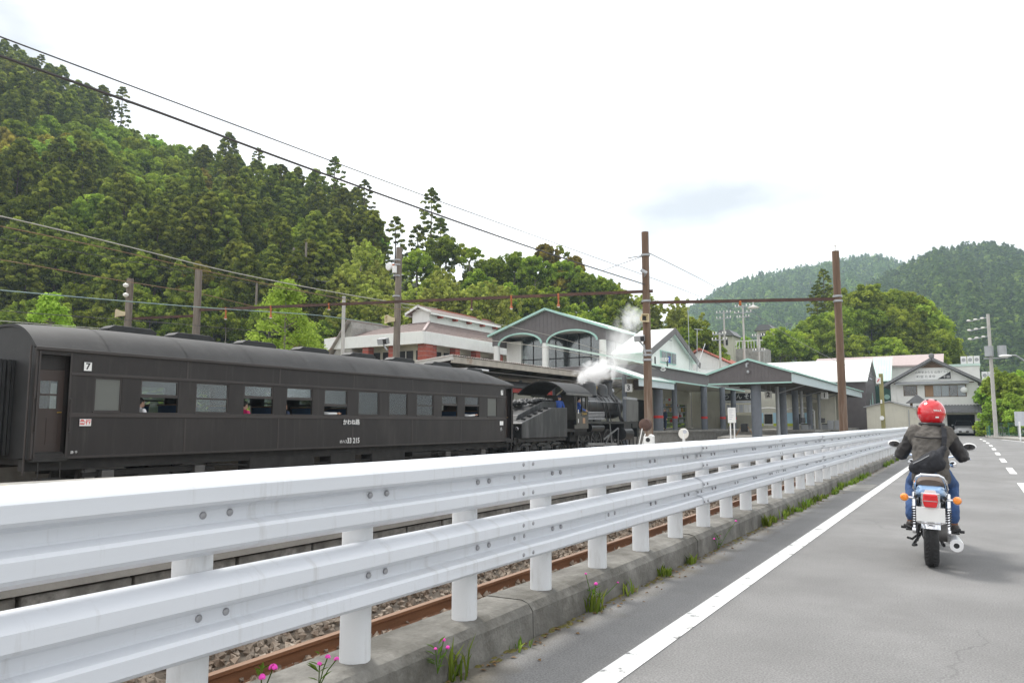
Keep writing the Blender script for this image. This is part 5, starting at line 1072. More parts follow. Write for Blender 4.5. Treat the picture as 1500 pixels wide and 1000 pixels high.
def win(root, x0, x1, z0, z1, y, n, frame, fills):
    mb = MB(); e = .06; mb.box(x0, x1, y - .03, y + .06, z0, z0 + e); mb.box(x0, x1, y - .03, y + .06, z1 - e, z1); mb.box(x0, x0 + e, y - .03, y + .06, z0 + e, z1 - e); mb.box(x1 - e, x1, y - .03, y + .06, z0 + e, z1 - e)
    w_ = part(root, 'window', mb, frame); d = (x1 - x0 - 2 * e) / n
    for i in range(n):
        a = x0 + e + i * d; m2 = MB()
        if fills[i] == 'shutter': m2.box(a, a + d, y - .02, y + .03, z0 + e, z1 - e); part(w_, 'shutter', m2, 'shutter_wood')
        else:
            m2.box(a + .02, a + d - .02, y + .0, y + .012, z0 + e, z1 - e); part(w_, 'pane', m2, 'window_glass')
            if fills[i] == 'curtain': m2 = MB(); m2.box(a, a + d, y + .10, y + .13, z0 + e, z1 - e); part(w_, 'curtain', m2, 'curtain')
            m2 = MB(); m2.box(a + d - .02, a + d + .02, y - .015, y + .025, z0 + e, z1 - e); part(w_, 'mullion', m2, frame)
    return w_
w_ = win(hs, -5.84, -4.6, 3.95, 4.98, hy + .02, 1, 'frame_brown', ['dark'])
for k in range(1, 6): mb = MB(); X = -5.84 + 1.24 * k / 6; mb.box(X - .012, X + .012, hy - .03, hy - .012, 4.0, 4.93); part(w_, 'grille_bar', mb, 'frame_brown')
for k in range(1, 5): mb = MB(); z = 3.95 + 1.03 * k / 5; mb.box(-5.8, -4.64, hy - .035, hy - .0305, z - .01, z + .01); part(w_, 'grille_bar', mb, 'frame_brown')
win(hs, -3.95, -.35, 3.8, 5.0, hy + .02, 5, 'frame_brown', ['shutter', 'curtain', 'curtain', 'dark', 'curtain'])
p = [(-2.7, hy - .95, 2.32), (hx1 + .1, hy - .95, 2.32), (hx1 + .1, hy, 2.98), (-2.7, hy, 2.98)]
mb = MB(); roofslab(mb, p, .12); rp_ = part(hs, 'lean_to_roof', mb, 'grey_tile')
for i in range(14):
    t = i / 13; m2 = MB(); m2.bar(Vector(p[0]).lerp(Vector(p[1]), t) + Vector((0, 0, .03)), Vector(p[3]).lerp(Vector(p[2]), t) + Vector((0, 0, .03)), .1, .06); part(rp_, 'tile_row', m2, 'grey_tile')
mb = MB(); mb.box(-2.25, .45, hy - .25, hy - .01, 2.05, 2.25); part(hs, 'garage_lintel', mb, 'plaster_cream'); mb = MB(); mb.box(.24, .44, hy - .22, hy - .01, 0, 2.04); part(hs, 'garage_post', mb, 'plaster_white')
mb = MB(); mb.lathe([(.0, 0), (.22, .03), (.30, .10), (.27, .10), (.0, .05)], (-.55, hy - .5, 4.45), 'y', 18); mb.tube([(-.55, hy - .45, 4.45), (-.35, hy, 4.4)], .02, 5); part(hs, 'satellite_dish', mb, 'dish_white', smooth=True)
mb = MB(); mb.box(hx1 + .02, hx1 + 1.0, 87.5, 89.5, 2.9, 3.0); mb.box(hx1 + .95, hx1 + 1.0, 87.5, 89.5, 3.0, 3.9); mb.box(hx1 + .02, hx1 + .95, 87.5, 87.55, 3.0, 3.9); part(hs, 'balcony', mb, 'frame_brown')
an = thing('house_annex', 'low white annex with small grey roof at the house side', 'building', (1.6, 88, 0))
mb = MB(); mb.box(.85, 2.3, 87.0, 91, 0, 2.35); part(an, 'wall', mb, 'plaster_cream'); mb = MB(); roofslab(mb, [(.7, 86.4, 2.3), (2.75, 86.4, 2.3), (2.75, 91, 2.95), (.7, 91, 2.95)], .1); part(an, 'roof', mb, 'grey_tile')
# white car inside the garage
cr = thing('parked_car', 'white hatchback car parked facing out of the house garage', 'car', (-.80, 88.1, 0))
def ring_car(y, w, zb_, zt_, wt): return [(-w, y, zb_), (w, y, zb_), (w * 1.02, y, (zb_ + zt_) * .45 + .08), (wt, y, zt_), (-wt, y, zt_), (-w * 1.02, y, (zb_ + zt_) * .45 + .08)]
mb = MB(); mb.rings([[(a - .8, b + 86.15, c) for a, b, c in ring_car(*q)] for q in ((0, .66, .28, .62, .60), (.08, .80, .22, .74, .70), (.9, .85, .2, .94, .78), (1.05, .85, .2, 1.0, .78), (3.7, .85, .2, 1.0, .78), (3.95, .78, .3, .9, .7))]); part(cr, 'body', mb, 'car_white', smooth=True, bev=.03)
mb = MB(); mb.rings([[(-.8 - w, 86.15 + y, z), (-.8 + w, 86.15 + y, z), (-.8 + w * .98, 86.15 + y + .01, z + .02), (-.8 - w * .98, 86.15 + y + .01, z + .02)] for y, w, z in ((.95, .76, .96), (1.75, .60, 1.43))]); mb.v = mb.v; part(cr, 'windscreen', mb, 'ink')
mb = MB(); mb.rings([[(-.8 - w, 86.15 + y, .95), (-.8 + w, 86.15 + y, .95), (-.8 + wt, 86.15 + y, z), (-.8 - wt, 86.15 + y, z)] for y, w, wt, z in ((1.1, .78, .74, 1.0), (1.8, .79, .62, 1.47), (3.0, .79, .62, 1.49), (3.75, .77, .70, 1.0))]); part(cr, 'cabin', mb, 'car_white', smooth=True, bev=.03)
for s in (-1, 1):
    mb = MB(); mb.ell((-.8 + s * .60, 86.25, .66), (.16, .09, .09)); part(cr, 'headlight', mb, 'steel', smooth=True)
    mb = MB(); mb.ell((-.8 + s * .95, 87.3, 1.02), (.10, .06, .07)); part(cr, 'mirror', mb, 'car_white', smooth=True)
    for y in (86.95, 89.35): mb = MB(); mb.lathe([(.0, -.09), (.30, -.09), (.31, -.06), (.31, .06), (.30, .09), (.0, .09)], (-.8 + s * .76, y, .31), 'x', 18); part(cr, 'wheel', mb, 'rubber', smooth=True)
mb = MB(); mb.box(-1.22, -.38, 86.11, 86.19, .32, .46); part(cr, 'grille', mb, 'black_plastic'); mb = MB(); mb.box(-.97, -.63, 86.07, 86.10, .34, .46); part(cr, 'number_plate', mb, 'plate_white')
# shed beside the road end
sd = thing('corrugated_shed', 'cream corrugated shed with shallow grey roof before the house', 'shed', (-5.5, 71, 0))
mb = MB(); mb.prism([(-7.5, 0), (-3.5, 0), (-3.5, 2.30), (-5.75, 2.95), (-7.5, 2.55)], 'y', 69, 73); part(sd, 'wall', mb, 'plaster_cream')
for X in np.arange(-7.4, -3.5, .22): mb = MB(); mb.box(X - .015, X + .015, 68.98, 69.0, .05, min(2.95 - .29 * abs(X + 5.75), 2.9)); part(sd, 'wall_rib', mb, 'plaster_cream')
mb = MB(); roofslab(mb, [(-7.7, 68.8, 2.58), (-5.75, 68.8, 3.05), (-5.75, 73.2, 3.05), (-7.7, 73.2, 2.58)], .07); roofslab(mb, [(-5.75, 68.8, 3.05), (-3.3, 68.8, 2.36), (-3.3, 73.2, 2.36), (-5.75, 73.2, 3.05)], .07); part(sd, 'roof', mb, 'grey_metal')
mb = MB(); mb.box(-4.42, -4.36, 68.94, 68.975, .05, 2.3); part(sd, 'door_edge', mb, 'grey_metal')
gt = thing('tiled_gate_roof', 'small tiled gate roof between the shed and the house', 'gate', (-4.2, 76, 0))
mb = MB(); mb.prism([(-5.0, 3.0), (-3.2, 3.0), (-4.1, 3.75)], 'y', 75.5, 77); part(gt, 'roof', mb, 'grey_tile'); mb = MB(); mb.box(-4.7, -4.5, 76, 76.3, 0, 3.0); mb.box(-3.7, -3.5, 76, 76.3, 0, 3.0); part(gt, 'post', mb, 'frame_brown'); mb = MB(); mb.box(-4.2, -2.8, 75.9, 76.0, 2.5, 2.75); part(gt, 'board', mb, 'frame_brown')
# big buildings behind
b = thing('pink_roofed_building', 'long pale building with dusty pink roof behind the house', 'building', (-10, 106, 0))
mb = MB(); mb.box(-17, -3.0, 103, 112, 0, 8.2); part(b, 'wall', mb, 'plaster_white'); mb = MB(); roofslab(mb, [(-17.4, 102.6, 8.2), (-2.6, 102.6, 8.2), (-2.6, 107.5, 9.8), (-17.4, 107.5, 9.8)], .2); part(b, 'roof', mb, 'pink_roof')
b = thing('flat_roofed_block', 'pale mint block with rooftop air conditioners behind the house gable', 'building', (0, 111, 0))
mb = MB(); mb.box(-2.6, 1.1, 110, 116, 0, 8.3); part(b, 'wall', mb, 'plaster_white'); mb = MB(); mb.box(-2.7, 1.2, 109.9, 116.1, 8.31, 8.6); part(b, 'parapet', mb, 'mint_roof')
mb = MB(); mb.box(1.12, 2.9, 110, 113, 0, 6.6); part(b, 'wing', mb, 'plaster_white'); 
for k, (X, z) in enumerate(((-.55, 8.6), (.15, 8.6), (.85, 8.6), (1.6, 6.6), (2.3, 6.6))):
    mb = MB(); mb.box(X - .32, X + .32, 110.0, 110.6, z, z + .95); u_ = part(b, 'air_conditioner', mb, 'dish_white', bev=.03); mb = MB(); mb.lathe([(.0, 0), (.22, 0), (.22, -.02), (.0, -.02)], (X, 109.99, z + .5), 'y', 16); part(u_, 'fan_grille', mb, 'grey_metal')
b = thing('red_roofed_house', 'white walled house with red tiled roof behind the white hall', 'house', (-27, 92, 0))
q = ony(1078, 529, 92); mb = MB(); mb.prism([(-31.0, 0), (-24.2, 0), (-24.2, 8.0), (-28.6, 10.2), (-31.0, 8.8)], 'y', 92, 98); part(b, 'wall', mb, 'plaster_white'); mb = MB(); roofslab(mb, [(-23.2, 91.4, 7.75), (-23.2, 98.4, 7.75), (-28.6, 98.4, 10.5), (-28.6, 91.4, 10.5)], .16); roofslab(mb, [(-28.6, 91.4, 10.5), (-28.6, 98.4, 10.5), (-31.6, 98.4, 8.9), (-31.6, 91.4, 8.9)], .16); part(b, 'roof', mb, 'red_tile')
b = thing('terrace_wall', 'grey retaining terrace with white railing below the hillside house', 'wall', (-24, 104, 0))
q0, q1 = atv(1083, 522, 104), atv(1122, 522, 104)
mb = MB(); mb.box(q0[0], q1[0] + .5, 103.5, 108, 0, q0[2] + .9); part(b, 'terrace', mb, 'concrete')
for k in range(9): mb = MB(); X = q0[0] + .1 + (q1[0] - q0[0]) * k / 8; mb.box(X - .03, X + .03, 103.5, 103.56, q0[2] + .9, q0[2] + 1.9); part(b, 'baluster', mb, 'plaster_white')
mb = MB(); mb.box(q0[0], q1[0] + .4, 103.48, 103.58, q0[2] + 1.9, q0[2] + 2.0); part(b, 'hand_rail', mb, 'plaster_white')
for (px0, px1, yt, yb, v, nm, rm) in ((1052, 1076, 486, 512, 118, 'dark roofed hillside house half hidden by trees', 'grey_tile'), (1110, 1133, 478, 512, 122, 'pale two storey hillside house among the trees', 'grey_tile')):
    a_, b_ = atv(px0, yb, v), atv(px1, yt, v); cx_ = (a_[0] + b_[0]) / 2; w = abs(b_[0] - a_[0]) / 2 + .3; y_ = a_[1]
    b = thing('hillside_house', nm, 'house', (cx_, y_, a_[2] - 4)); mb = MB(); mb.box(cx_ - w * .85, cx_ + w * .85, y_, y_ + 4, a_[2] - 6, b_[2] - .7); part(b, 'wall', mb, 'plaster_cream'); mb = MB(); mb.prism([(cx_ - w * 1.1, b_[2] - .75), (cx_ + w * 1.1, b_[2] - .75), (cx_ + w * .5, b_[2] + .2), (cx_ - w * .5, b_[2] + .2)], 'y', y_ - .4, y_ + 4.4); part(b, 'roof', mb, rm)
    mb = MB(); mb.box(cx_ - w * .5, cx_ + w * .3, y_ - .05, y_ - .01, b_[2] - 2.2, b_[2] - 1.1); part(b, 'window', mb, 'ink')
b = thing('grey_gabled_barn', 'weathered grey gabled barn half hidden behind the carriage roof', 'barn', (-52, 48, 0))
q0, q1, q2 = atv(463, 520, 74), atv(510, 470, 74), atv(512, 520, 74)
mb = MB(); mb.prism([(q0[0], 0), (q2[0], 0), (q2[0], q1[2] - .6), (q1[0], q1[2]), (q0[0], q0[2] - .4)], 'y', q0[1] + 2, q0[1] + 8); part(b, 'wall', mb, 'concrete'); mb = MB(); roofslab(mb, [(q0[0] - .5, q0[1] + 1.5, q0[2] - .3), (q1[0], q0[1] + 1.5, q1[2] + .2), (q1[0], q0[1] + 8, q1[2] + .2), (q0[0] - .5, q0[1] + 8, q0[2] - .3)], .12); part(b, 'roof', mb, 'corrugated')

# ================================================================== POLES, GANTRY, WIRES
def proj(P):
    d = np.array(P, float) - _C; z = d @ (_fw * math.cos(PITCH) + _up * math.sin(PITCH))
    return 750 + F * (d @ _rt) / z, 500 - F * (d @ (-math.sin(PITCH) * _fw + math.cos(PITCH) * _up)) / z
def along(A, B, px):
    lo, hi = 0.0, 1.0; A, B = np.array(A), np.array(B); s = proj(B)[0] > proj(A)[0]
    for _ in range(40):
        m = (lo + hi) / 2
        if (proj(A + (B - A) * m)[0] < px) == s: lo = m
        else: hi = m
    return A + (B - A) * lo
def wood_pole(name, label, x, y, z0, z1, r, mat, group=None, lean=(0, 0)):
    t = thing(name, label, 'utility pole', (x, y, z0), group)
    mb = MB(); n = 9; mb.tube([(x + lean[0] * i / n, y + lean[1] * i / n, z0 - .05 + (z1 - z0 + .05) * i / n) for i in range(n + 1)], [r * (1.08 - .2 * i / n) for i in range(n + 1)], 14); part(t, 'shaft', mb, mat, smooth=True)
    return t
def clamp(t, x, y, z, r, mat='grey_metal'):
    mb = MB(); mb.lathe([(r + .004, -.03), (r + .02, -.03), (r + .02, .03), (r + .004, .03)], (x, y, z), 'z', 14, caps=False); part(t, 'clamp', mb, mat)
def horn(t, c, s, d=(.72, -.69, 0)):
    """square loudspeaker horn facing along d"""
    d = Vector(d).normalized(); c = Vector([float(q) for q in c]); q = d.to_track_quat('Y', 'Z').to_matrix(); mb = MB(); rings = []
    for a, w in ((-.6, .45), (-.1, .6), (.5, 1.0), (.5, .80), (.1, .5)):
        rings.append([c + q @ Vector((u * w * s / 2, a * s, v * w * s / 2)) for u, v in ((-1, -1), (1, -1), (1, 1), (-1, 1))])
    mb.rings(rings); sp = part(t, 'loudspeaker', mb, 'speaker_cream', bev=.01)
    mb = MB(); mb.obox(c + d * s * .12, (s * .48, .02, s * .48), q); part(sp, 'speaker_mouth', mb, 'ink')
def flood(t, c, s, d=(.1, -1, -.25)):
    d = Vector(d).normalized(); c = Vector([float(q) for q in c]); q = d.to_track_quat('Y', 'Z').to_matrix(); mb = MB()
    mb.obox(c, (s * 1.3, s * .9, s * .8), q); f = part(t, 'floodlight', mb, 'grey_metal', bev=.015); mb = MB(); mb.obox(c + q @ Vector((-s * .5, s * .46, 0)), (s * .5, .02, s * .6), q); part(f, 'lens', mb, 'ink'); mb = MB(); mb.bar(c + Vector((0, 0, -s * .4)), c + Vector((s * .7, 0, -s * 1.2)), .04, .05); part(f, 'bracket', mb, 'grey_metal')
vA = float(np.dot(np.array([-8.0, 20.7, 0]), _fw)); A_ = (-8.0, 20.7); zA = lambda py: atv(950, py, vA)[2]
pA = wood_pole('catenary_pole', 'brown wooden pole with loudspeaker and floodlight in front of the locomotive', *A_, PZ, zA(340), .118, 'pole_wood')
for py in (374, 441, 514, 520, 527): clamp(pA, A_[0], A_[1], zA(py), .118)
horn(pA, (A_[0] - .03, A_[1] - .16, zA(467)), .25); flood(pA, (A_[0] - .16, A_[1] - .18, zA(496)), .22)
mb = MB(); mb.bar((A_[0] - .05, A_[1] - .14, zA(505)), (A_[0], A_[1] - .12, zA(522)), .05); part(pA, 'bracket', mb, 'grey_metal')
mb = MB(); q = atv(945, 398, vA - .3); mb.tube([q + np.array([-.12, 0, .06]), q + np.array([.02, 0, -.02]), (A_[0], A_[1] - .1, q[2] - .1)], [.05, .055, .02], 10); part(pA, 'lamp', mb, 'grey_metal', smooth=True)
for dz in (372,): mb = MB(); mb.tube([(A_[0], A_[1], zA(374)), atv(920, 378, vA)], .012, 6); part(pA, 'arm', mb, 'wire_dark')
q = atv(945, 622, vA - .5); mb = MB(); mb.lathe([(.10, -.1), (.17, -.06), (.18, .06), (.12, .06), (.09, -.02)], q, 'y', 20); part(pA, 'ring_lamp', mb, 'iron_rust', smooth=True)
vB = 21.2; zB = lambda py: atv(1230, py, vB)[2]; qB = atv(1230, 500, vB); B_ = (qB[0], qB[1])
pB = wood_pole('catenary_pole', 'tall reddish brown wooden pole just behind the far guardrail', *B_, -.6, zB(368), .112, 'pole_wood')
mb = MB(); mb.tube([(B_[0], B_[1], zB(369)), (B_[0], B_[1], zB(360))], .012, 6); mb.ell((B_[0], B_[1], zB(360)), (.03, .03, .03), 8, 6); part(pB, 'top_pin', mb, 'insulator')
for py in (434, 441): clamp(pB, *B_, zB(py), .11)
C_ = (-21.5, 25.4); zC = lambda py: onx(581, py, -21.5)[2]
pC = wood_pole('lighting_pole', 'grey wooden pole with disc lamp and loudspeaker behind the carriage', *C_, SZ, zC(362), .155, 'pole_wood_grey', lean=(.04, .1))
for py in (381, 388, 404, 434): clamp(pC, *C_, zC(py), .155)
horn(pC, (C_[0] - .1, C_[1] - .30, zC(469)), .36, (-.45, -.9, 0)); flood(pC, (C_[0] - .45, C_[1] - .3, zC(500)), .34)
mb = MB(); mb.lathe([(.0, 0), (.16, .02), (.19, .08), (.05, .14)], (C_[0] - .30, C_[1] - .25, zC(390)), 'y', 16); d_ = part(pC, 'disc_lamp', mb, 'dish_white', smooth=True); mb = MB(); mb.tube([(C_[0] - .28, C_[1] - .12, zC(389)), (C_[0], C_[1] - .14, zC(388))], .05, 8); part(pC, 'lamp_arm', mb, 'orange_rust')
mb = MB(); mb.cyl((C_[0] + .06, C_[1] - .22, zC(401)), (C_[0] + .06, C_[1] - .22, zC(391)), .10, n=12); part(pC, 'transformer_can', mb, 'dish_white', smooth=True)
D_ = (-22.1, 15.85); E_ = (-23, 14.0)
pD = wood_pole('catenary_pole', 'brown wooden pole holding the left end of the long beam', *D_, SZ, onx(291, 395, D_[0])[2], .13, 'pole_wood_grey')
pE = wood_pole('catenary_pole', 'pale weathered pole with loudspeaker above the carriage roof', *E_, SZ, onx(190, 408, E_[0])[2], .12, 'pole_wood_grey')
horn(pE, (E_[0] - .1, E_[1] - .22, onx(186, 460, E_[0])[2]), .26, (-.4, -.9, 0))
for py in (419, 433):
    q = onx(186, py, E_[0]); mb = MB(); mb.ell((q[0] + .1, q[1] - .1, q[2]), (.09, .09, .07), 10, 7); part(pE, 'insulator', mb, 'insulator', smooth=True)
q = atv(503, 470, 62); pF = wood_pole('service_pole', 'slim pale concrete pole behind the carriage beside the barn', q[0], q[1], 0, atv(504, 434, 62)[2], .16, 'pole_concrete')
# beams
zb1 = zB(438); g1 = thing('gantry_beam', 'dark steel gantry beam with hanging lamp between the two wooden poles', 'gantry beam', (*B_, zb1))
P0, P1 = np.array([A_[0] - .15, A_[1] - .03, zA(443)]), np.array([B_[0] + .1, B_[1] + .03, zb1])
mb = MB(); mb.bar(P0, P1, .05, .09); part(g1, 'beam', mb, 'iron_rust')
q = along(P0, P1, 1084); mb = MB(); mb.lathe([(.03, 0), (.05, -.03), (.03, -.07), (.05, -.1), (.02, -.14)], q, 'z', 10); part(g1, 'insulator', mb, 'orange_rust', smooth=True)
q = along(P0, P1, 1103); mb = MB(); mb.tube([q, q - np.array([0, 0, .14])], .018, 6); mb.lathe([(.03, -.12), (.05, -.15), (.16, -.20), (.155, -.215), (.03, -.2)], q, 'z', 16); part(g1, 'hanging_lamp', mb, 'insulator', smooth=True)
g2 = thing('gantry_beam', 'long rusty gantry beam with hanging insulators above the station roofs', 'gantry beam', (-15, 18.3, 5))
P0, P1 = np.array([D_[0], D_[1], onx(288, 454, D_[0])[2]]), np.array([A_[0] + .2, A_[1] + .03, zA(427)])
mb = MB(); mb.bar(P0, P1, .06, .085); part(g2, 'beam', mb, 'iron_rust')
for px, h, m_ in ((331, .34, 'orange_rust'), (397, .36, 'orange_rust'), (482, .16, 'orange_rust'), (691, .34, 'iron_rust'), (749, .36, 'orange_rust'), (818, .36, 'orange_rust')):
    q = along(P0, P1, px); mb = MB(); mb.lathe([(.035, .05), (.045, 0), (.022, -h * .4), (.028, -h * .8), (.05, -h * .86), (.055, -h * .94), (.02, -h)], q, 'z', 10); i_ = part(g2, 'insulator', mb, m_, smooth=True); mb = MB(); mb.ell((q[0], q[1], q[2] - h), (.045, .045, .03), 8, 6); part(i_, 'insulator_cup', mb, 'insulator', smooth=True)
g3 = thing('gantry_beam', 'short rusty cross beam between poles above the carriage roof', 'gantry beam', (-22.6, 15, 4.4))
mb = MB(); mb.bar((E_[0], E_[1], onx(197, 468, E_[0])[2]), (D_[0], D_[1], onx(286, 462, D_[0])[2]), .05, .08); part(g3, 'beam', mb, 'iron_rust')
# wires: each a slim tube following its sag
def wire(label, pts, r, mat, X=None):
    P = [tuple(onx(p[0], p[1], X)) if X is not None else tuple(float(c) for c in p) for p in pts]
    a = []
    for i in range(len(P) - 1):
        for k in range(6):
            t = k / 6; a.append(tuple(np.array(P[i]) * (1 - t) + np.array(P[i + 1]) * t - np.array([0, 0, .0])))
    a.append(P[-1])
    # smooth
    q = np.array(a)
    for _ in range(6): q[1:-1] = (q[:-2] + 2 * q[1:-1] + q[2:]) / 4
    mb = MB(); mb.tube([tuple(p) for p in q], r, 6); return solo('overhead_wire', mb, mat, label, 'wire', smooth=True)
wire('topmost thin grey wire crossing the white sky above the hill', [(-40, 39), (0, 54), (200, 129), (400, 204), (600, 279), (790, 348), (992, 420), (1110, 470)], .010, 'wire_dark', -10.0)
wire('thick black wire running down the sky to the wooden pole', [(-40, 68), (0, 82), (235, 165), (400, 228), (600, 300), (780, 364), (949, 418)], .016, 'wire_dark', -8.0)
wire('pale thick contact wire sloping across the forest', [(-40, 309), (0, 316), (160, 354), (330, 398), (520, 434), (640, 452)], .017, 'wire_pale', -18.4)
wire('yellowish wire just under the pale contact wire', [(-40, 324), (0, 331), (160, 364), (330, 404), (520, 442), (600, 455)], .013, 'wire_rust', -19.4)
wire('dark thin wire across the middle of the forest', [(-40, 341), (0, 350), (200, 384), (420, 425), (600, 450)], .010, 'wire_dark', -23.0)
wire('rusty wire crossing the low forest towards the beam', [(-40, 374), (0, 380), (180, 412), (300, 430), (420, 462)], .013, 'wire_rust', -22.6)
wire('grey green wire just above the carriage roof', [(-40, 421), (0, 425), (180, 441), (330, 453), (470, 461), (560, 475)], .015, 'wire_green', -20.5)
wire('thin dark wire close above the carriage roof', [(-40, 452), (0, 455), (120, 464), (260, 474), (400, 487)], .010, 'wire_dark', -21.5)
wire('thin pale wire low over the left end of the carriage', [(-40, 466), (0, 470), (120, 479), (220, 487)], .010, 'wire_pale', -21.0)
wire('thin wire from the wooden pole to the beyond station', [(A_[0], A_[1], zA(368)), tuple(atv(1040, 415, 40)), tuple(atv(1078, 440, 60)), tuple(atv(1090, 452, 96))], .013, 'wire_dark')
wire('slack wire from the wooden pole towards the hall roof', [(A_[0], A_[1], zA(374)), tuple(atv(900, 390, 25)), tuple(atv(882, 397, 34))], .010, 'wire_dark')
wire('thin service wire sloping past the tall pole', [tuple(atv(1088, 448, 96)), tuple(atv(1160, 495, 80)), tuple(atv(1222, 528, 70)), tuple(atv(1290, 556, 50))], .02, 'wire_dark')
wire('pale wires across the front of the arched hall', [tuple(atv(590, 450, 30)), tuple(atv(800, 487, 44)), tuple(atv(960, 540, 50))], .013, 'wire_pale')
wire('lower pale wire across the arches of the hall', [tuple(atv(690, 495, 40)), tuple(atv(800, 508, 46)), tuple(atv(905, 530, 52))], .016, 'wire_pale')
# bird on the thick wire and line clip
# distant utility poles
def upole(px, pt, pb, v, label, arms, mat='pole_concrete', group=None, r=.15, trans=False):
    a, b = atv(px, pt, v), atv(px, pb, v); x, y = a[0], a[1]
    t = thing('utility_pole', label, 'utility pole', (x, y, b[2]), group); mb = MB(); mb.cyl((x, y, b[2] - 2.5), (x, y, a[2]), r, r * .72, n=12); part(t, 'shaft', mb, mat, smooth=True)
    for d, w in arms:
        z = a[2] - d; mb = MB(); mb.bar((x - w, y - .1, z), (x + w, y - .1, z), .09, .09); part(t, 'crossarm', mb, 'grey_metal')
        for s in (-.95, -.5, .5, .95):
            mb = MB(); mb.lathe([(.05, 0), (.09, .08), (.05, .12), (.08, .2), (.03, .26)], (x + w * s, y - .1, z + .04), 'z', 8); part(t, 'insulator', mb, 'insulator', smooth=True)
    if trans:
        for s in (-1, 1):
            mb = MB(); mb.cyl((x + .45 * s + .35, y - .25, a[2] - 3.55), (x + .45 * s + .35, y - .25, a[2] - 2.7), .32, n=14); part(t, 'transformer', mb, 'grey_metal', smooth=True)
        mb = MB(); mb.bar((x - .5, y - .12, a[2] - 3.7), (x + 1.2, y - .12, a[2] - 3.7), .1); part(t, 'bracket', mb, 'grey_metal')
    return t
upole(1060, 455, 512, 104, 'far utility pole with two crossarms above the red roof', ((.3, 1.0), (1.1, 1.0)))
upole(1088, 447, 508, 98, 'far utility pole with three crossarms before the terrace', ((.2, 1.0), (1.0, 1.1), (1.6, .8)))
upole(1054, 487, 520, 90, 'short far utility pole beside the red tiled roof', ((.2, .8), (.9, .9)))
upole(1111, 490, 522, 100, 'short far utility pole behind the white hall roof', ((.2, .8), (2.2, .8)))
up = upole(1447, 460, 632, 62, 'concrete utility pole with transformers beside the white house', (), trans=True, r=.17)
x, y, z = up.location; zt_ = atv(1447, 460, 62)[2]
for d in (.25, 1.05, 1.8):
    mb = MB(); mb.bar((x - 1.4, y, zt_ - d - .28), (x + .1, y, zt_ - d), .07, .07); part(up, 'crossarm', mb, 'grey_metal')
    for s in (.0, .35, .7): mb = MB(); mb.ell((x - 1.4 + s * 1.4, y, zt_ - d - .2 + s * .2), (.16, .08, .08), 10, 6); part(up, 'insulator', mb, 'insulator', smooth=True)
# olive signal pole by the shed
t = thing('signal_post', 'olive square post with small white sign beside the shed', 'post', (-5.05, 55.4, 0)); mb = MB(); mb.box(-5.17, -4.93, 55.3, 55.54, -.3, 4.5); part(t, 'post', mb, 'olive_pole', bev=.02)
q = atv(1287, 557, 49.8); mb = MB(); mb.box(q[0] - .16, q[0] + .13, q[1] - .03, q[1], q[2] - .22, q[2] + .2); s_ = part(t, 'sign', mb, 'plate_white'); mb = MB(); mb.bar((q[0] - .08, q[1] - .036, q[2] - .1), (q[0] + .05, q[1] - .036, q[2] + .1), .03, .05); part(s_, 'red_mark', mb, 'signal_red')
for py in (612,): q = atv(1292, py, 49.8); mb = MB(); mb.lathe([(.0, 0), (.14, 0), (.14, .03), (.0, .03)], (q[0], q[1] - .05, q[2]), 'y', 16); part(t, 'disc', mb, 'dish_white')
q = atv(1291, 588, 49.8); mb = MB(); mb.box(q[0] - .05, q[0] + .05, q[1] - .04, q[1], q[2] - .12, q[2] + .12); part(t, 'tag', mb, 'dish_white')
# street light arm at the right edge
q0, q1 = atv(1468, 521, 60), atv(1500, 528, 60); t = thing('street_lamp', 'grey street lamp reaching over the trees by the roadside', 'street lamp', (6.2, 74, 0))
mb = MB(); mb.tube([(q1[0] + 1.6, q1[1] + .5, 0), (q1[0] + 1.6, q1[1] + .5, q1[2] - .9), tuple(q1 + np.array([.6, .2, -.35])), tuple(q1), tuple(q0 + np.array([.9, .2, .02])), tuple(q0 + np.array([.4, .1, 0]))], .06, 8); part(t, 'arm', mb, 'grey_metal', smooth=True); mb = MB(); mb.ell(tuple(q0 + np.array([.2, 0, -.02])), (.45, .16, .11)); part(t, 'lamp_head', mb, 'dish_white', smooth=True)
# green mesh fence at the bend
t = thing('green_mesh_fence', 'green mesh fence at the road bend in front of the trees', 'fence', (2.6, 75.5, 0.1))
fp = [np.array([1.0, 76.2, 0]), np.array([5.6, 74.6, 0])]; d_ = fp[1] - fp[0]; n = 6
for k in range(n + 1):
    p = fp[0] + d_ * k / n; mb = MB(); mb.cyl((p[0], p[1], 0), (p[0], p[1], 1.25), .03, n=8); part(t, 'fence_post', mb, 'green_fence')
for k in range(n):
    p, q = fp[0] + d_ * k / n, fp[0] + d_ * (k + 1) / n; mb = MB(); mb.bar((p[0], p[1], 1.2), (q[0], q[1], 1.2), .03); mb.bar((p[0], p[1], .25), (q[0], q[1], .25), .03)
    for i in range(1, 10): a = p + (q - p) * i / 10; mb.bar((a[0], a[1], .25), (a[0], a[1], 1.2), .012)
    part(t, 'mesh_panel', mb, 'green_fence')
t = thing('water_pump', 'white water pump with dark pipe behind the green fence', 'pump', (3.0, 77.5, 0))
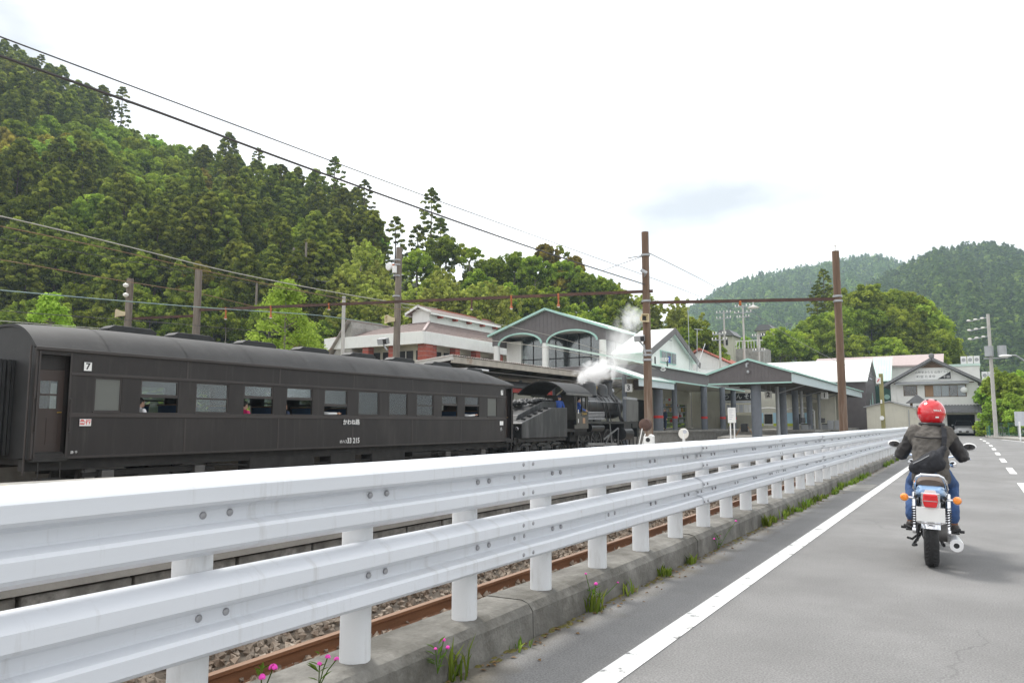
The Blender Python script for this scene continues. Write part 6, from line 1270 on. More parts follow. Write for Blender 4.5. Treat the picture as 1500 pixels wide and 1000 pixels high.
mb = MB(); mb.box(1.9, 2.35, 77.4, 77.7, 0, 2.0); mb.box(1.75, 2.6, 77.35, 77.75, 2.001, 2.2); part(t, 'column', mb, 'plaster_white'); mb = MB(); mb.cyl((2.3, 77.3, 1.35), (3.1, 77.3, 1.25), .24, n=14); part(t, 'tank', mb, 'mint_roof', smooth=True); mb = MB(); mb.cyl((3.1, 77.3, 1.45), (4.0, 77.3, 1.42), .28, n=14); part(t, 'motor', mb, 'black_plastic', smooth=True); mb = MB(); mb.tube([(1.2, 77.3, 0), (1.2, 77.3, 1.2), (1.35, 77.3, 1.4), (1.6, 77.3, 1.4), (1.7, 77.3, 1.2), (1.7, 77.3, 0)], .07, 8); part(t, 'pipe', mb, 'green_fence', smooth=True)
t = thing('white_notice_board', 'plain white notice board beside the road bend', 'notice board', (4.0, 74, 0)); q = atv(1493, 612, 58); mb = MB(); mb.box(q[0] - .3, q[0] + .9, q[1], q[1] + .05, q[2] - .6, q[2] + .5); part(t, 'board', mb, 'curtain'); mb = MB(); mb.cyl((q[0] - .1, q[1] + .08, 0), (q[0] - .1, q[1] + .08, q[2]), .04, n=8); mb.cyl((q[0] + .7, q[1] + .08, 0), (q[0] + .7, q[1] + .08, q[2]), .04, n=8); part(t, 'post', mb, 'grey_metal')
q = atv(1495, 642, 52); mb = MB(); mb.cyl((q[0], q[1], 0), (q[0], q[1], 1.35), .05, n=10); solo('delineator_post', mb, 'dish_white', 'slim white roadside post at the pavement edge', 'post', smooth=True)
# things on the near platform
t = thing('notice_board', 'white notice board on two white legs on the platform', 'notice board', tuple(atv(1072, 640, 24)[:2]) + (PZ,)); q = atv(1071.5, 607, 24); q1 = atv(1065, 597, 24); q2 = atv(1079, 619, 24)
mb = MB(); mb.box(q1[0], q2[0], q[1] - .02, q[1] + .02, q2[2], q1[2]); p_ = part(t, 'board', mb, 'plate_white', bev=.006); mb = MB()
for k in range(6): z = q1[2] - .05 - k * .06; mb.box(q1[0] + .05, q2[0] - .06 - .03 * (k % 3), q[1] - .0235, q[1] - .021, z - .02, z)
part(p_, 'faded_print', mb, 'curtain')
for s in (.25, .75): X = q1[0] + (q2[0] - q1[0]) * s; mb = MB(); mb.cyl((X, q[1] + .03, PZ), (X, q[1] + .03, q2[2] + .1), .022, n=8); part(t, 'leg', mb, 'dish_white')
q = atv(1001, 635, 19); t = thing('disc_signal', 'cream disc on a white post behind the guardrail', 'signal', (q[0], q[1], PZ)); mb = MB(); mb.lathe([(.0, 0), (.125, 0), (.135, .02), (.12, .04), (.0, .045)], (q[0], q[1], q[2]), 'y', 22); d_ = part(t, 'disc', mb, 'insulator', smooth=True); mb = MB(); mb.cyl((q[0], q[1] + .03, PZ), (q[0], q[1] + .03, q[2]), .035, n=10); part(t, 'post', mb, 'dish_white', smooth=True); mb = MB(); mb.lathe([(.0, -.004), (.05, -.004), (.05, 0), (.0, 0)], (q[0] + .04, q[1], q[2] + .05), 'y', 14); part(d_, 'lens', mb, 'curtain')
q = atv(952, 645, 19); t = thing('point_indicator', 'white railway points indicator box with slanting levers', 'points lever', (q[0], q[1], PZ)); mb = MB(); mb.prism([(-.14, -.5), (.10, -.5), (.10, .12), (.02, .16), (-.02, .10), (-.14, .10)], 'y', -.08, .08); mb.v = [(a + q[0], b + q[1], c + q[2]) for a, b, c in mb.v]; b_ = part(t, 'box', mb, 'plate_white', bev=.01); mb = MB(); mb.lathe([(.0, 0), (.055, 0), (.055, -.012), (.0, -.012)], (q[0] - .02, q[1] - .08, q[2] + .02), 'y', 16); part(b_, 'dial', mb, 'ink')
for a, b in (((-.30, -.25), (-.12, .17)), ((-.36, -.2), (-.20, .30))): mb = MB(); mb.tube([(q[0] + a[0], q[1], q[2] + a[1] - .2), (q[0] + b[0], q[1], q[2] + b[1])], .014, 6); part(t, 'lever', mb, 'plate_white')
# small platform furniture under the gabled canopy
t = thing('luggage_trolley', 'black folding luggage trolley under the gabled canopy', 'trolley', (-13.6, 53.5, .3)); mb = MB(); mb.box(-13.85, -13.4, 53.3, 53.7, .62, 1.2); part(t, 'bag', mb, 'black_plastic', bev=.05); mb = MB()
for a in (-.5, .5): mb.tube([(-13.62 + a * .3, 53.5, 1.1), (-13.62 + a * 1.3, 53.5, .3)], .035, 6)
part(t, 'frame', mb, 'shutter_wood')
for k, X in enumerate((-11.2, -10.5)):
    t = thing('platform_bench', ['dark platform bench beside the rear canopy column', 'dark platform bench behind the first bench'][k], 'bench', (X, 63 + k * 5, SZ)); Y = 63 + 5 * k; mb = MB(); mb.box(X - .25, X + .25, Y - .8, Y + .8, SZ + .42, SZ + .48); part(t, 'seat', mb, 'ink'); mb = MB(); mb.box(X - .28, X - .22, Y - .8, Y + .8, SZ + .55, SZ + .95); part(t, 'backrest', mb, 'ink')
    for s in (-1, 1): mb = MB(); mb.box(X - .25, X + .2, Y + s * .7 - .03, Y + s * .7 + .03, SZ, SZ + .42); part(t, 'leg', mb, 'grey_metal')
for k in range(2):
    X = -9.9 + .55 * k; mb = MB(); mb.prism([(X - .22, SZ), (X + .22, SZ), (X + .24, SZ + .75), (X - .24, SZ + .75)], 'y', 66.0, 66.45); solo('litter_bin', mb, 'grey_metal', ['grey litter bin closest to the platform benches', 'grey litter bin on the road side of its twin'][k], 'litter bin', 'litter bins on the platform', bev=.03)

# ================================================================== PEOPLE
def person(label, loc, rz, h, top, legs, seated=False, hairm='hair', arm=None, hat=None, vox=.016, headm='skin'):
    t = thing('person', label, 'person', loc, rz=rz); k = h / 1.7
    def S_(*a): return tuple(c * k for c in a)
    hz = .46 if seated else .90
    pel = (0, 0, hz); ch = (0, .02, hz + .38); nk = (0, .02, hz + .54); hd = (0, .04, hz + .68)
    el = [(-.25, .05, hz + .26), (.25, .05, hz + .26)]; wr = [(-.23, .22, hz + .08), (.23, .22, hz + .08)]
    if not seated: wr = [(-.25, .08, hz + .02), (.25, .08, hz + .02)]
    if arm: el[1], wr[1] = arm
    kn = [(-.10, .44, hz), (.10, .44, hz)] if seated else [(-.09, .03, .48), (.10, -.02, .48)]
    an = [(-.10, .46, .08), (.10, .46, .08)] if seated else [(-.10, .06, .08), (.11, -.08, .08)]
    mb = MB(); mb.ell(S_(*hd), S_(.078, .098, .115)); mb.ell(S_(hd[0], hd[1] + .095, hd[2] - .01), S_(.015, .022, .022), 8, 6); mb.ell(S_(hd[0], hd[1] + .06, hd[2] - .07), S_(.05, .045, .05)); mb.caps(S_(*nk), S_(*hd), .05 * k)
    for s in (-1, 1): mb.ell(S_(s * .08, hd[1], hd[2] - .01), S_(.014, .025, .035), 8, 6)
    mb.ell(S_(0, 0, hz + .25), S_(.13, .085, .30)); mb.ell(S_(*pel), S_(.14, .10, .12))
    for i, s in enumerate((-1, 1)):
        sh_ = (s * .17, .02, hz + .48); mb.caps(S_(*sh_), S_(*el[i]), .042 * k, .036 * k); mb.caps(S_(*el[i]), S_(*wr[i]), .034 * k, .026 * k)
        d = Vector(wr[i]) - Vector(el[i]); d.normalize(); w = Vector(wr[i]); c = w + d * .05; mb.ell(S_(*c), S_(.035, .03, .045), 8, 6)
        sd_ = d.orthogonal().normalized()
        for f in range(4): p = c + sd_ * (.024 - .016 * f); mb.caps(S_(*p), S_(*(p + d * (.075 - .008 * abs(f - 1.3)) + Vector((0, 0, -.01)))), .009 * k, .007 * k, 6)
        mb.caps(S_(*(w + sd_ * .03)), S_(*(w + sd_ * .055 + d * .05)), .010 * k, .008 * k, 6)
        mb.caps(S_(s * .09, 0, hz), S_(*kn[i]), .07 * k, .05 * k); mb.caps(S_(*kn[i]), S_(*an[i]), .048 * k, .033 * k)
    b = part(t, 'body', mb, headm, local=True); fuse(b, vox * k * .7, 2)
    mb = MB(); mb.ell(S_(0, .01, hz + .26), S_(.165, .115, .32)); mb.ell(S_(0, .01, hz + .44), S_(.19, .105, .12)); mb.ell(S_(0, 0, hz + .03), S_(.17, .125, .13))
    for i, s in enumerate((-1, 1)): mb.caps(S_(s * .17, .02, hz + .47), S_(*el[i]), .065 * k, .053 * k); mb.caps(S_(*el[i]), S_(*(Vector(el[i]).lerp(Vector(wr[i]), .85))), .05 * k, .04 * k)
    o = part(t, 'top', mb, top, local=True); fuse(o, vox * k, 2)
    mb = MB(); mb.ell(S_(0, 0, hz - .02), S_(.165, .12, .12))
    for i, s in enumerate((-1, 1)): mb.caps(S_(s * .09, 0, hz - .02), S_(*kn[i]), .088 * k, .066 * k); mb.caps(S_(*kn[i]), S_(an[i][0], an[i][1], an[i][2] + .06), .064 * k, .05 * k)
    o = part(t, 'trousers', mb, legs, local=True); fuse(o, vox * k, 2)
    for i in (0, 1): mb = MB(); mb.ell(S_(an[i][0], an[i][1] + .06, .045), S_(.045, .13, .048)); part(t, 'shoe', mb, 'shoe_dark', smooth=True, local=True)
    if hat:
        mb = MB(); mb.lathe([(.0, .13), (.07, .125), (.10, .09), (.105, .03), (.19, .01), (.19, 0), (.09, 0)], (0, 0, 0), 'z', 18); mb.v = [((a) * k, (b_ + hd[1]) * k, (c + hd[2] + .02) * k) for a, b_, c in mb.v]; part(t, 'hat', mb, hat, smooth=True, local=True)
    else:
        mb = MB(); mb.ell(S_(hd[0], hd[1] - .018, hd[2] + .025), S_(.09, .098, .105)); 
        if hairm == 'hair_long': mb.ell(S_(hd[0], hd[1] - .06, hd[2] - .10), S_(.085, .05, .17))
        o = part(t, 'hair', mb, 'hair', smooth=True, local=True); fuse(o, .012 * k, 1)
    return t
q = atv(975, 629, 56); person('woman in dark jacket and denim waiting on the station platform', (q[0], q[1], SZ), R(150), 1.6, 'navy_cloth', 'navy_cloth', hairm='hair_long')
person('engine driver in blue overalls standing behind the cab', (-17.7, 33.55, .95), R(-120), 1.66, 'work_blue', 'work_blue', hat='navy_cloth')
person('fireman in blue overalls leaning on the cab window', (-17.45, 35.2, .92), R(-60), 1.62, 'work_blue', 'work_blue', arm=((.26, .22, 1.06), (.20, .40, 1.0)))
wy = lambda i, t=.5: wins[i][0] + (wins[i][1] - wins[i][0]) * t
for wi, t_, top, hat, lab, arm, rz_ in (
        (3, .28, 'magenta_cloth', None, 'passenger in magenta top sitting at an open carriage window', None, 0),
        (5, .22, 'white_cloth', None, 'passenger in white with forearm resting on the window sill', ((.34, .10, .92), (.50, .32, .93)), 0),
        (6, .12, 'red_cloth', None, 'passenger in red behind a closed carriage window', None, 0),
        (7, .60, 'white_cloth', 'straw', 'passenger in straw hat behind a closed carriage window', None, R(180)),
        (10, .40, 'white_cloth', None, 'passenger in white shirt at the last open window', ((.33, .10, .92), (.47, .34, .95)), 0),
        (1, .20, 'white_cloth', None, 'passenger with dark hair low in the first open window', None, 0),
        (4, .2, 'navy_cloth', None, 'passenger in dark clothes low in an open window', None, 0)):
    person(lab, (XN - (.45 if arm else .36), wy(wi, t_), .63), rz_, 1.66, top, 'navy_cloth', seated=True, arm=arm, hat=hat)

# ================================================================== MOTORCYCLE AND RIDER
BR0 = (-.375, 7.71, 0.0); HEAD = R(1.8)
bk = thing('motorcycle', 'classic motorcycle with blue tail and chrome seen from behind on the road', 'motorcycle', BR0, rz=HEAD); bk.rotation_euler = (0, R(2.0), HEAD); bk.scale = (.93, .93, .93)
def bp(name, mb, mat, parent=None, **k): return part(parent or bk, name, mb, mat, local=True, **k)
def tyre(yc, r, w):
    mb = MB(); a = [(r - .085, w * .42), (r - .05, w * .5), (r - .022, w * .44), (r - .006, w * .26), (r, 0)]; prof = [(x, -h) for x, h in a] + [(x, h) for x, h in reversed(a[:-1])]
    mb.lathe(prof + [(r - .085, -w * .42)], (0, yc, r), 'x', 48, caps=False); t = bp('tyre', mb, 'rubber', smooth=True, auto=60)
    for k in range(40):                                   # tread grooves: shallow proud blocks left and right of the centre
        a = 2 * math.pi * k / 40; m2 = MB()
        for s in (-1, 1):
            m2.bar((s * w * .10, yc + (r - .003) * math.cos(a + .03 * s), r + (r - .003) * math.sin(a + .03 * s)), (s * w * .36, yc + (r - .012) * math.cos(a + .09), r + (r - .012) * math.sin(a + .09)), .024, .010)
        bp('tread_block', m2, 'rubber', t)
    mb = MB(); mb.lathe([(r - .075, -w * .4), (r - .09, -w * .34), (r - .10, 0), (r - .09, w * .34), (r - .075, w * .4)], (0, yc, r), 'x', 40, caps=False); bp('rim', mb, 'chrome', t, smooth=True)
    mb = MB(); mb.lathe([(.02, -.09), (.08, -.07), (.08, .07), (.02, .09)], (0, yc, r), 'x', 18); bp('hub', mb, 'engine_alu', t, smooth=True)
    for k in range(24):
        a = 2 * math.pi * k / 24; s = -1 if k % 2 else 1; m2 = MB(); m2.cyl((s * .05, yc + .075 * math.cos(a), r + .075 * math.sin(a)), (s * .01, yc + (r - .09) * math.cos(a + .25), r + (r - .09) * math.sin(a + .25)), .003, n=4); bp('spoke', m2, 'chrome', t)
tyre(0, .32, .125); tyre(1.40, .32, .10)
def arcstrip(r, w, a0, a1, yc, zc, n=14, t=.006, droop=.35):
    mb = MB(); rr = []
    for i in range(n + 1):
        a = a0 + (a1 - a0) * i / n; ring = []
        for q in np.linspace(-1, 1, 9): rad = r - abs(q) ** 2.2 * droop * .12; ring.append((q * w / 2, yc + rad * math.cos(a), zc + rad * math.sin(a)))
        for q in np.linspace(1, -1, 9): rad = r - t - abs(q) ** 2.2 * droop * .12; ring.append((q * (w / 2 - .002), yc + rad * math.cos(a), zc + rad * math.sin(a)))
        rr.append(ring)
    mb.rings(rr); return mb
bp('rear_fender', arcstrip(.365, .155, R(40), R(172), 0, .335), 'chrome', smooth=True); bp('front_fender', arcstrip(.35, .13, R(20), R(150), 1.40, .32), 'chrome', smooth=True)
# plate hanger, number plate, tail lamp
mb = MB(); mb.box(-.075, .075, -.40, -.30, .575, .70); mb.box(-.05, .05, -.38, -.28, .50, .575); bp('lamp_bracket', mb, 'chrome', bev=.01)
mb = MB(); mb.box(-.115, .115, -.425, -.42, .455, .585); pl = bp('number_plate', mb, 'plate_white', bev=.004); mb = MB(); mb.tube([(-.115, -.41, .455), (-.08, -.41, .44), (.08, -.41, .44), (.115, -.41, .455)], .008, 6); bp('plate_edge', mb, 'chrome', pl)
mb = MB(); mb.prism([(-.062, .645), (-.048, .585), (.048, .585), (.062, .645), (.056, .705), (-.056, .705)], 'y', -.455, -.40); tl = bp('tail_lamp', mb, 'lamp_red', bev=.012)
mb = MB(); mb.box(-.056, .056, -.458, -.450, .640, .646); bp('lamp_seam', mb, 'chrome', tl)
mb = MB(); mb.box(-.075, .075, -.41, -.395, .57, .715); bp('lamp_rim', mb, 'chrome', tl, bev=.01)
# tail cowl, seat, grab rail
mb = MB(); rr = []
for y, w, z0, z1 in ((-.40, .085, .705, .745), (-.33, .112, .685, .772), (-.18, .125, .65, .765), (.0, .135, .64, .75)): rr.append([(-w, y, z0), (w, y, z0), (w * 1.03, y, (z0 + z1) / 2), (w * .8, y, z1), (-w * .8, y, z1), (-w * 1.03, y, (z0 + z1) / 2)])
mb.rings(rr); bp('tail_cowl', mb, 'tank_blue', smooth=True, bev=.015)
mb = MB(); mb.prism([(-.05, .715), (.05, .715), (.04, .738), (-.04, .738)], 'y', -.407, -.398); bp('cowl_emblem', mb, 'plate_white')
mb = MB(); rr = []
for y, w, z0, z1 in ((-.33, .095, .765, .825), (-.22, .13, .745, .85), (.10, .15, .72, .835), (.45, .145, .70, .79), (.70, .10, .70, .80)):
    rr.append([(w * math.cos(t), y, (z0 + z1) / 2 + (z1 - z0) / 2 * math.sin(t)) for t in np.linspace(0, 2 * math.pi, 17)[:-1]])
mb.rings(rr); bp('seat', mb, 'seat_brown', smooth=True, auto=60)
mb = MB(); mb.tube([(-.125, -.05, .70), (-.135, -.25, .74), (-.125, -.35, .80), (-.105, -.385, .850), (-.07, -.40, .872), (.07, -.40, .872), (.105, -.385, .850), (.125, -.35, .80), (.135, -.25, .74), (.125, -.05, .70)], .0125, 10); bp('grab_rail', mb, 'chrome', smooth=True)
for s in (-1, 1):
    mb = MB(); mb.tube([(s * .10, -.30, .65), (s * .20, -.33, .655)], .012, 8); st = bp('signal_stem', mb, 'chrome', smooth=True)
    mb = MB(); mb.lathe([(.0, -.040), (.023, -.037), (.034, -.018), (.036, .0), (.0, .0)], (s * .212, -.345, .655), 'y', 18); bp('turn_signal', mb, 'amber', st, smooth=True); mb = MB(); mb.lathe([(.038, -.004), (.038, .006), (.032, .035), (.013, .05), (.0, .051)], (s * .212, -.345, .655), 'y', 18); bp('signal_shell', mb, 'chrome', st, smooth=True)
    # shock absorber
    mb = MB(); p0, p1 = Vector((s * .135, .0, .34)), Vector((s * .135, .16, .66)); mb.cyl(p0, p0.lerp(p1, .5), .022, n=12); mb.cyl(p0.lerp(p1, .5), p1, .03, n=12); sk = bp('shock_absorber', mb, 'chrome', smooth=True)
    mb = MB(); pts = [p0.lerp(p1, .08 + .55 * i / 56) + Vector((.034 * math.cos(i * .9), .0, .0)) + Vector((0, .034 * math.sin(i * .9), 0)) for i in range(57)]; mb.tube(pts, .0055, 5); bp('spring', mb, 'black_plastic', sk, smooth=True)
    # swing arm, frame tubes, foot pegs
    mb = MB(); mb.bar((s * .115, -.04, .32), (s * .11, .52, .36), .03, .05); bp('swing_arm', mb, 'black_plastic', bev=.006); mb = MB(); mb.lathe([(.0, -.02), (.03, -.02), (.03, .02), (.0, .02)], (s * .14, 0, .32), 'x', 12); bp('axle_nut', mb, 'chrome', smooth=True)
    mb = MB(); mb.tube([(s * .12, -.32, .66), (s * .13, .2, .67), (s * .12, .62, .60), (s * .11, .64, .25), (s * .11, 1.05, .26), (s * .03, 1.2, .85)], .016, 8); bp('frame_tube', mb, 'black_plastic', smooth=True)
    mb = MB(); mb.tube([(s * .12, .56, .27), (s * .28, .58, .27)], .014, 8); bp('foot_peg', mb, 'rubber'); mb = MB(); mb.tube([(s * .13, .22, .30), (s * .20, .24, .32), (s * .24, .26, .33)], .012, 8); bp('pillion_peg', mb, 'rubber')
    mb = MB(); mb.prism([(.18, .44), (.48, .42), (.52, .62), (.22, .66)], 'x', *sorted((s * .135, s * .16))); bp('side_cover', mb, 'tank_blue', bev=.02)
    mb = MB(); mb.cyl((s * .075, 1.40, .32), (s * .075, 1.18, .90), .022, n=10); mb.cyl((s * .075, 1.385, .36), (s * .075, 1.30, .58), .032, n=10); bp('fork_leg', mb, 'chrome', smooth=True)
mb = MB(); rr = []
for y, x, z, r in ((.75, .13, .17, .035), (.40, .165, .20, .038), (.25, .19, .225, .052), (-.10, .20, .235, .058), (-.22, .20, .24, .056)): rr.append((y, x, z, r))
mb.tube([(x, y, z) for y, x, z, r in rr], [r for *_, r in rr], 20); ex = bp('exhaust', mb, 'muffler_chrome', smooth=True); mb = MB(); mb.lathe([(.052, 0), (.052, -.012), (.024, -.012), (.022, .05)], (.20, -.222, .24), 'y', 20, caps=False); bp('exhaust_end', mb, 'muffler_chrome', ex, smooth=True); mb = MB(); mb.lathe([(.0, -.004), (.026, -.004), (.026, -.0), (.0, 0)], (.20, -.226, .24), 'y', 16); bp('exhaust_bore', mb, 'ink', ex)
mb = MB(); mb.tube([(-.12, .0, .31), (-.13, .55, .32)], .02, 6); mb.lathe([(.0, -.006), (.10, -.006), (.10, .006), (.0, .006)], (-.115, 0, .32), 'x', 24); bp('chain_case', mb, 'black_plastic')
mb = MB(); mb.tube([(-.11, .45, .24), (-.17, .25, .20), (-.20, .02, .24)], .012, 6); mb.tube([(-.10, .50, .23), (-.16, .12, .16), (-.13, .02, .18)], .014, 6); mb.tube([(.06, .45, .22), (.09, .20, .19), (.10, .08, .19)], .016, 6); bp('stand', mb, 'black_plastic')
mb = MB(); mb.lathe([(.03, -.04), (.085, -.04), (.085, .03), (.03, .04)], (.10, 0, .32), 'x', 20); bp('drum_brake', mb, 'steel_dark', smooth=True)
mb = MB(); mb.box(-.16, .16, .55, 1.0, .26, .52); mb.lathe([(.0, -.19), (.12, -.19), (.13, -.16), (.13, .16), (.12, .19), (.0, .19)], (0, .72, .38), 'x', 22); eng = bp('engine', mb, 'engine_alu', bev=.02)
for k in range(8): mb = MB(); mb.box(-.12, .12, .66, .92, .54 + k * .02, .55 + k * .02); bp('cooling_fin', mb, 'engine_alu', eng)
mb = MB(); rr = []
for y, w, z0, z1 in ((.62, .08, .72, .80), (.72, .13, .70, .88), (.95, .15, .70, .93), (1.12, .12, .74, .92), (1.2, .06, .80, .88)): rr.append([(w * math.cos(t), y, (z0 + z1) / 2 + (z1 - z0) / 2 * math.sin(t)) for t in np.linspace(0, 2 * math.pi, 17)[:-1]])
mb.rings(rr); bp('fuel_tank', mb, 'tank_blue', smooth=True, auto=60)
mb = MB(); mb.tube([(-.33, 1.01, .985), (-.22, 1.08, 1.0), (-.14, 1.14, .98), (-.08, 1.18, .93), (.08, 1.18, .93), (.14, 1.14, .98), (.22, 1.08, 1.0), (.33, 1.01, .985)], .012, 10); hb = bp('handlebar', mb, 'chrome', smooth=True)
for s in (-1, 1):
    mb = MB(); mb.cyl((s * .23, 1.072, .997), (s * .345, 1.0, .983), .018, n=12); bp('grip', mb, 'rubber', hb, smooth=True); mb = MB(); mb.tube([(s * .24, 1.09, .99), (s * .365, 1.06, .975)], .007, 6); bp('lever', mb, 'chrome', hb)
    mb = MB(); mb.tube([(s * .22, 1.08, 1.0), (s * .255, 1.07, 1.06), (s * .33, 1.03, 1.10)], .006, 6); ms = bp('mirror_stem', mb, 'chrome', smooth=True); mb = MB(); mb.ell((s * .352, 1.0, 1.105), (.066, .022, .040)); bp('mirror_shell', mb, 'dish_white', ms, smooth=True); mb = MB(); mb.lathe([(.0, 0), (.9, 0), (1.0, .1), (.0, .1)], (0, 0, 0), 'y', 20); qm = Vector((s * .27, 1.0, -.05)).to_track_quat('Y', 'Z').to_matrix(); mb.v = [tuple(Vector((s * .352, .978, 1.105)) + qm @ Vector((a * .055, b * .004 - .006, c * .031))) for a, b, c in mb.v]; bp('mirror_glass', mb, 'chrome', ms, smooth=True)
    mb = MB(); mb.lathe([(.0, -.035), (.03, -.03), (.038, 0), (.03, .035), (.0, .05)], (s * .20, 1.30, .90), 'y', 16); bp('front_signal', mb, 'chrome', smooth=True); mb = MB(); mb.cyl((s * .08, 1.27, .90), (s * .19, 1.3, .90), .011, n=8); bp('signal_stem', mb, 'chrome')
mb = MB(); mb.lathe([(.0, -.12), (.06, -.11), (.09, -.04), (.10, .04), (.095, .05), (.0, .06)], (0, 1.36, .86), 'y', 22); bp('headlamp', mb, 'chrome', smooth=True)
for s in (-1, 1): mb = MB(); mb.lathe([(.0, -.02), (.042, -.02), (.045, .03), (.0, .05)], (s * .05, 1.22, .99), 'z', 16); bp('gauge', mb, 'chrome', smooth=True)

rd = thing('person', 'motorcyclist in brown jacket, jeans and red helmet riding away', 'person', BR0, rz=HEAD); rd.rotation_euler = (0, R(2.0), HEAD); rd.location = BR0; rd.scale = (.94, .94, .97)
def rp_(name, mb, mat, parent=None, **k): return part(parent or rd, name, mb, mat, local=True, **k)
pel, chs, nck, hed = (0, .36, .86), (0, .47, 1.10), (.01, .53, 1.25), (.012, .57, 1.375)
shd = [(-.135, .49, 1.20), (.14, .49, 1.20)]; elb = [(-.262, .60, .97), (.268, .62, .975)]; wri = [(-.295, .90, .985), (.295, .90, .985)]
hip = [(-.085, .40, .82), (.085, .40, .82)]; kne = [(-.175, .84, .68), (.175, .84, .68)]; ank = [(-.175, .50, .33), (.18, .50, .33)]
mb = MB(); mb.ell(hed, (.085, .10, .12)); mb.caps(nck, hed, .055); mb.ell((0, .42, .96), (.12, .07, .18)); mb.ell((0, .49, 1.12), (.12, .06, .13)); mb.ell(pel, (.14, .10, .10))
for i in (0, 1): mb.caps(shd[i], elb[i], .042, .036); mb.caps(elb[i], wri[i], .036, .027); mb.caps(hip[i], kne[i], .075, .05); mb.caps(kne[i], ank[i], .048, .033); mb.ell((ank[i][0], ank[i][1] + .07, .29), (.04, .11, .035))
o = rp_('body', mb, 'skin'); fuse(o, .012, 2)
mb = MB()                                               # jacket back and chest
sec = [(.72, .39, .165, .14), (.79, .38, .168, .142), (.88, .39, .158, .13), (.97, .42, .158, .125), (1.06, .45, .164, .125), (1.13, .475, .170, .12), (1.19, .495, .160, .105), (1.225, .51, .115, .085), (1.255, .525, .085, .075), (1.29, .53, .075, .07)]
mb.rings([[(a * (abs(math.cos(t)) ** .8) * (1 if math.cos(t) > 0 else -1), y + b * math.sin(t), z) for t in np.linspace(0, 2 * math.pi, 33)[:-1]] for z, y, a, b in sec])
for i, s in enumerate((-1, 1)): mb.ell((s * .142, .495, 1.165), (.066, .08, .08)); mb.caps(shd[i], Vector(shd[i]).lerp(Vector(elb[i]), .35), .070, .066)
jk = rp_('jacket', mb, 'jacket'); fuse(jk, .010, 5)
tx = bpy.data.textures.new('folds', 'CLOUDS'); tx.noise_scale = .055; tx.noise_depth = 3
dm = jk.modifiers.new('folds', 'DISPLACE'); dm.texture = tx; dm.strength = .034; dm.mid_level = .5
mb = MB(); mb.tube([(-.142, .385, 1.155), (-.075, .358, 1.148), (0.0, .352, 1.145), (.08, .359, 1.148), (.142, .388, 1.155)], .0075, 8); rp_('yoke_stripe', mb, 'jacket_sleeve', jk, smooth=True)
for i, s in enumerate((-1, 1)):
    mb = MB(); mid = Vector(shd[i]).lerp(Vector(elb[i]), .22); mb.caps(mid, elb[i], .068, .062); mb.caps(elb[i], Vector(elb[i]).lerp(Vector(wri[i]), .5), .063, .055); mb.caps(Vector(elb[i]).lerp(Vector(wri[i]), .5), Vector(elb[i]).lerp(Vector(wri[i]), .93), .057, .042)
    o = rp_('sleeve', mb, 'jacket_sleeve'); fuse(o, .010, 3); d2 = o.modifiers.new('folds', 'DISPLACE'); d2.texture = tx; d2.strength = .03
    # gloved hand closed on the grip: palm, four curled fingers, thumb underneath
    mb = MB(); w = Vector(wri[i]); g = Vector((s * .285, 1.035, .992)); ax = Vector((s * .125, -.073, -.014)).normalized(); pc = Vector((g.x, g.y - .03, g.z + .022)); mb.caps(w, pc, .030, .032); mb.ell(pc, (.045, .035, .022))
    for f in range(4):
        b0 = pc + ax * (-.034 + .023 * f) + Vector((0, .012, .012)); L = (.9, 1.0, .97, .82)[f]
        p1 = b0 + Vector((0, .040 * L, -.004)); p2 = p1 + Vector((0, .014, -.032 * L)); p3 = p2 + Vector((0, -.026 * L, -.016)); mb.caps(b0, p1, .0105, .0098, 8); mb.caps(p1, p2, .0098, .009, 8); mb.caps(p2, p3, .009, .008, 8)
    t0 = pc - ax * .046 + Vector((0, -.004, -.006)); t1 = t0 + Vector((0, .03, -.026)); mb.caps(t0, t1, .0125, .011, 8); mb.caps(t1, t1 + Vector((0, .026, -.008)) + ax * .01, .011, .009, 8)
    o = rp_('glove', mb, 'bag_black'); fuse(o, .005, 2)
mb = MB(); mb.ell((0, .38, .81), (.165, .14, .10))
for i in (0, 1): mb.caps(hip[i], kne[i], .086, .070); mb.caps(kne[i], (ank[i][0], ank[i][1] + .02, ank[i][2] + .13), .072, .058); mb.caps((ank[i][0], ank[i][1] + .02, ank[i][2] + .13), (ank[i][0], ank[i][1], ank[i][2] + .05), .060, .058)
o = rp_('jeans', mb, 'denim'); fuse(o, .011, 3); d2 = o.modifiers.new('folds', 'DISPLACE'); d2.texture = tx; d2.strength = .02
for i, s in enumerate((-1, 1)):
    mb = MB(); a = ank[i]; mb.caps((a[0], a[1], a[2] + .05), (a[0], a[1] + .0, a[2] - .03), .043, .046); bt = rp_('boot_shaft', mb, 'leather_brown', smooth=True)
    mb = MB(); mb.ell((a[0] + s * .012, a[1] + .08, .292), (.048, .14, .042)); mb.ell((a[0] + s * .01, a[1], .30), (.042, .06, .05)); o = rp_('boot', mb, 'shoe_dark'); fuse(o, .01, 2); mb = MB(); mb.box(a[0] - .045 + s * .012, a[0] + .045 + s * .012, a[1] - .05, a[1] + .2, .244, .260); rp_('sole', mb, 'black_plastic', o, bev=.006)
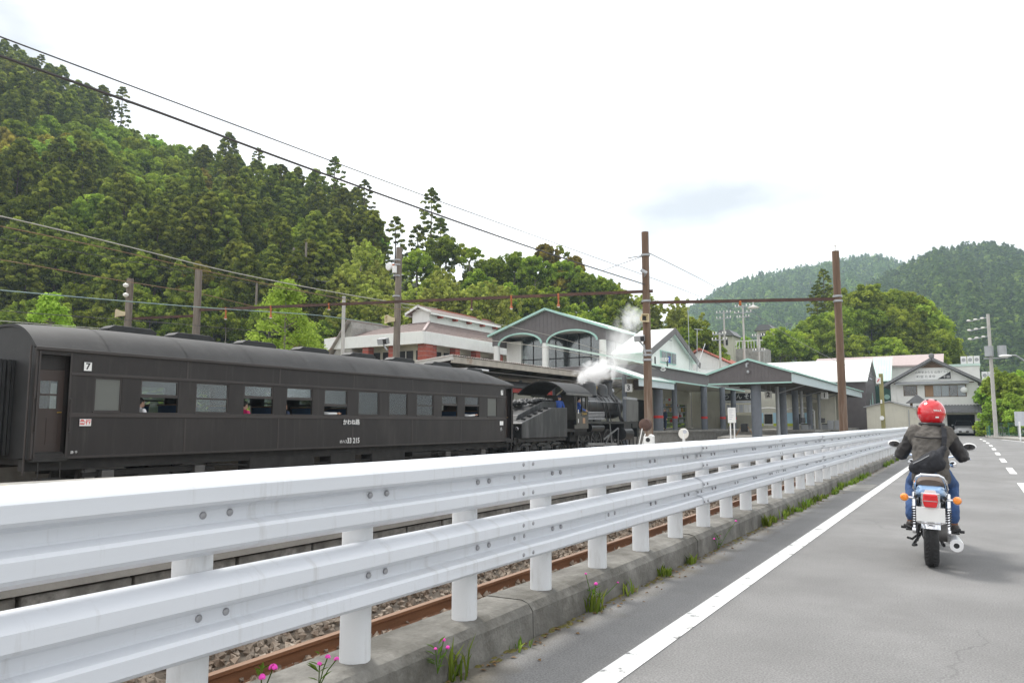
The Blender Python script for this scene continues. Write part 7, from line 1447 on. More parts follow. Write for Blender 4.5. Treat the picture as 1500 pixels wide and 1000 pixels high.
# helmet
mb = MB(); rr = []
hc = Vector(hed)
for i in range(17):
    t = math.pi * (.012 + .74 * i / 16); z = .138 * math.cos(t); ring = []
    for k in range(32):
        a = 2 * math.pi * k / 32; e = math.sin(t); ring.append(hc + Vector((.130 * e * math.cos(a), .152 * e * math.sin(a) * (1.0 if math.sin(a) > 0 else .98) + .01, z + .012)))
    rr.append(ring)
for sc_ in (.93,): rr.append([hc + (p - hc) * sc_ for p in rr[-1]])
mb.rings(rr, caps=True); hm_ = rp_('helmet', mb, 'helmet_red', smooth=True, auto=60)
mb = MB(); mb.rings([[hc + Vector((.134 * math.sin(t) * math.cos(a), .158 * math.sin(t) * math.sin(a) + .012, .14 * math.cos(t) + .01)) for a in np.linspace(R(8), R(172), 22)] for t in np.linspace(R(62), R(108), 7)], caps=False, closed=False); rp_('visor', mb, 'visor', hm_, smooth=True)
mb = MB(); mb.tube([hc + Vector((.104 * math.cos(a), .125 * math.sin(a) + .01, -.098)) for a in np.linspace(0, 2 * math.pi, 33)], .016, 8); rp_('neck_roll', mb, 'black_plastic', hm_, smooth=True)
for a in (R(250), R(296)): mb = MB(); q = hc + Vector((.055 * math.cos(a) * 1.6, .06 * math.sin(a) + .03, .137)); mb.ell(q, (.016, .03, .007), 8, 6); rp_('vent', mb, 'black_plastic', hm_, smooth=True)
OFF[hm_.name] = Vector((0, 0, 0)); OFF[rd.name] = Vector((0, 0, 0))
nrm = Vector((.42, -.9, .12)).normalized(); tp_ = hc + Vector((.055, -.1295, .035)); text(hm_, 'lettering', 'Wins.A', .024, tp_, (.40, -.9, .2), 'white_ink', .0015, extra=.0006)
mb = MB(); mb.obox(hc + Vector((.052, -.1235, -.030)), (.030, .004, .013), Matrix.Rotation(R(20), 3, 'Z')); rp_('sticker', mb, 'dish_white', hm_)
# black sling bag across the back
bg = thing('sling_bag', 'black sling bag worn across the back of the motorcyclist', 'bag', BR0, rz=HEAD); bg.rotation_euler = (0, R(2.0), HEAD); bg.scale = (.94, .94, .97)
mb = MB(); mb.caps((-.125, .27, .86), (.03, .275, .96), .066, .072); mb.caps((-.07, .26, .825), (.07, .28, .905), .062, .064); mb.ell((-.02, .265, .895), (.145, .07, .085), 14, 9, Matrix.Rotation(R(-30), 3, 'Y')); mb.caps((.06, .30, .975), (.115, .335, 1.05), .050, .03)
o = part(bg, 'bag_body', mb, 'bag_black', local=True); fuse(o, .009, 4); d2 = o.modifiers.new('folds', 'DISPLACE'); d2.texture = tx; d2.strength = .025
mb = MB(); rr = []
for p, w in (((.105, .322, 1.03), .024), ((.118, .345, 1.10), .022), ((.122, .368, 1.16), .022), ((.120, .42, 1.225), .022), ((.11, .50, 1.265), .022), ((.09, .585, 1.20), .022)): rr.append([(p[0] - w, p[1], p[2]), (p[0] + w, p[1] + .008, p[2]), (p[0] + w, p[1] - .001, p[2] + .006), (p[0] - w, p[1] - .009, p[2] + .006)])
mb.rings(rr); part(bg, 'strap', mb, 'bag_black', local=True); mb = MB(); mb.box(.105, .14, .322, .338, 1.075, 1.10); part(bg, 'buckle', mb, 'black_plastic', local=True, bev=.004)
mb = MB(); mb.tube([(-.15, .206, .90), (-.08, .19, .94), (-.01, .196, .985)], .004, 5); part(bg, 'zip', mb, 'grey_metal', local=True)

# ================================================================== TERRAIN AND TREES
def interp(t, x): return np.interp(x, [p[0] for p in t], [p[1] for p in t])
# tree-top skyline of the left hill as seen along each sight column, ridge distance along it
SKY = [(-250, -100), (0, 52), (100, 98), (170, 142), (250, 185), (350, 212), (450, 250), (540, 282), (600, 330), (660, 352), (760, 362), (860, 390), (950, 425), (1010, 450), (1060, 478), (1110, 500)]
RID = [(-250, 200), (0, 190), (300, 175), (540, 150), (640, 118), (800, 112), (1000, 110), (1110, 105)]
THT = [(-250, 12), (500, 11.5), (640, 8), (900, 7), (1110, 4)]
def ridge_z(px):
    v = interp(RID, px); return float(HC + v * (619 - interp(SKY, px)) / F - interp(THT, px))
V0 = [(-250, 84), (560, 84), (640, 88), (1110, 92)]
def hill_z(px, v):
    v0, v1, z1 = interp(V0, px), interp(RID, px), ridge_z(px); t = (v - v0) / (v1 - v0)
    if t <= 0: return max(-.9, 1.5 * t * 6)
    if t <= 1: return z1 * (0.12 * min(1, t * 8) + .88 * t ** .9)
    return z1 * (1 - .25 * (t - 1))
def uv(px, v): a = (px - 750) / F; return _rt * (a * v / math.cos(PITCH)) * 1.0 + _fw * v
pxs = np.arange(-260, 1121, 20); vs_ = np.concatenate([np.arange(74, 130, 4), np.arange(130, 300, 10)])
V = []; Fc = []
for v in vs_:
    for px in pxs:
        p = uv(px, v); V.append((p[0], p[1], hill_z(px, v) + random.uniform(-.3, .3)))
n = len(pxs)
for i in range(len(vs_) - 1):
    for j in range(n - 1): Fc.append((i * n + j, i * n + j + 1, (i + 1) * n + j + 1, (i + 1) * n + j))
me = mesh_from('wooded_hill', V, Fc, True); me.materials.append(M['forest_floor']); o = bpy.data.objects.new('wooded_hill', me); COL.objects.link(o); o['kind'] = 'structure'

def trunk_mesh(h, r, limbs, mat, spread, name='trunk', bend=.0):
    mb = MB(); pts = [(bend * math.sin(i * .7) , bend * math.cos(i * .9) - bend, h * i / 6) for i in range(7)]; mb.tube(pts, [r * (1 - .80 * i / 6) for i in range(7)], 7)
    for k in range(limbs):
        z = h * random.uniform(.35, .9); a = random.uniform(0, 6.28); L = spread * random.uniform(.5, 1) * (1.1 - z / h * .6)
        mb.tube([(0, 0, z), (math.cos(a) * L * .5, math.sin(a) * L * .5, z + L * .25), (math.cos(a) * L, math.sin(a) * L, z + L * .45)], [r * .35, r * .22, r * .07], 5)
    me = mesh_from(name, mb.v, mb.f, True); me.materials.append(M[mat]); return me
def clumps_to_leaves(name, cl, per, size, mat, droop=.0, up=.35):
    """cl: list of (centre, radii(3), tone); leaves on and in each clump"""
    P = []; N = []; T = []; Sz = []
    for c, rd_, tone in cl:
        k = max(4, int(per)); d = unit(k); d[:, 2] = np.where(d[:, 2] < -.7, -d[:, 2] * .6, d[:, 2]); rr = rng.uniform(.55, 1.05, (k, 1))
        P.append(np.array(c) + d * np.array(rd_) * rr); nn = d + np.array([0, 0, up]) + rng.normal(scale=.45, size=(k, 3)); N.append(nn / np.linalg.norm(nn, axis=1)[:, None])
        T.append(np.clip(tone + .22 * d[:, 2] * .0 + rng.normal(scale=.14, size=k), 0, 1)); Sz.append(rng.uniform(.7, 1.3, k) * size)
    return np_leaves(np.concatenate(P), np.concatenate(N), np.concatenate(Sz), np.concatenate(T), name, mat)
def cedar(h=15, r=2.9, n=140, per=54, size=.21, mat='leaf_cedar', gap=0.0, base=.22):
    cl = []
    for i in range(n):
        t = ((i + .5) / n) ** .9; z = h * (base + (1 - base) * t); a = i * 2.4 + random.uniform(-.5, .5)
        R_ = r * (1 - t ** 2.1) ** .62 * random.uniform(.45, 1.0) + .12
        if random.random() < gap: continue
        s = (.34 + .42 * (1 - t)) * random.uniform(.6, 1.3) * r / 2.9
        cl.append(((math.cos(a) * R_, math.sin(a) * R_, z - R_ * .10), (s * 1.15, s * 1.15, s * .62), random.choice((random.uniform(.0, .45), random.uniform(.35, 1.0)))))
    return clumps_to_leaves('crown', cl, per, size, mat), trunk_mesh(h * .97, .20 * h / 15, 8, 'bark', r * .5)
def broad(h=9, r=3.6, n=190, per=62, size=.18, mat='leaf_broad', flat=.8, trunk='bark_pale'):
    cl = []; lobes = []
    for k in range(18):                                      # rounded lobes spread over a dome, each a shade of its own
        u = unit(1)[0]; u[2] = u[2] if u[2] > -.25 else -u[2]; f = random.uniform(.45, .68); lobes.append((u[0] * r * f, u[1] * r * f, h * .50 + u[2] * h * .30 * flat / .8, r * random.uniform(.24, .42), random.uniform(-.22, .22)))
    for i in range(n):
        lx_, ly_, lz_, lr, tn = random.choice(lobes); d = unit(1)[0]; d[2] = d[2] if d[2] > -.55 else -d[2]; s = r * random.uniform(.08, .16)
        cl.append(((lx_ + d[0] * lr, ly_ + d[1] * lr, lz_ + d[2] * lr), (s, s, s), min(1, max(0, random.uniform(.15, .8) + tn))))
    return clumps_to_leaves('crown', cl, per, size, mat), trunk_mesh(h * .72, .16 * h / 9, 9, trunk, r * .75, bend=.12)
def bamboo(h=12, n=16, mat='leaf_bamboo'):
    cl = []; mb = MB()
    for k in range(n):
        a = random.uniform(0, 6.28); d = random.uniform(0, 2.2); x, y = math.cos(a) * d, math.sin(a) * d; hh = h * random.uniform(.75, 1.05); la = random.uniform(0, 6.28); lean = random.uniform(.5, 1.9)
        pts = [(x + math.cos(la) * lean * t ** 2.6, y + math.sin(la) * lean * t ** 2.6, hh * (t - .10 * t ** 4)) for t in np.linspace(0, 1, 7)]; mb.tube(pts, [.05 * (1 - .8 * t) for t in np.linspace(0, 1, 7)], 5)
        for t in np.linspace(.32, 1, 13):
            s = .62 * (1.15 - t * .65) * random.uniform(.8, 1.2); o_ = rng.normal(scale=.28, size=3)
            cl.append(((x + math.cos(la) * lean * t ** 2.6 + o_[0], y + math.sin(la) * lean * t ** 2.6 + o_[1], hh * (t - .10 * t ** 4) + .1), (s, s, s * .7), random.uniform(.15, .9)))
    m_ = mesh_from('culms', mb.v, mb.f, True); m_.materials.append(M['culm']); return clumps_to_leaves('crown', cl, 26, .19, mat, up=.1), m_
def plant(name, label, cat, meshes, loc, rz, sc, group, tn='trunk'):
    o = bpy.data.objects.new(name, None); COL.objects.link(o); o.location = loc; o.rotation_euler = (0, 0, rz); o.scale = sc if isinstance(sc, tuple) else (sc, sc, sc); OFF[o.name] = Vector((0, 0, 0))
    tag(o, label, cat, group)
    for nm, me in (('crown', meshes[0]), (tn, meshes[1])):
        c = bpy.data.objects.new(nm, me); COL.objects.link(c); c.parent = o
    return o
random.seed(21)
CED = [cedar(12, 2.5), cedar(12.5, 2.7), cedar(11, 2.5), cedar(12, 2.8), cedar(13, 2.4), cedar(11.5, 2.9)]
THIN = [cedar(15, 2.2, n=74, per=40, gap=.10, base=.28), cedar(14, 2.0, n=66, per=40, gap=.10, base=.25)]
BRD = [broad(), broad(10, 3.8), broad(8, 3.4), broad(9, 4.0)]; BRT = [broad(8, 3.2, mat='leaf_bright'), broad(9, 3.4, mat='leaf_bright')]; RUS = [broad(8, 3.0, mat='leaf_russet')]
BAM = [bamboo(12), bamboo(11), bamboo(13)]
PINE = [broad(9, 2.8, n=22, per=55, flat=.35, mat='leaf_broad')]
def on_hill(px, v): p = uv(px, v); return (p[0], p[1], hill_z(px, v) - .2)
# cedar forest on the slope
cnt = {'c': 0}
v = 90.0; row = 0
while v < 200:
    step = 4.5 / v * F; px = -70 + (row % 2) * step / 2
    while px < 600:
        q = px + random.uniform(-.35, .35) * step; vv = v + random.uniform(-2.2, 2.2); lim = interp(RID, q)
        edge = 565 if vv > 105 else 500
        py_base = 619 - (hill_z(q, vv) - HC) / vv * F
        if vv <= lim + 4 and q < edge:
            fy = py_base - 9 / vv * F                       # where its crown shows in the photograph
            sx, sy = q, fy
            brd = (abs(sx - 40) < 115 and 150 < sy < 215) or (140 < sx < 270 and 165 < sy < 235) or (330 < sx < 520 and 215 < sy < 262 and random.random() < .35) or (170 < sx < 300 and 235 < sy < 260) or (random.random() < .40)
            if brd:
                rus = (sx < 110 and sy < 205 and random.random() < .45) or (270 < sx < 300)
                plant('broadleaf_tree', 'russet leaved tree among the cedars on the hillside' if rus else 'bright green broadleaf tree among the cedars on the hillside', 'tree', random.choice(RUS if rus else (BRD + BRT)), on_hill(q, vv), random.uniform(0, 6.28), random.uniform(.72, 1.1), 'russet trees on the hillside' if rus else 'broadleaf trees on the hillside')
            elif cnt['c'] < 298:
                s = random.uniform(.82, 1.15); cnt['c'] += 1; top = vv > lim - 9 and random.random() < .22
                plant('cedar_tree', 'slim dark cedar standing out on the hill skyline' if top else 'dark green cedar tree in the dense hillside forest', 'tree', random.choice(THIN if top else CED), on_hill(q, vv), random.uniform(0, 6.28), (s * random.uniform(.9, 1.15), s * 1.0, s * random.uniform(.9, 1.15)), 'cedars on the skyline' if top else 'cedars on the hillside')
        px += step
    v += 3.9 + .012 * (v - 90); row += 1
# foot of the slope: low bushes and bamboo
def bush_row(pts, kind, lab, grp, cat='tree', sc=(.8, 1.2)):
    for px, py, v in pts:
        q = atv(px, py, v); m = {'b': BRD, 't': BRT, 'm': BAM, 'r': RUS, 'p': PINE, 'h': THIN}[kind]; mm = random.choice(m); H = {'b': 9.2, 't': 8.6, 'm': 11.5, 'r': 7.6, 'p': 8.5, 'h': 14.5}[kind]
        s = random.uniform(*sc); z = q[2] - H * s * .96
        plant({'m': 'bamboo_clump', 'b': 'broadleaf_tree', 't': 'broadleaf_tree', 'r': 'broadleaf_tree', 'p': 'broadleaf_tree', 'h': 'cedar_tree'}[kind], lab, cat, mm, (q[0], q[1], z), random.uniform(0, 6.28), s, grp, tn='culms' if kind == 'm' else 'trunk')
bush_row([(px + random.uniform(-8, 8), 452 + random.uniform(-16, 18), 86 + random.uniform(-2, 3)) for px in range(-30, 520, 36)], 'b', 'low broadleaf tree at the foot of the cedar slope', 'low trees at the foot of the slope', sc=(.55, .8))
bush_row([(px + random.uniform(-8, 8), 428 + random.uniform(-12, 14), 91 + random.uniform(-2, 3)) for px in list(range(210, 330, 34)) + list(range(440, 520, 34))], 'b', 'low broadleaf tree at the foot of the cedar slope', 'low trees at the foot of the slope', sc=(.5, .75))
bush_row([(520, 395, 92), (543, 375, 94), (566, 388, 92), (590, 410, 91), (535, 425, 88), (560, 432, 87), (600, 440, 88), (625, 428, 90), (650, 430, 90), (668, 440, 89), (515, 440, 87), (640, 455, 88), (578, 455, 87), (500, 425, 89), (690, 425, 89), (712, 415, 89), (735, 428, 88), (700, 455, 87), (655, 405, 93), (550, 352, 97), (528, 370, 96)], 'm', 'yellow green feathery bamboo clump behind the pavilion', 'bamboo behind the pavilion', 'bamboo', (.85, 1.05))
bush_row([(960, 425, 104), (985, 432, 102), (935, 432, 103), (1003, 450, 100), (915, 410, 108)], 'm', 'yellow green bamboo clump behind the white gabled wing', 'bamboo behind the wing', 'bamboo', (.8, 1.0))
bush_row([(580, 318, 118), (632, 286, 118), (645, 330, 116), (612, 330, 117)], 'h', 'tall thin cedar beside the end of the dark forest', 'thin cedars at the forest end', sc=(1.0, 1.25))
bush_row([(612, 365, 106), (655, 350, 110), (640, 390, 100)], 'b', 'loose broadleaf tree beneath the thin cedars', 'trees beneath the thin cedars', sc=(.75, .95))
bush_row([(700, 395, 104), (725, 378, 106), (755, 372, 106), (785, 378, 104), (830, 385, 104), (855, 398, 102), (880, 405, 102), (905, 415, 100), (715, 425, 96), (745, 415, 96), (775, 420, 95), (805, 425, 95), (840, 430, 95), (870, 438, 94), (900, 445, 94), (690, 440, 93), (925, 450, 96), (730, 450, 92), (765, 455, 91), (850, 462, 91), (890, 468, 91), (705, 385, 112), (740, 388, 112), (770, 385, 113), (800, 390, 112), (835, 395, 111), (865, 402, 110), (895, 415, 108), (720, 405, 108), (760, 400, 108), (815, 405, 107), (850, 415, 106), (690, 405, 108), (930, 430, 104), (1015, 470, 98), (1030, 485, 96), (1045, 495, 96), (1000, 480, 96), (975, 480, 98)], 'b', 'round topped broadleaf tree on the wooded rise behind the station', 'broadleaf trees behind the station', sc=(.72, 1.0))
bush_row([(690, 345, 108), (815, 345, 108)], 'p', 'open crowned tree rising above the wooded rise', 'open crowned trees', sc=(.95, 1.1))
bush_row([(800, 360, 107), (840, 378, 106), (825, 400, 104)], 'r', 'yellowish leaved tree on the wooded rise behind the station', 'yellowish trees', sc=(.7, .85))
# two fresh green trees just behind the train
def fresh(px, py, pw, v, label):
    q = atv(px, py, v); w = pw / F * v / 2; H = q[2] + .2 - SZ; cl = []
    for i in range(120):
        t = random.random() ** .8; a = random.uniform(0, 6.28); z = H * (.18 + .82 * t); rr_ = w * (1 - t ** 2.3) * random.uniform(.45, 1) + .1; s = w * random.uniform(.12, .24); cl.append(((math.cos(a) * rr_, math.sin(a) * rr_, z - s), (s, s, s * .8), random.uniform(.25, .95)))
    cm_ = clumps_to_leaves('crown', cl, 75, .085 * v / 40, 'leaf_bright'); tm = trunk_mesh(H * .9, .13, 9, 'bark_pale', w * .7); plant('broadleaf_tree', label, 'tree', (cm_, tm), (q[0], q[1], SZ - .1), 0, 1.0, None)
fresh(78, 424, 104, 36, 'fresh lime green tree above the left end of the carriage'); fresh(420, 404, 148, 44, 'fresh lime green tree behind the middle of the carriage')
# ground plants over the slope, one mass
k = 26000; pxr = rng.uniform(-80, 1060, k); vr = rng.uniform(80, 135, k); P = np.array([np.append(uv(a, b)[:2], hill_z(a, b) + abs(rng.normal(scale=.7))) for a, b in zip(pxr, vr)]); N = unit(k) * .6 + np.array([0, 0, 1]); N /= np.linalg.norm(N, axis=1)[:, None]
me = np_leaves(P, N, rng.uniform(.2, .5, k), rng.uniform(0, .8, k), 'undergrowth', 'leaf_broad'); o = bpy.data.objects.new('undergrowth', me); COL.objects.link(o); tag(o, 'tangled green undergrowth covering the foot of the hill', 'undergrowth', None, 'stuff')
# hillside road with pale rail glimpsed in the forest
t = thing('hillside_guardrail', 'pale guardrail of a road half hidden in the forest', 'guardrail', tuple(atv(455, 408, 96)))
mb = MB(); a, b = atv(408, 402, 95), atv(512, 415, 97); mb.bar(a, b, .1, .45); part(t, 'beam', mb, 'concrete_light')
for px, py0, py1, v in ((429, 363, 412, 94), (447, 355, 412, 96), (527, 385, 425, 93), (375, 415, 452, 88)):
    a, b = atv(px, py0, v), atv(px, py1, v); mb = MB(); mb.cyl((b[0], b[1], b[2] - 3), (b[0], b[1], a[2]), .14, n=8); solo('service_pole', mb, 'pole_wood_grey', 'thin grey pole standing in front of the dark forest', 'utility pole', 'thin poles in the forest', smooth=True)

# ---- grove and houses hill on the right
random.seed(5)
V = []; Fc = []; pxs = np.arange(1000, 1481, 20); vs_ = np.arange(104, 190, 6); n = len(pxs)
def gz_(px, v): t = min(1, max(0, (v - 106) / 25)); return (7.5 * math.exp(-((px - 1240) / 120) ** 2) + 6.5 * math.exp(-((px - 1110) / 70) ** 2)) * t - .9 * (1 - t)
for v in vs_:
    for px in pxs: p = uv(px, v); V.append((p[0], p[1], gz_(px, v)))
for i in range(len(vs_) - 1):
    for j in range(n - 1): Fc.append((i * n + j, i * n + j + 1, (i + 1) * n + j + 1, (i + 1) * n + j))
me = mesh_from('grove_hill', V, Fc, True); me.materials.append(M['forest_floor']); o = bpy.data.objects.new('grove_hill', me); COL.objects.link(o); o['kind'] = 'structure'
GR = [broad(13, 5.4, n=260, per=80, size=.22, mat='leaf_grove' if 'leaf_grove' in M else 'leaf_broad') for _ in range(3)]
def grove(pts, lab, grp, mm, H, sc, v0):
    for px, py in pts:
        v = v0 + random.uniform(-4, 4); q = atv(px, py, v); s = random.uniform(*sc); plant('broadleaf_tree', lab, 'tree', random.choice(mm), (q[0], q[1], q[2] - H * s), random.uniform(0, 6.28), s, grp)
grove([(1255, 420), (1290, 418), (1320, 432), (1350, 440)], 'massive round crowned evergreen on the skyline of the grove', 'tall trees of the grove', GR, 12.2, (.95, 1.1), 124)
grove([(1195, 462), (1230, 450), (1275, 448), (1310, 458), (1345, 470), (1370, 488), (1380, 505)], 'broad crowned evergreen tree in the middle of the grove', 'middle trees of the grove', GR, 12.2, (.7, .88), 118)
grove([(1140, 478), (1165, 484), (1190, 488), (1225, 485), (1260, 490), (1300, 492), (1335, 500), (1362, 512), (1125, 500)], 'low leafy tree along the front of the grove', 'front trees of the grove', BRD, 9.0, (.75, .95), 111)
bush_row([(1206, 402, 128), (1196, 425, 127), (1214, 420, 129)], 'h', 'dark conifer rising behind the tall brown pole', 'dark conifers by the pole', sc=(.85, 1.0))
bush_row([(1092, 490, 106), (1100, 497, 105)], 't', 'small bright green tree below the hillside houses', 'bright trees below the houses', sc=(.4, .5))
# roadside trees at the right edge
bush_row([(1470, 545, 66), (1492, 538, 70), (1462, 580, 64), (1488, 575, 64), (1510, 560, 66), (1530, 530, 70), (1456, 560, 72)], 't', 'bright leafy roadside tree behind the green fence', 'trees behind the green fence', sc=(.5, .62))
bush_row([(1480, 560, 68), (1500, 590, 65), (1520, 580, 68), (1466, 600, 70)], 'b', 'deep green roadside tree behind the green fence', 'deep green trees behind the fence', sc=(.42, .6))

# ---- far mountains: terrain plus a mass of trees
def mountain(name, sky, v0, v1, px0, px1, tree, ntree, seed, tone0):
    r = np.random.default_rng(seed)
    def mz(px, v):
        t = np.clip((v - v0) / (v1 - v0), 0, 1.3); top = HC + v1 * (619 - np.interp(px, [p[0] for p in sky], [p[1] for p in sky])) / F - tree * .7
        fold = 1 + .05 * np.sin(px * .06 + v * .012) * np.sin(np.minimum(t, 1) * 3.14) + .03 * np.sin(px * .15 + 1.7) * np.sin(np.minimum(t, 1) * 3.14)
        return np.where(t <= 1, top * t ** .92 * fold, top * (1 - .5 * (t - 1)))
    pxs = np.linspace(px0, px1, 60); vs = np.linspace(v0, v1 * 1.15, 26); V = []; Fc = []
    for v in vs:
        z = mz(pxs, v)
        for px, zz in zip(pxs, z): p = uv(px, v); V.append((p[0], p[1], float(zz) - .5))
    n = len(pxs)
    for i in range(len(vs) - 1):
        for j in range(n - 1): Fc.append((i * n + j, i * n + j + 1, (i + 1) * n + j + 1, (i + 1) * n + j))
    me = mesh_from(name, V, Fc, True); me.materials.append(M['forest_floor']); o = bpy.data.objects.new(name, me); COL.objects.link(o); o['kind'] = 'structure'
    per = 42; px = r.uniform(px0, px1, ntree); v = v0 + (v1 * 1.01 - v0) * r.uniform(0, 1, ntree) ** .85; z = mz(px, v); base = (_rt[None] * ((px - 750) / F * v / math.cos(PITCH))[:, None] + _fw[None] * v[:, None]); base[:, 2] = z
    con = r.uniform(size=ntree) < .55; sc = tree * r.uniform(.65, 1.2, ntree); d = unit(ntree * per).reshape(ntree, per, 3); d[:, :, 2] = np.abs(d[:, :, 2])
    wid = np.where(con, .24, .42)[:, None]; hz = np.where(con, 1.0, .62)[:, None]; rad = np.where(con[:, None], (1 - d[:, :, 2]) ** .7 * .9 + .1, np.sqrt(np.maximum(0, 1 - d[:, :, 2] ** 2)) * .85 + .15)
    ang = r.uniform(0, 6.28, (ntree, per)); pos = np.stack([np.cos(ang) * rad * wid * sc[:, None], np.sin(ang) * rad * wid * sc[:, None], d[:, :, 2] * hz * sc[:, None]], 2) + base[:, None, :]
    nrm = np.stack([np.cos(ang) * rad, np.sin(ang) * rad, .25 + d[:, :, 2]], 2) + r.normal(scale=.35, size=(ntree, per, 3)); nrm /= np.linalg.norm(nrm, axis=2, keepdims=True)
    tone = np.clip(r.normal(tone0, .2, ntree)[:, None] * np.where(con, .75, 1.25)[:, None] + r.normal(scale=.12, size=(ntree, per)), 0, 1)
    me = np_leaves(pos.reshape(-1, 3), nrm.reshape(-1, 3), np.repeat(sc * .13, per), tone.ravel(), name + '_trees', 'leaf_far', aspect=.8)
    o = bpy.data.objects.new('mountain_forest', me); COL.objects.link(o); tag(o, 'hazy forest covering the ' + ('far' if v1 > 900 else 'nearer') + ' mountain', 'forest', None, 'stuff')
mountain('far_mountain', [(940, 500), (1005, 452), (1060, 418), (1110, 400), (1150, 392), (1200, 385), (1250, 372), (1290, 370), (1330, 382), (1400, 395), (1480, 400)], 420, 1000, 950, 1480, 8.5, 8000, 3, .42)
mountain('near_mountain', [(1180, 470), (1240, 440), (1290, 408), (1330, 384), (1370, 366), (1420, 354), (1460, 352), (1490, 358), (1560, 390), (1650, 440), (1760, 470)], 260, 620, 1190, 1700, 7.5, 7500, 4, .42)
# air
mb = MB(); mb.box(-1500, 1500, -60, 1600, -2.5, 330); hz_m = bpy.data.materials.new('haze_air'); hz_m.use_nodes = True; n_ = hz_m.node_tree; n_.nodes.clear(); o_ = n_.nodes.new("ShaderNodeOutputMaterial"); v_ = n_.nodes.new("ShaderNodeVolumePrincipled"); v_.inputs['Color'].default_value = (.72, .87, 1.0, 1); v_.inputs['Density'].default_value = 0.00028; v_.inputs['Anisotropy'].default_value = .2; n_.links.new(v_.outputs[0], o_.inputs['Volume']); M['haze_air'] = hz_m
solo('haze', mb, 'haze_air', kind='stuff')

# ================================================================== SMALL GROWTH ALONG THE KERB
random.seed(9)
def tuft(x, y, z, n, h, lab, grp):
    mb = MB(); tone = []
    for i in range(n):
        a = random.uniform(0, 6.28); L = h * random.uniform(.5, 1.1); sp = random.uniform(.15, .75) * L; w = random.uniform(.004, .008); bx, by = x + random.uniform(-.05, .05), y + random.uniform(-.07, .07); dx, dy = math.cos(a), math.sin(a); px, py = -dy * w, dx * w
        p = [(bx, by, z), (bx + dx * sp * .35, by + dy * sp * .35, z + L * .6), (bx + dx * sp, by + dy * sp, z + L * .92)]
        mb.add([(p[0][0] - px, p[0][1] - py, p[0][2]), (p[0][0] + px, p[0][1] + py, p[0][2]), (p[1][0] + px, p[1][1] + py, p[1][2]), (p[1][0] - px, p[1][1] - py, p[1][2]), p[2]], [(0, 1, 2, 3), (3, 2, 4)]); tone += [random.random()] * 5
    c = Vector((x, y, z)); me = mesh_from('grass_tuft', [tuple(Vector(v) - c) for v in mb.v], mb.f, False, False); at = me.attributes.new('tone', 'FLOAT', 'POINT'); at.data.foreach_set('value', tone); me.materials.append(M['grass_blade']); o = bpy.data.objects.new('grass_tuft', me); COL.objects.link(o); o.location = c; return tag(o, lab, 'grass', grp)
def kerb_y(px, py): q = onz(px, py, 0.0); return q[1]
for px, py, n, h in ((640, 985, 22, .24), (738, 945, 14, .07), (862, 893, 30, .17), (905, 868, 20, .12), (965, 842, 40, .10), (1005, 824, 40, .09)):
    tuft(-2.235, kerb_y(px, py), 0, n, h, 'lone green grass tuft growing at the foot of the kerb', 'lone grass tufts by the kerb')
y = 9.6
while y < 20:
    tuft(-2.23 + random.uniform(-.02, .08), y, 0, random.randint(14, 44), random.uniform(.05, .17), 'grass tuft in the weedy strip at the kerb foot', 'weedy strip along the kerb'); y += random.uniform(.22, .5)
for y in (24, 25, 26.2, 28): tuft(-2.2, y, 0, 40, .16, 'grass tuft in the weedy strip at the kerb foot', 'weedy strip along the kerb')
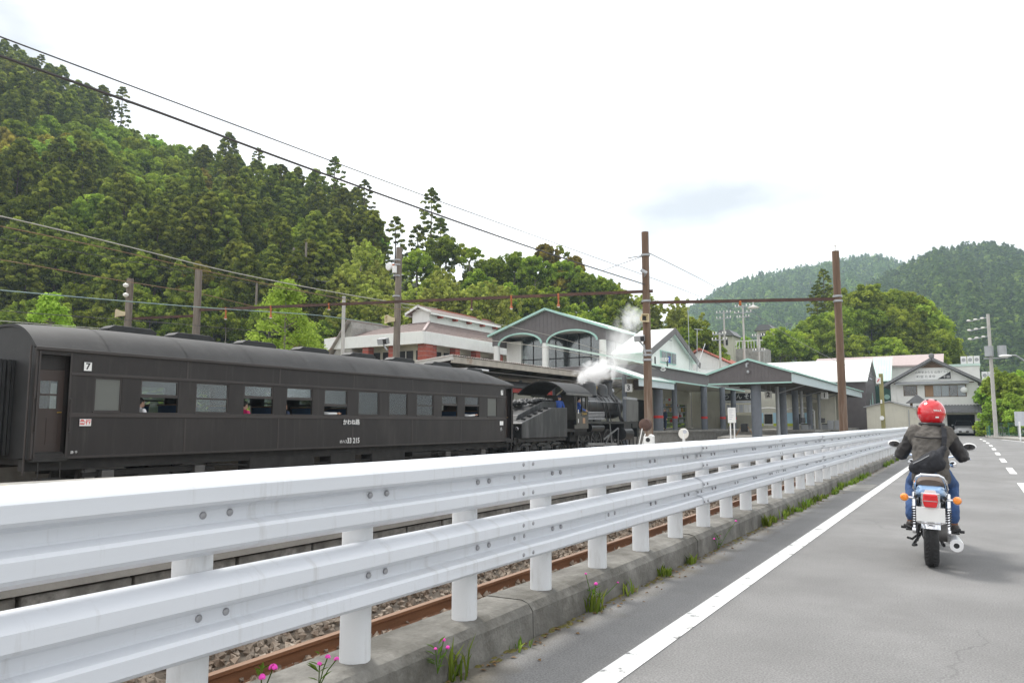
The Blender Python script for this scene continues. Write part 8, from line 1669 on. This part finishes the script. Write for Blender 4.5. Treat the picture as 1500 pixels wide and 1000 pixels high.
def flower(x, y, z, heads, lab):
    t = thing('pink_flower', lab, 'flower', (x, y, z)); mb = MB(); hs_ = []
    for (dx, dy, h, r) in heads:
        mb.tube([(x, y, z), (x + dx * .5, y + dy * .5, z + h * .6), (x + dx, y + dy, z + h)], .0025, 5); hs_.append((x + dx, y + dy, z + h, r))
    for k in range(9): a = random.uniform(0, 6.28); zz = z + random.uniform(.02, .14); mb.add([(x, y, zz), (x + .03 * math.cos(a) - .008 * math.sin(a), y + .03 * math.sin(a) + .008 * math.cos(a), zz + .02), (x + .06 * math.cos(a), y + .06 * math.sin(a), zz + .03), (x + .03 * math.cos(a) + .008 * math.sin(a), y + .03 * math.sin(a) - .008 * math.cos(a), zz + .02)], [(0, 1, 2, 3)])
    part(t, 'stems', mb, 'grass_blade')
    for hx, hy_, hz_, r in hs_:
        m2 = MB()
        for k in range(14):
            d = unit(1)[0]; d[2] = abs(d[2]) * .7 + .1; c = Vector((hx, hy_, hz_)); dd = Vector(d).normalized(); m2.ell(c + dd * r * .6, (r * .42, r * .42, r * .22), 6, 4, dd.to_track_quat('Z', 'Y').to_matrix())
        part(t, 'blossom', m2, 'flower_pink', smooth=True)
def fpos(px, py, x=-2.25): return onx(px, py, x)
for (pts, base, lab) in (([(400, 978, .020), (383, 992, .018)], (395, 1040), 'pink flower cluster close to the second guardrail post'), ([(468, 972, .012), (480, 962, .014), (493, 965, .013)], (480, 1010), 'three pink blossoms beside the third guardrail post'), ([(638, 950, .010), (650, 937, .013), (656, 948, .013)], (637, 985), 'pink flowers on a leafy stem against the kerb'), ([(858, 840, .010), (873, 855, .016), (905, 853, .010)], (866, 893), 'pink flowers above the long grass tuft'), ([(1046, 789, .014), (1054, 784, .012), (1078, 763, .016)], (1050, 805), 'pink flowers in the weedy strip')):
    b = fpos(*base); zz = max(0.0, min(.21, b[2])); x0, y0_ = (-2.30, b[1]) if zz > .1 else (-2.235, b[1]); H = []
    for px, py, r in pts: q = onx(px, py, -2.24); H.append((q[0] - x0, q[1] - y0_, q[2] - zz, r))
    flower(x0, y0_, zz, H, lab)
mb = MB()
for k in range(260):
    yy = 2.8 + 12 * random.random() ** 1.3; x0 = -2.262 + abs(random.gauss(0, .035)); r_ = random.uniform(.006, .022); mb.ell((x0, yy, 0.0), (r_, r_ * random.uniform(1, 2.5), r_ * .35), 6, 4)
solo('moss', mb, 'mosspatch', 'brown green moss along the foot of the kerb', 'moss', None, 'stuff', smooth=True)

mb = MB()
for k in range(420):
    yy = 2.6 + 20 * random.random() ** 1.2; x0 = -2.25 + abs(random.gauss(0, .09)); a = random.uniform(0, 6.28); L = random.uniform(.008, .022); dx, dy = math.cos(a) * L, math.sin(a) * L; z = .004
    mb.add([(x0 - dx, yy - dy, z), (x0 - dy * .5, yy + dx * .5, z + random.uniform(.003, .010)), (x0 + dx, yy + dy, z), (x0 + dy * .5, yy - dx * .5, z + random.uniform(.001, .008))], [(0, 1, 2, 3)])
solo('leaf_litter', mb, 'leaf_litter', 'dry brown leaf litter and grit along the gutter', 'leaf litter', None, 'stuff')
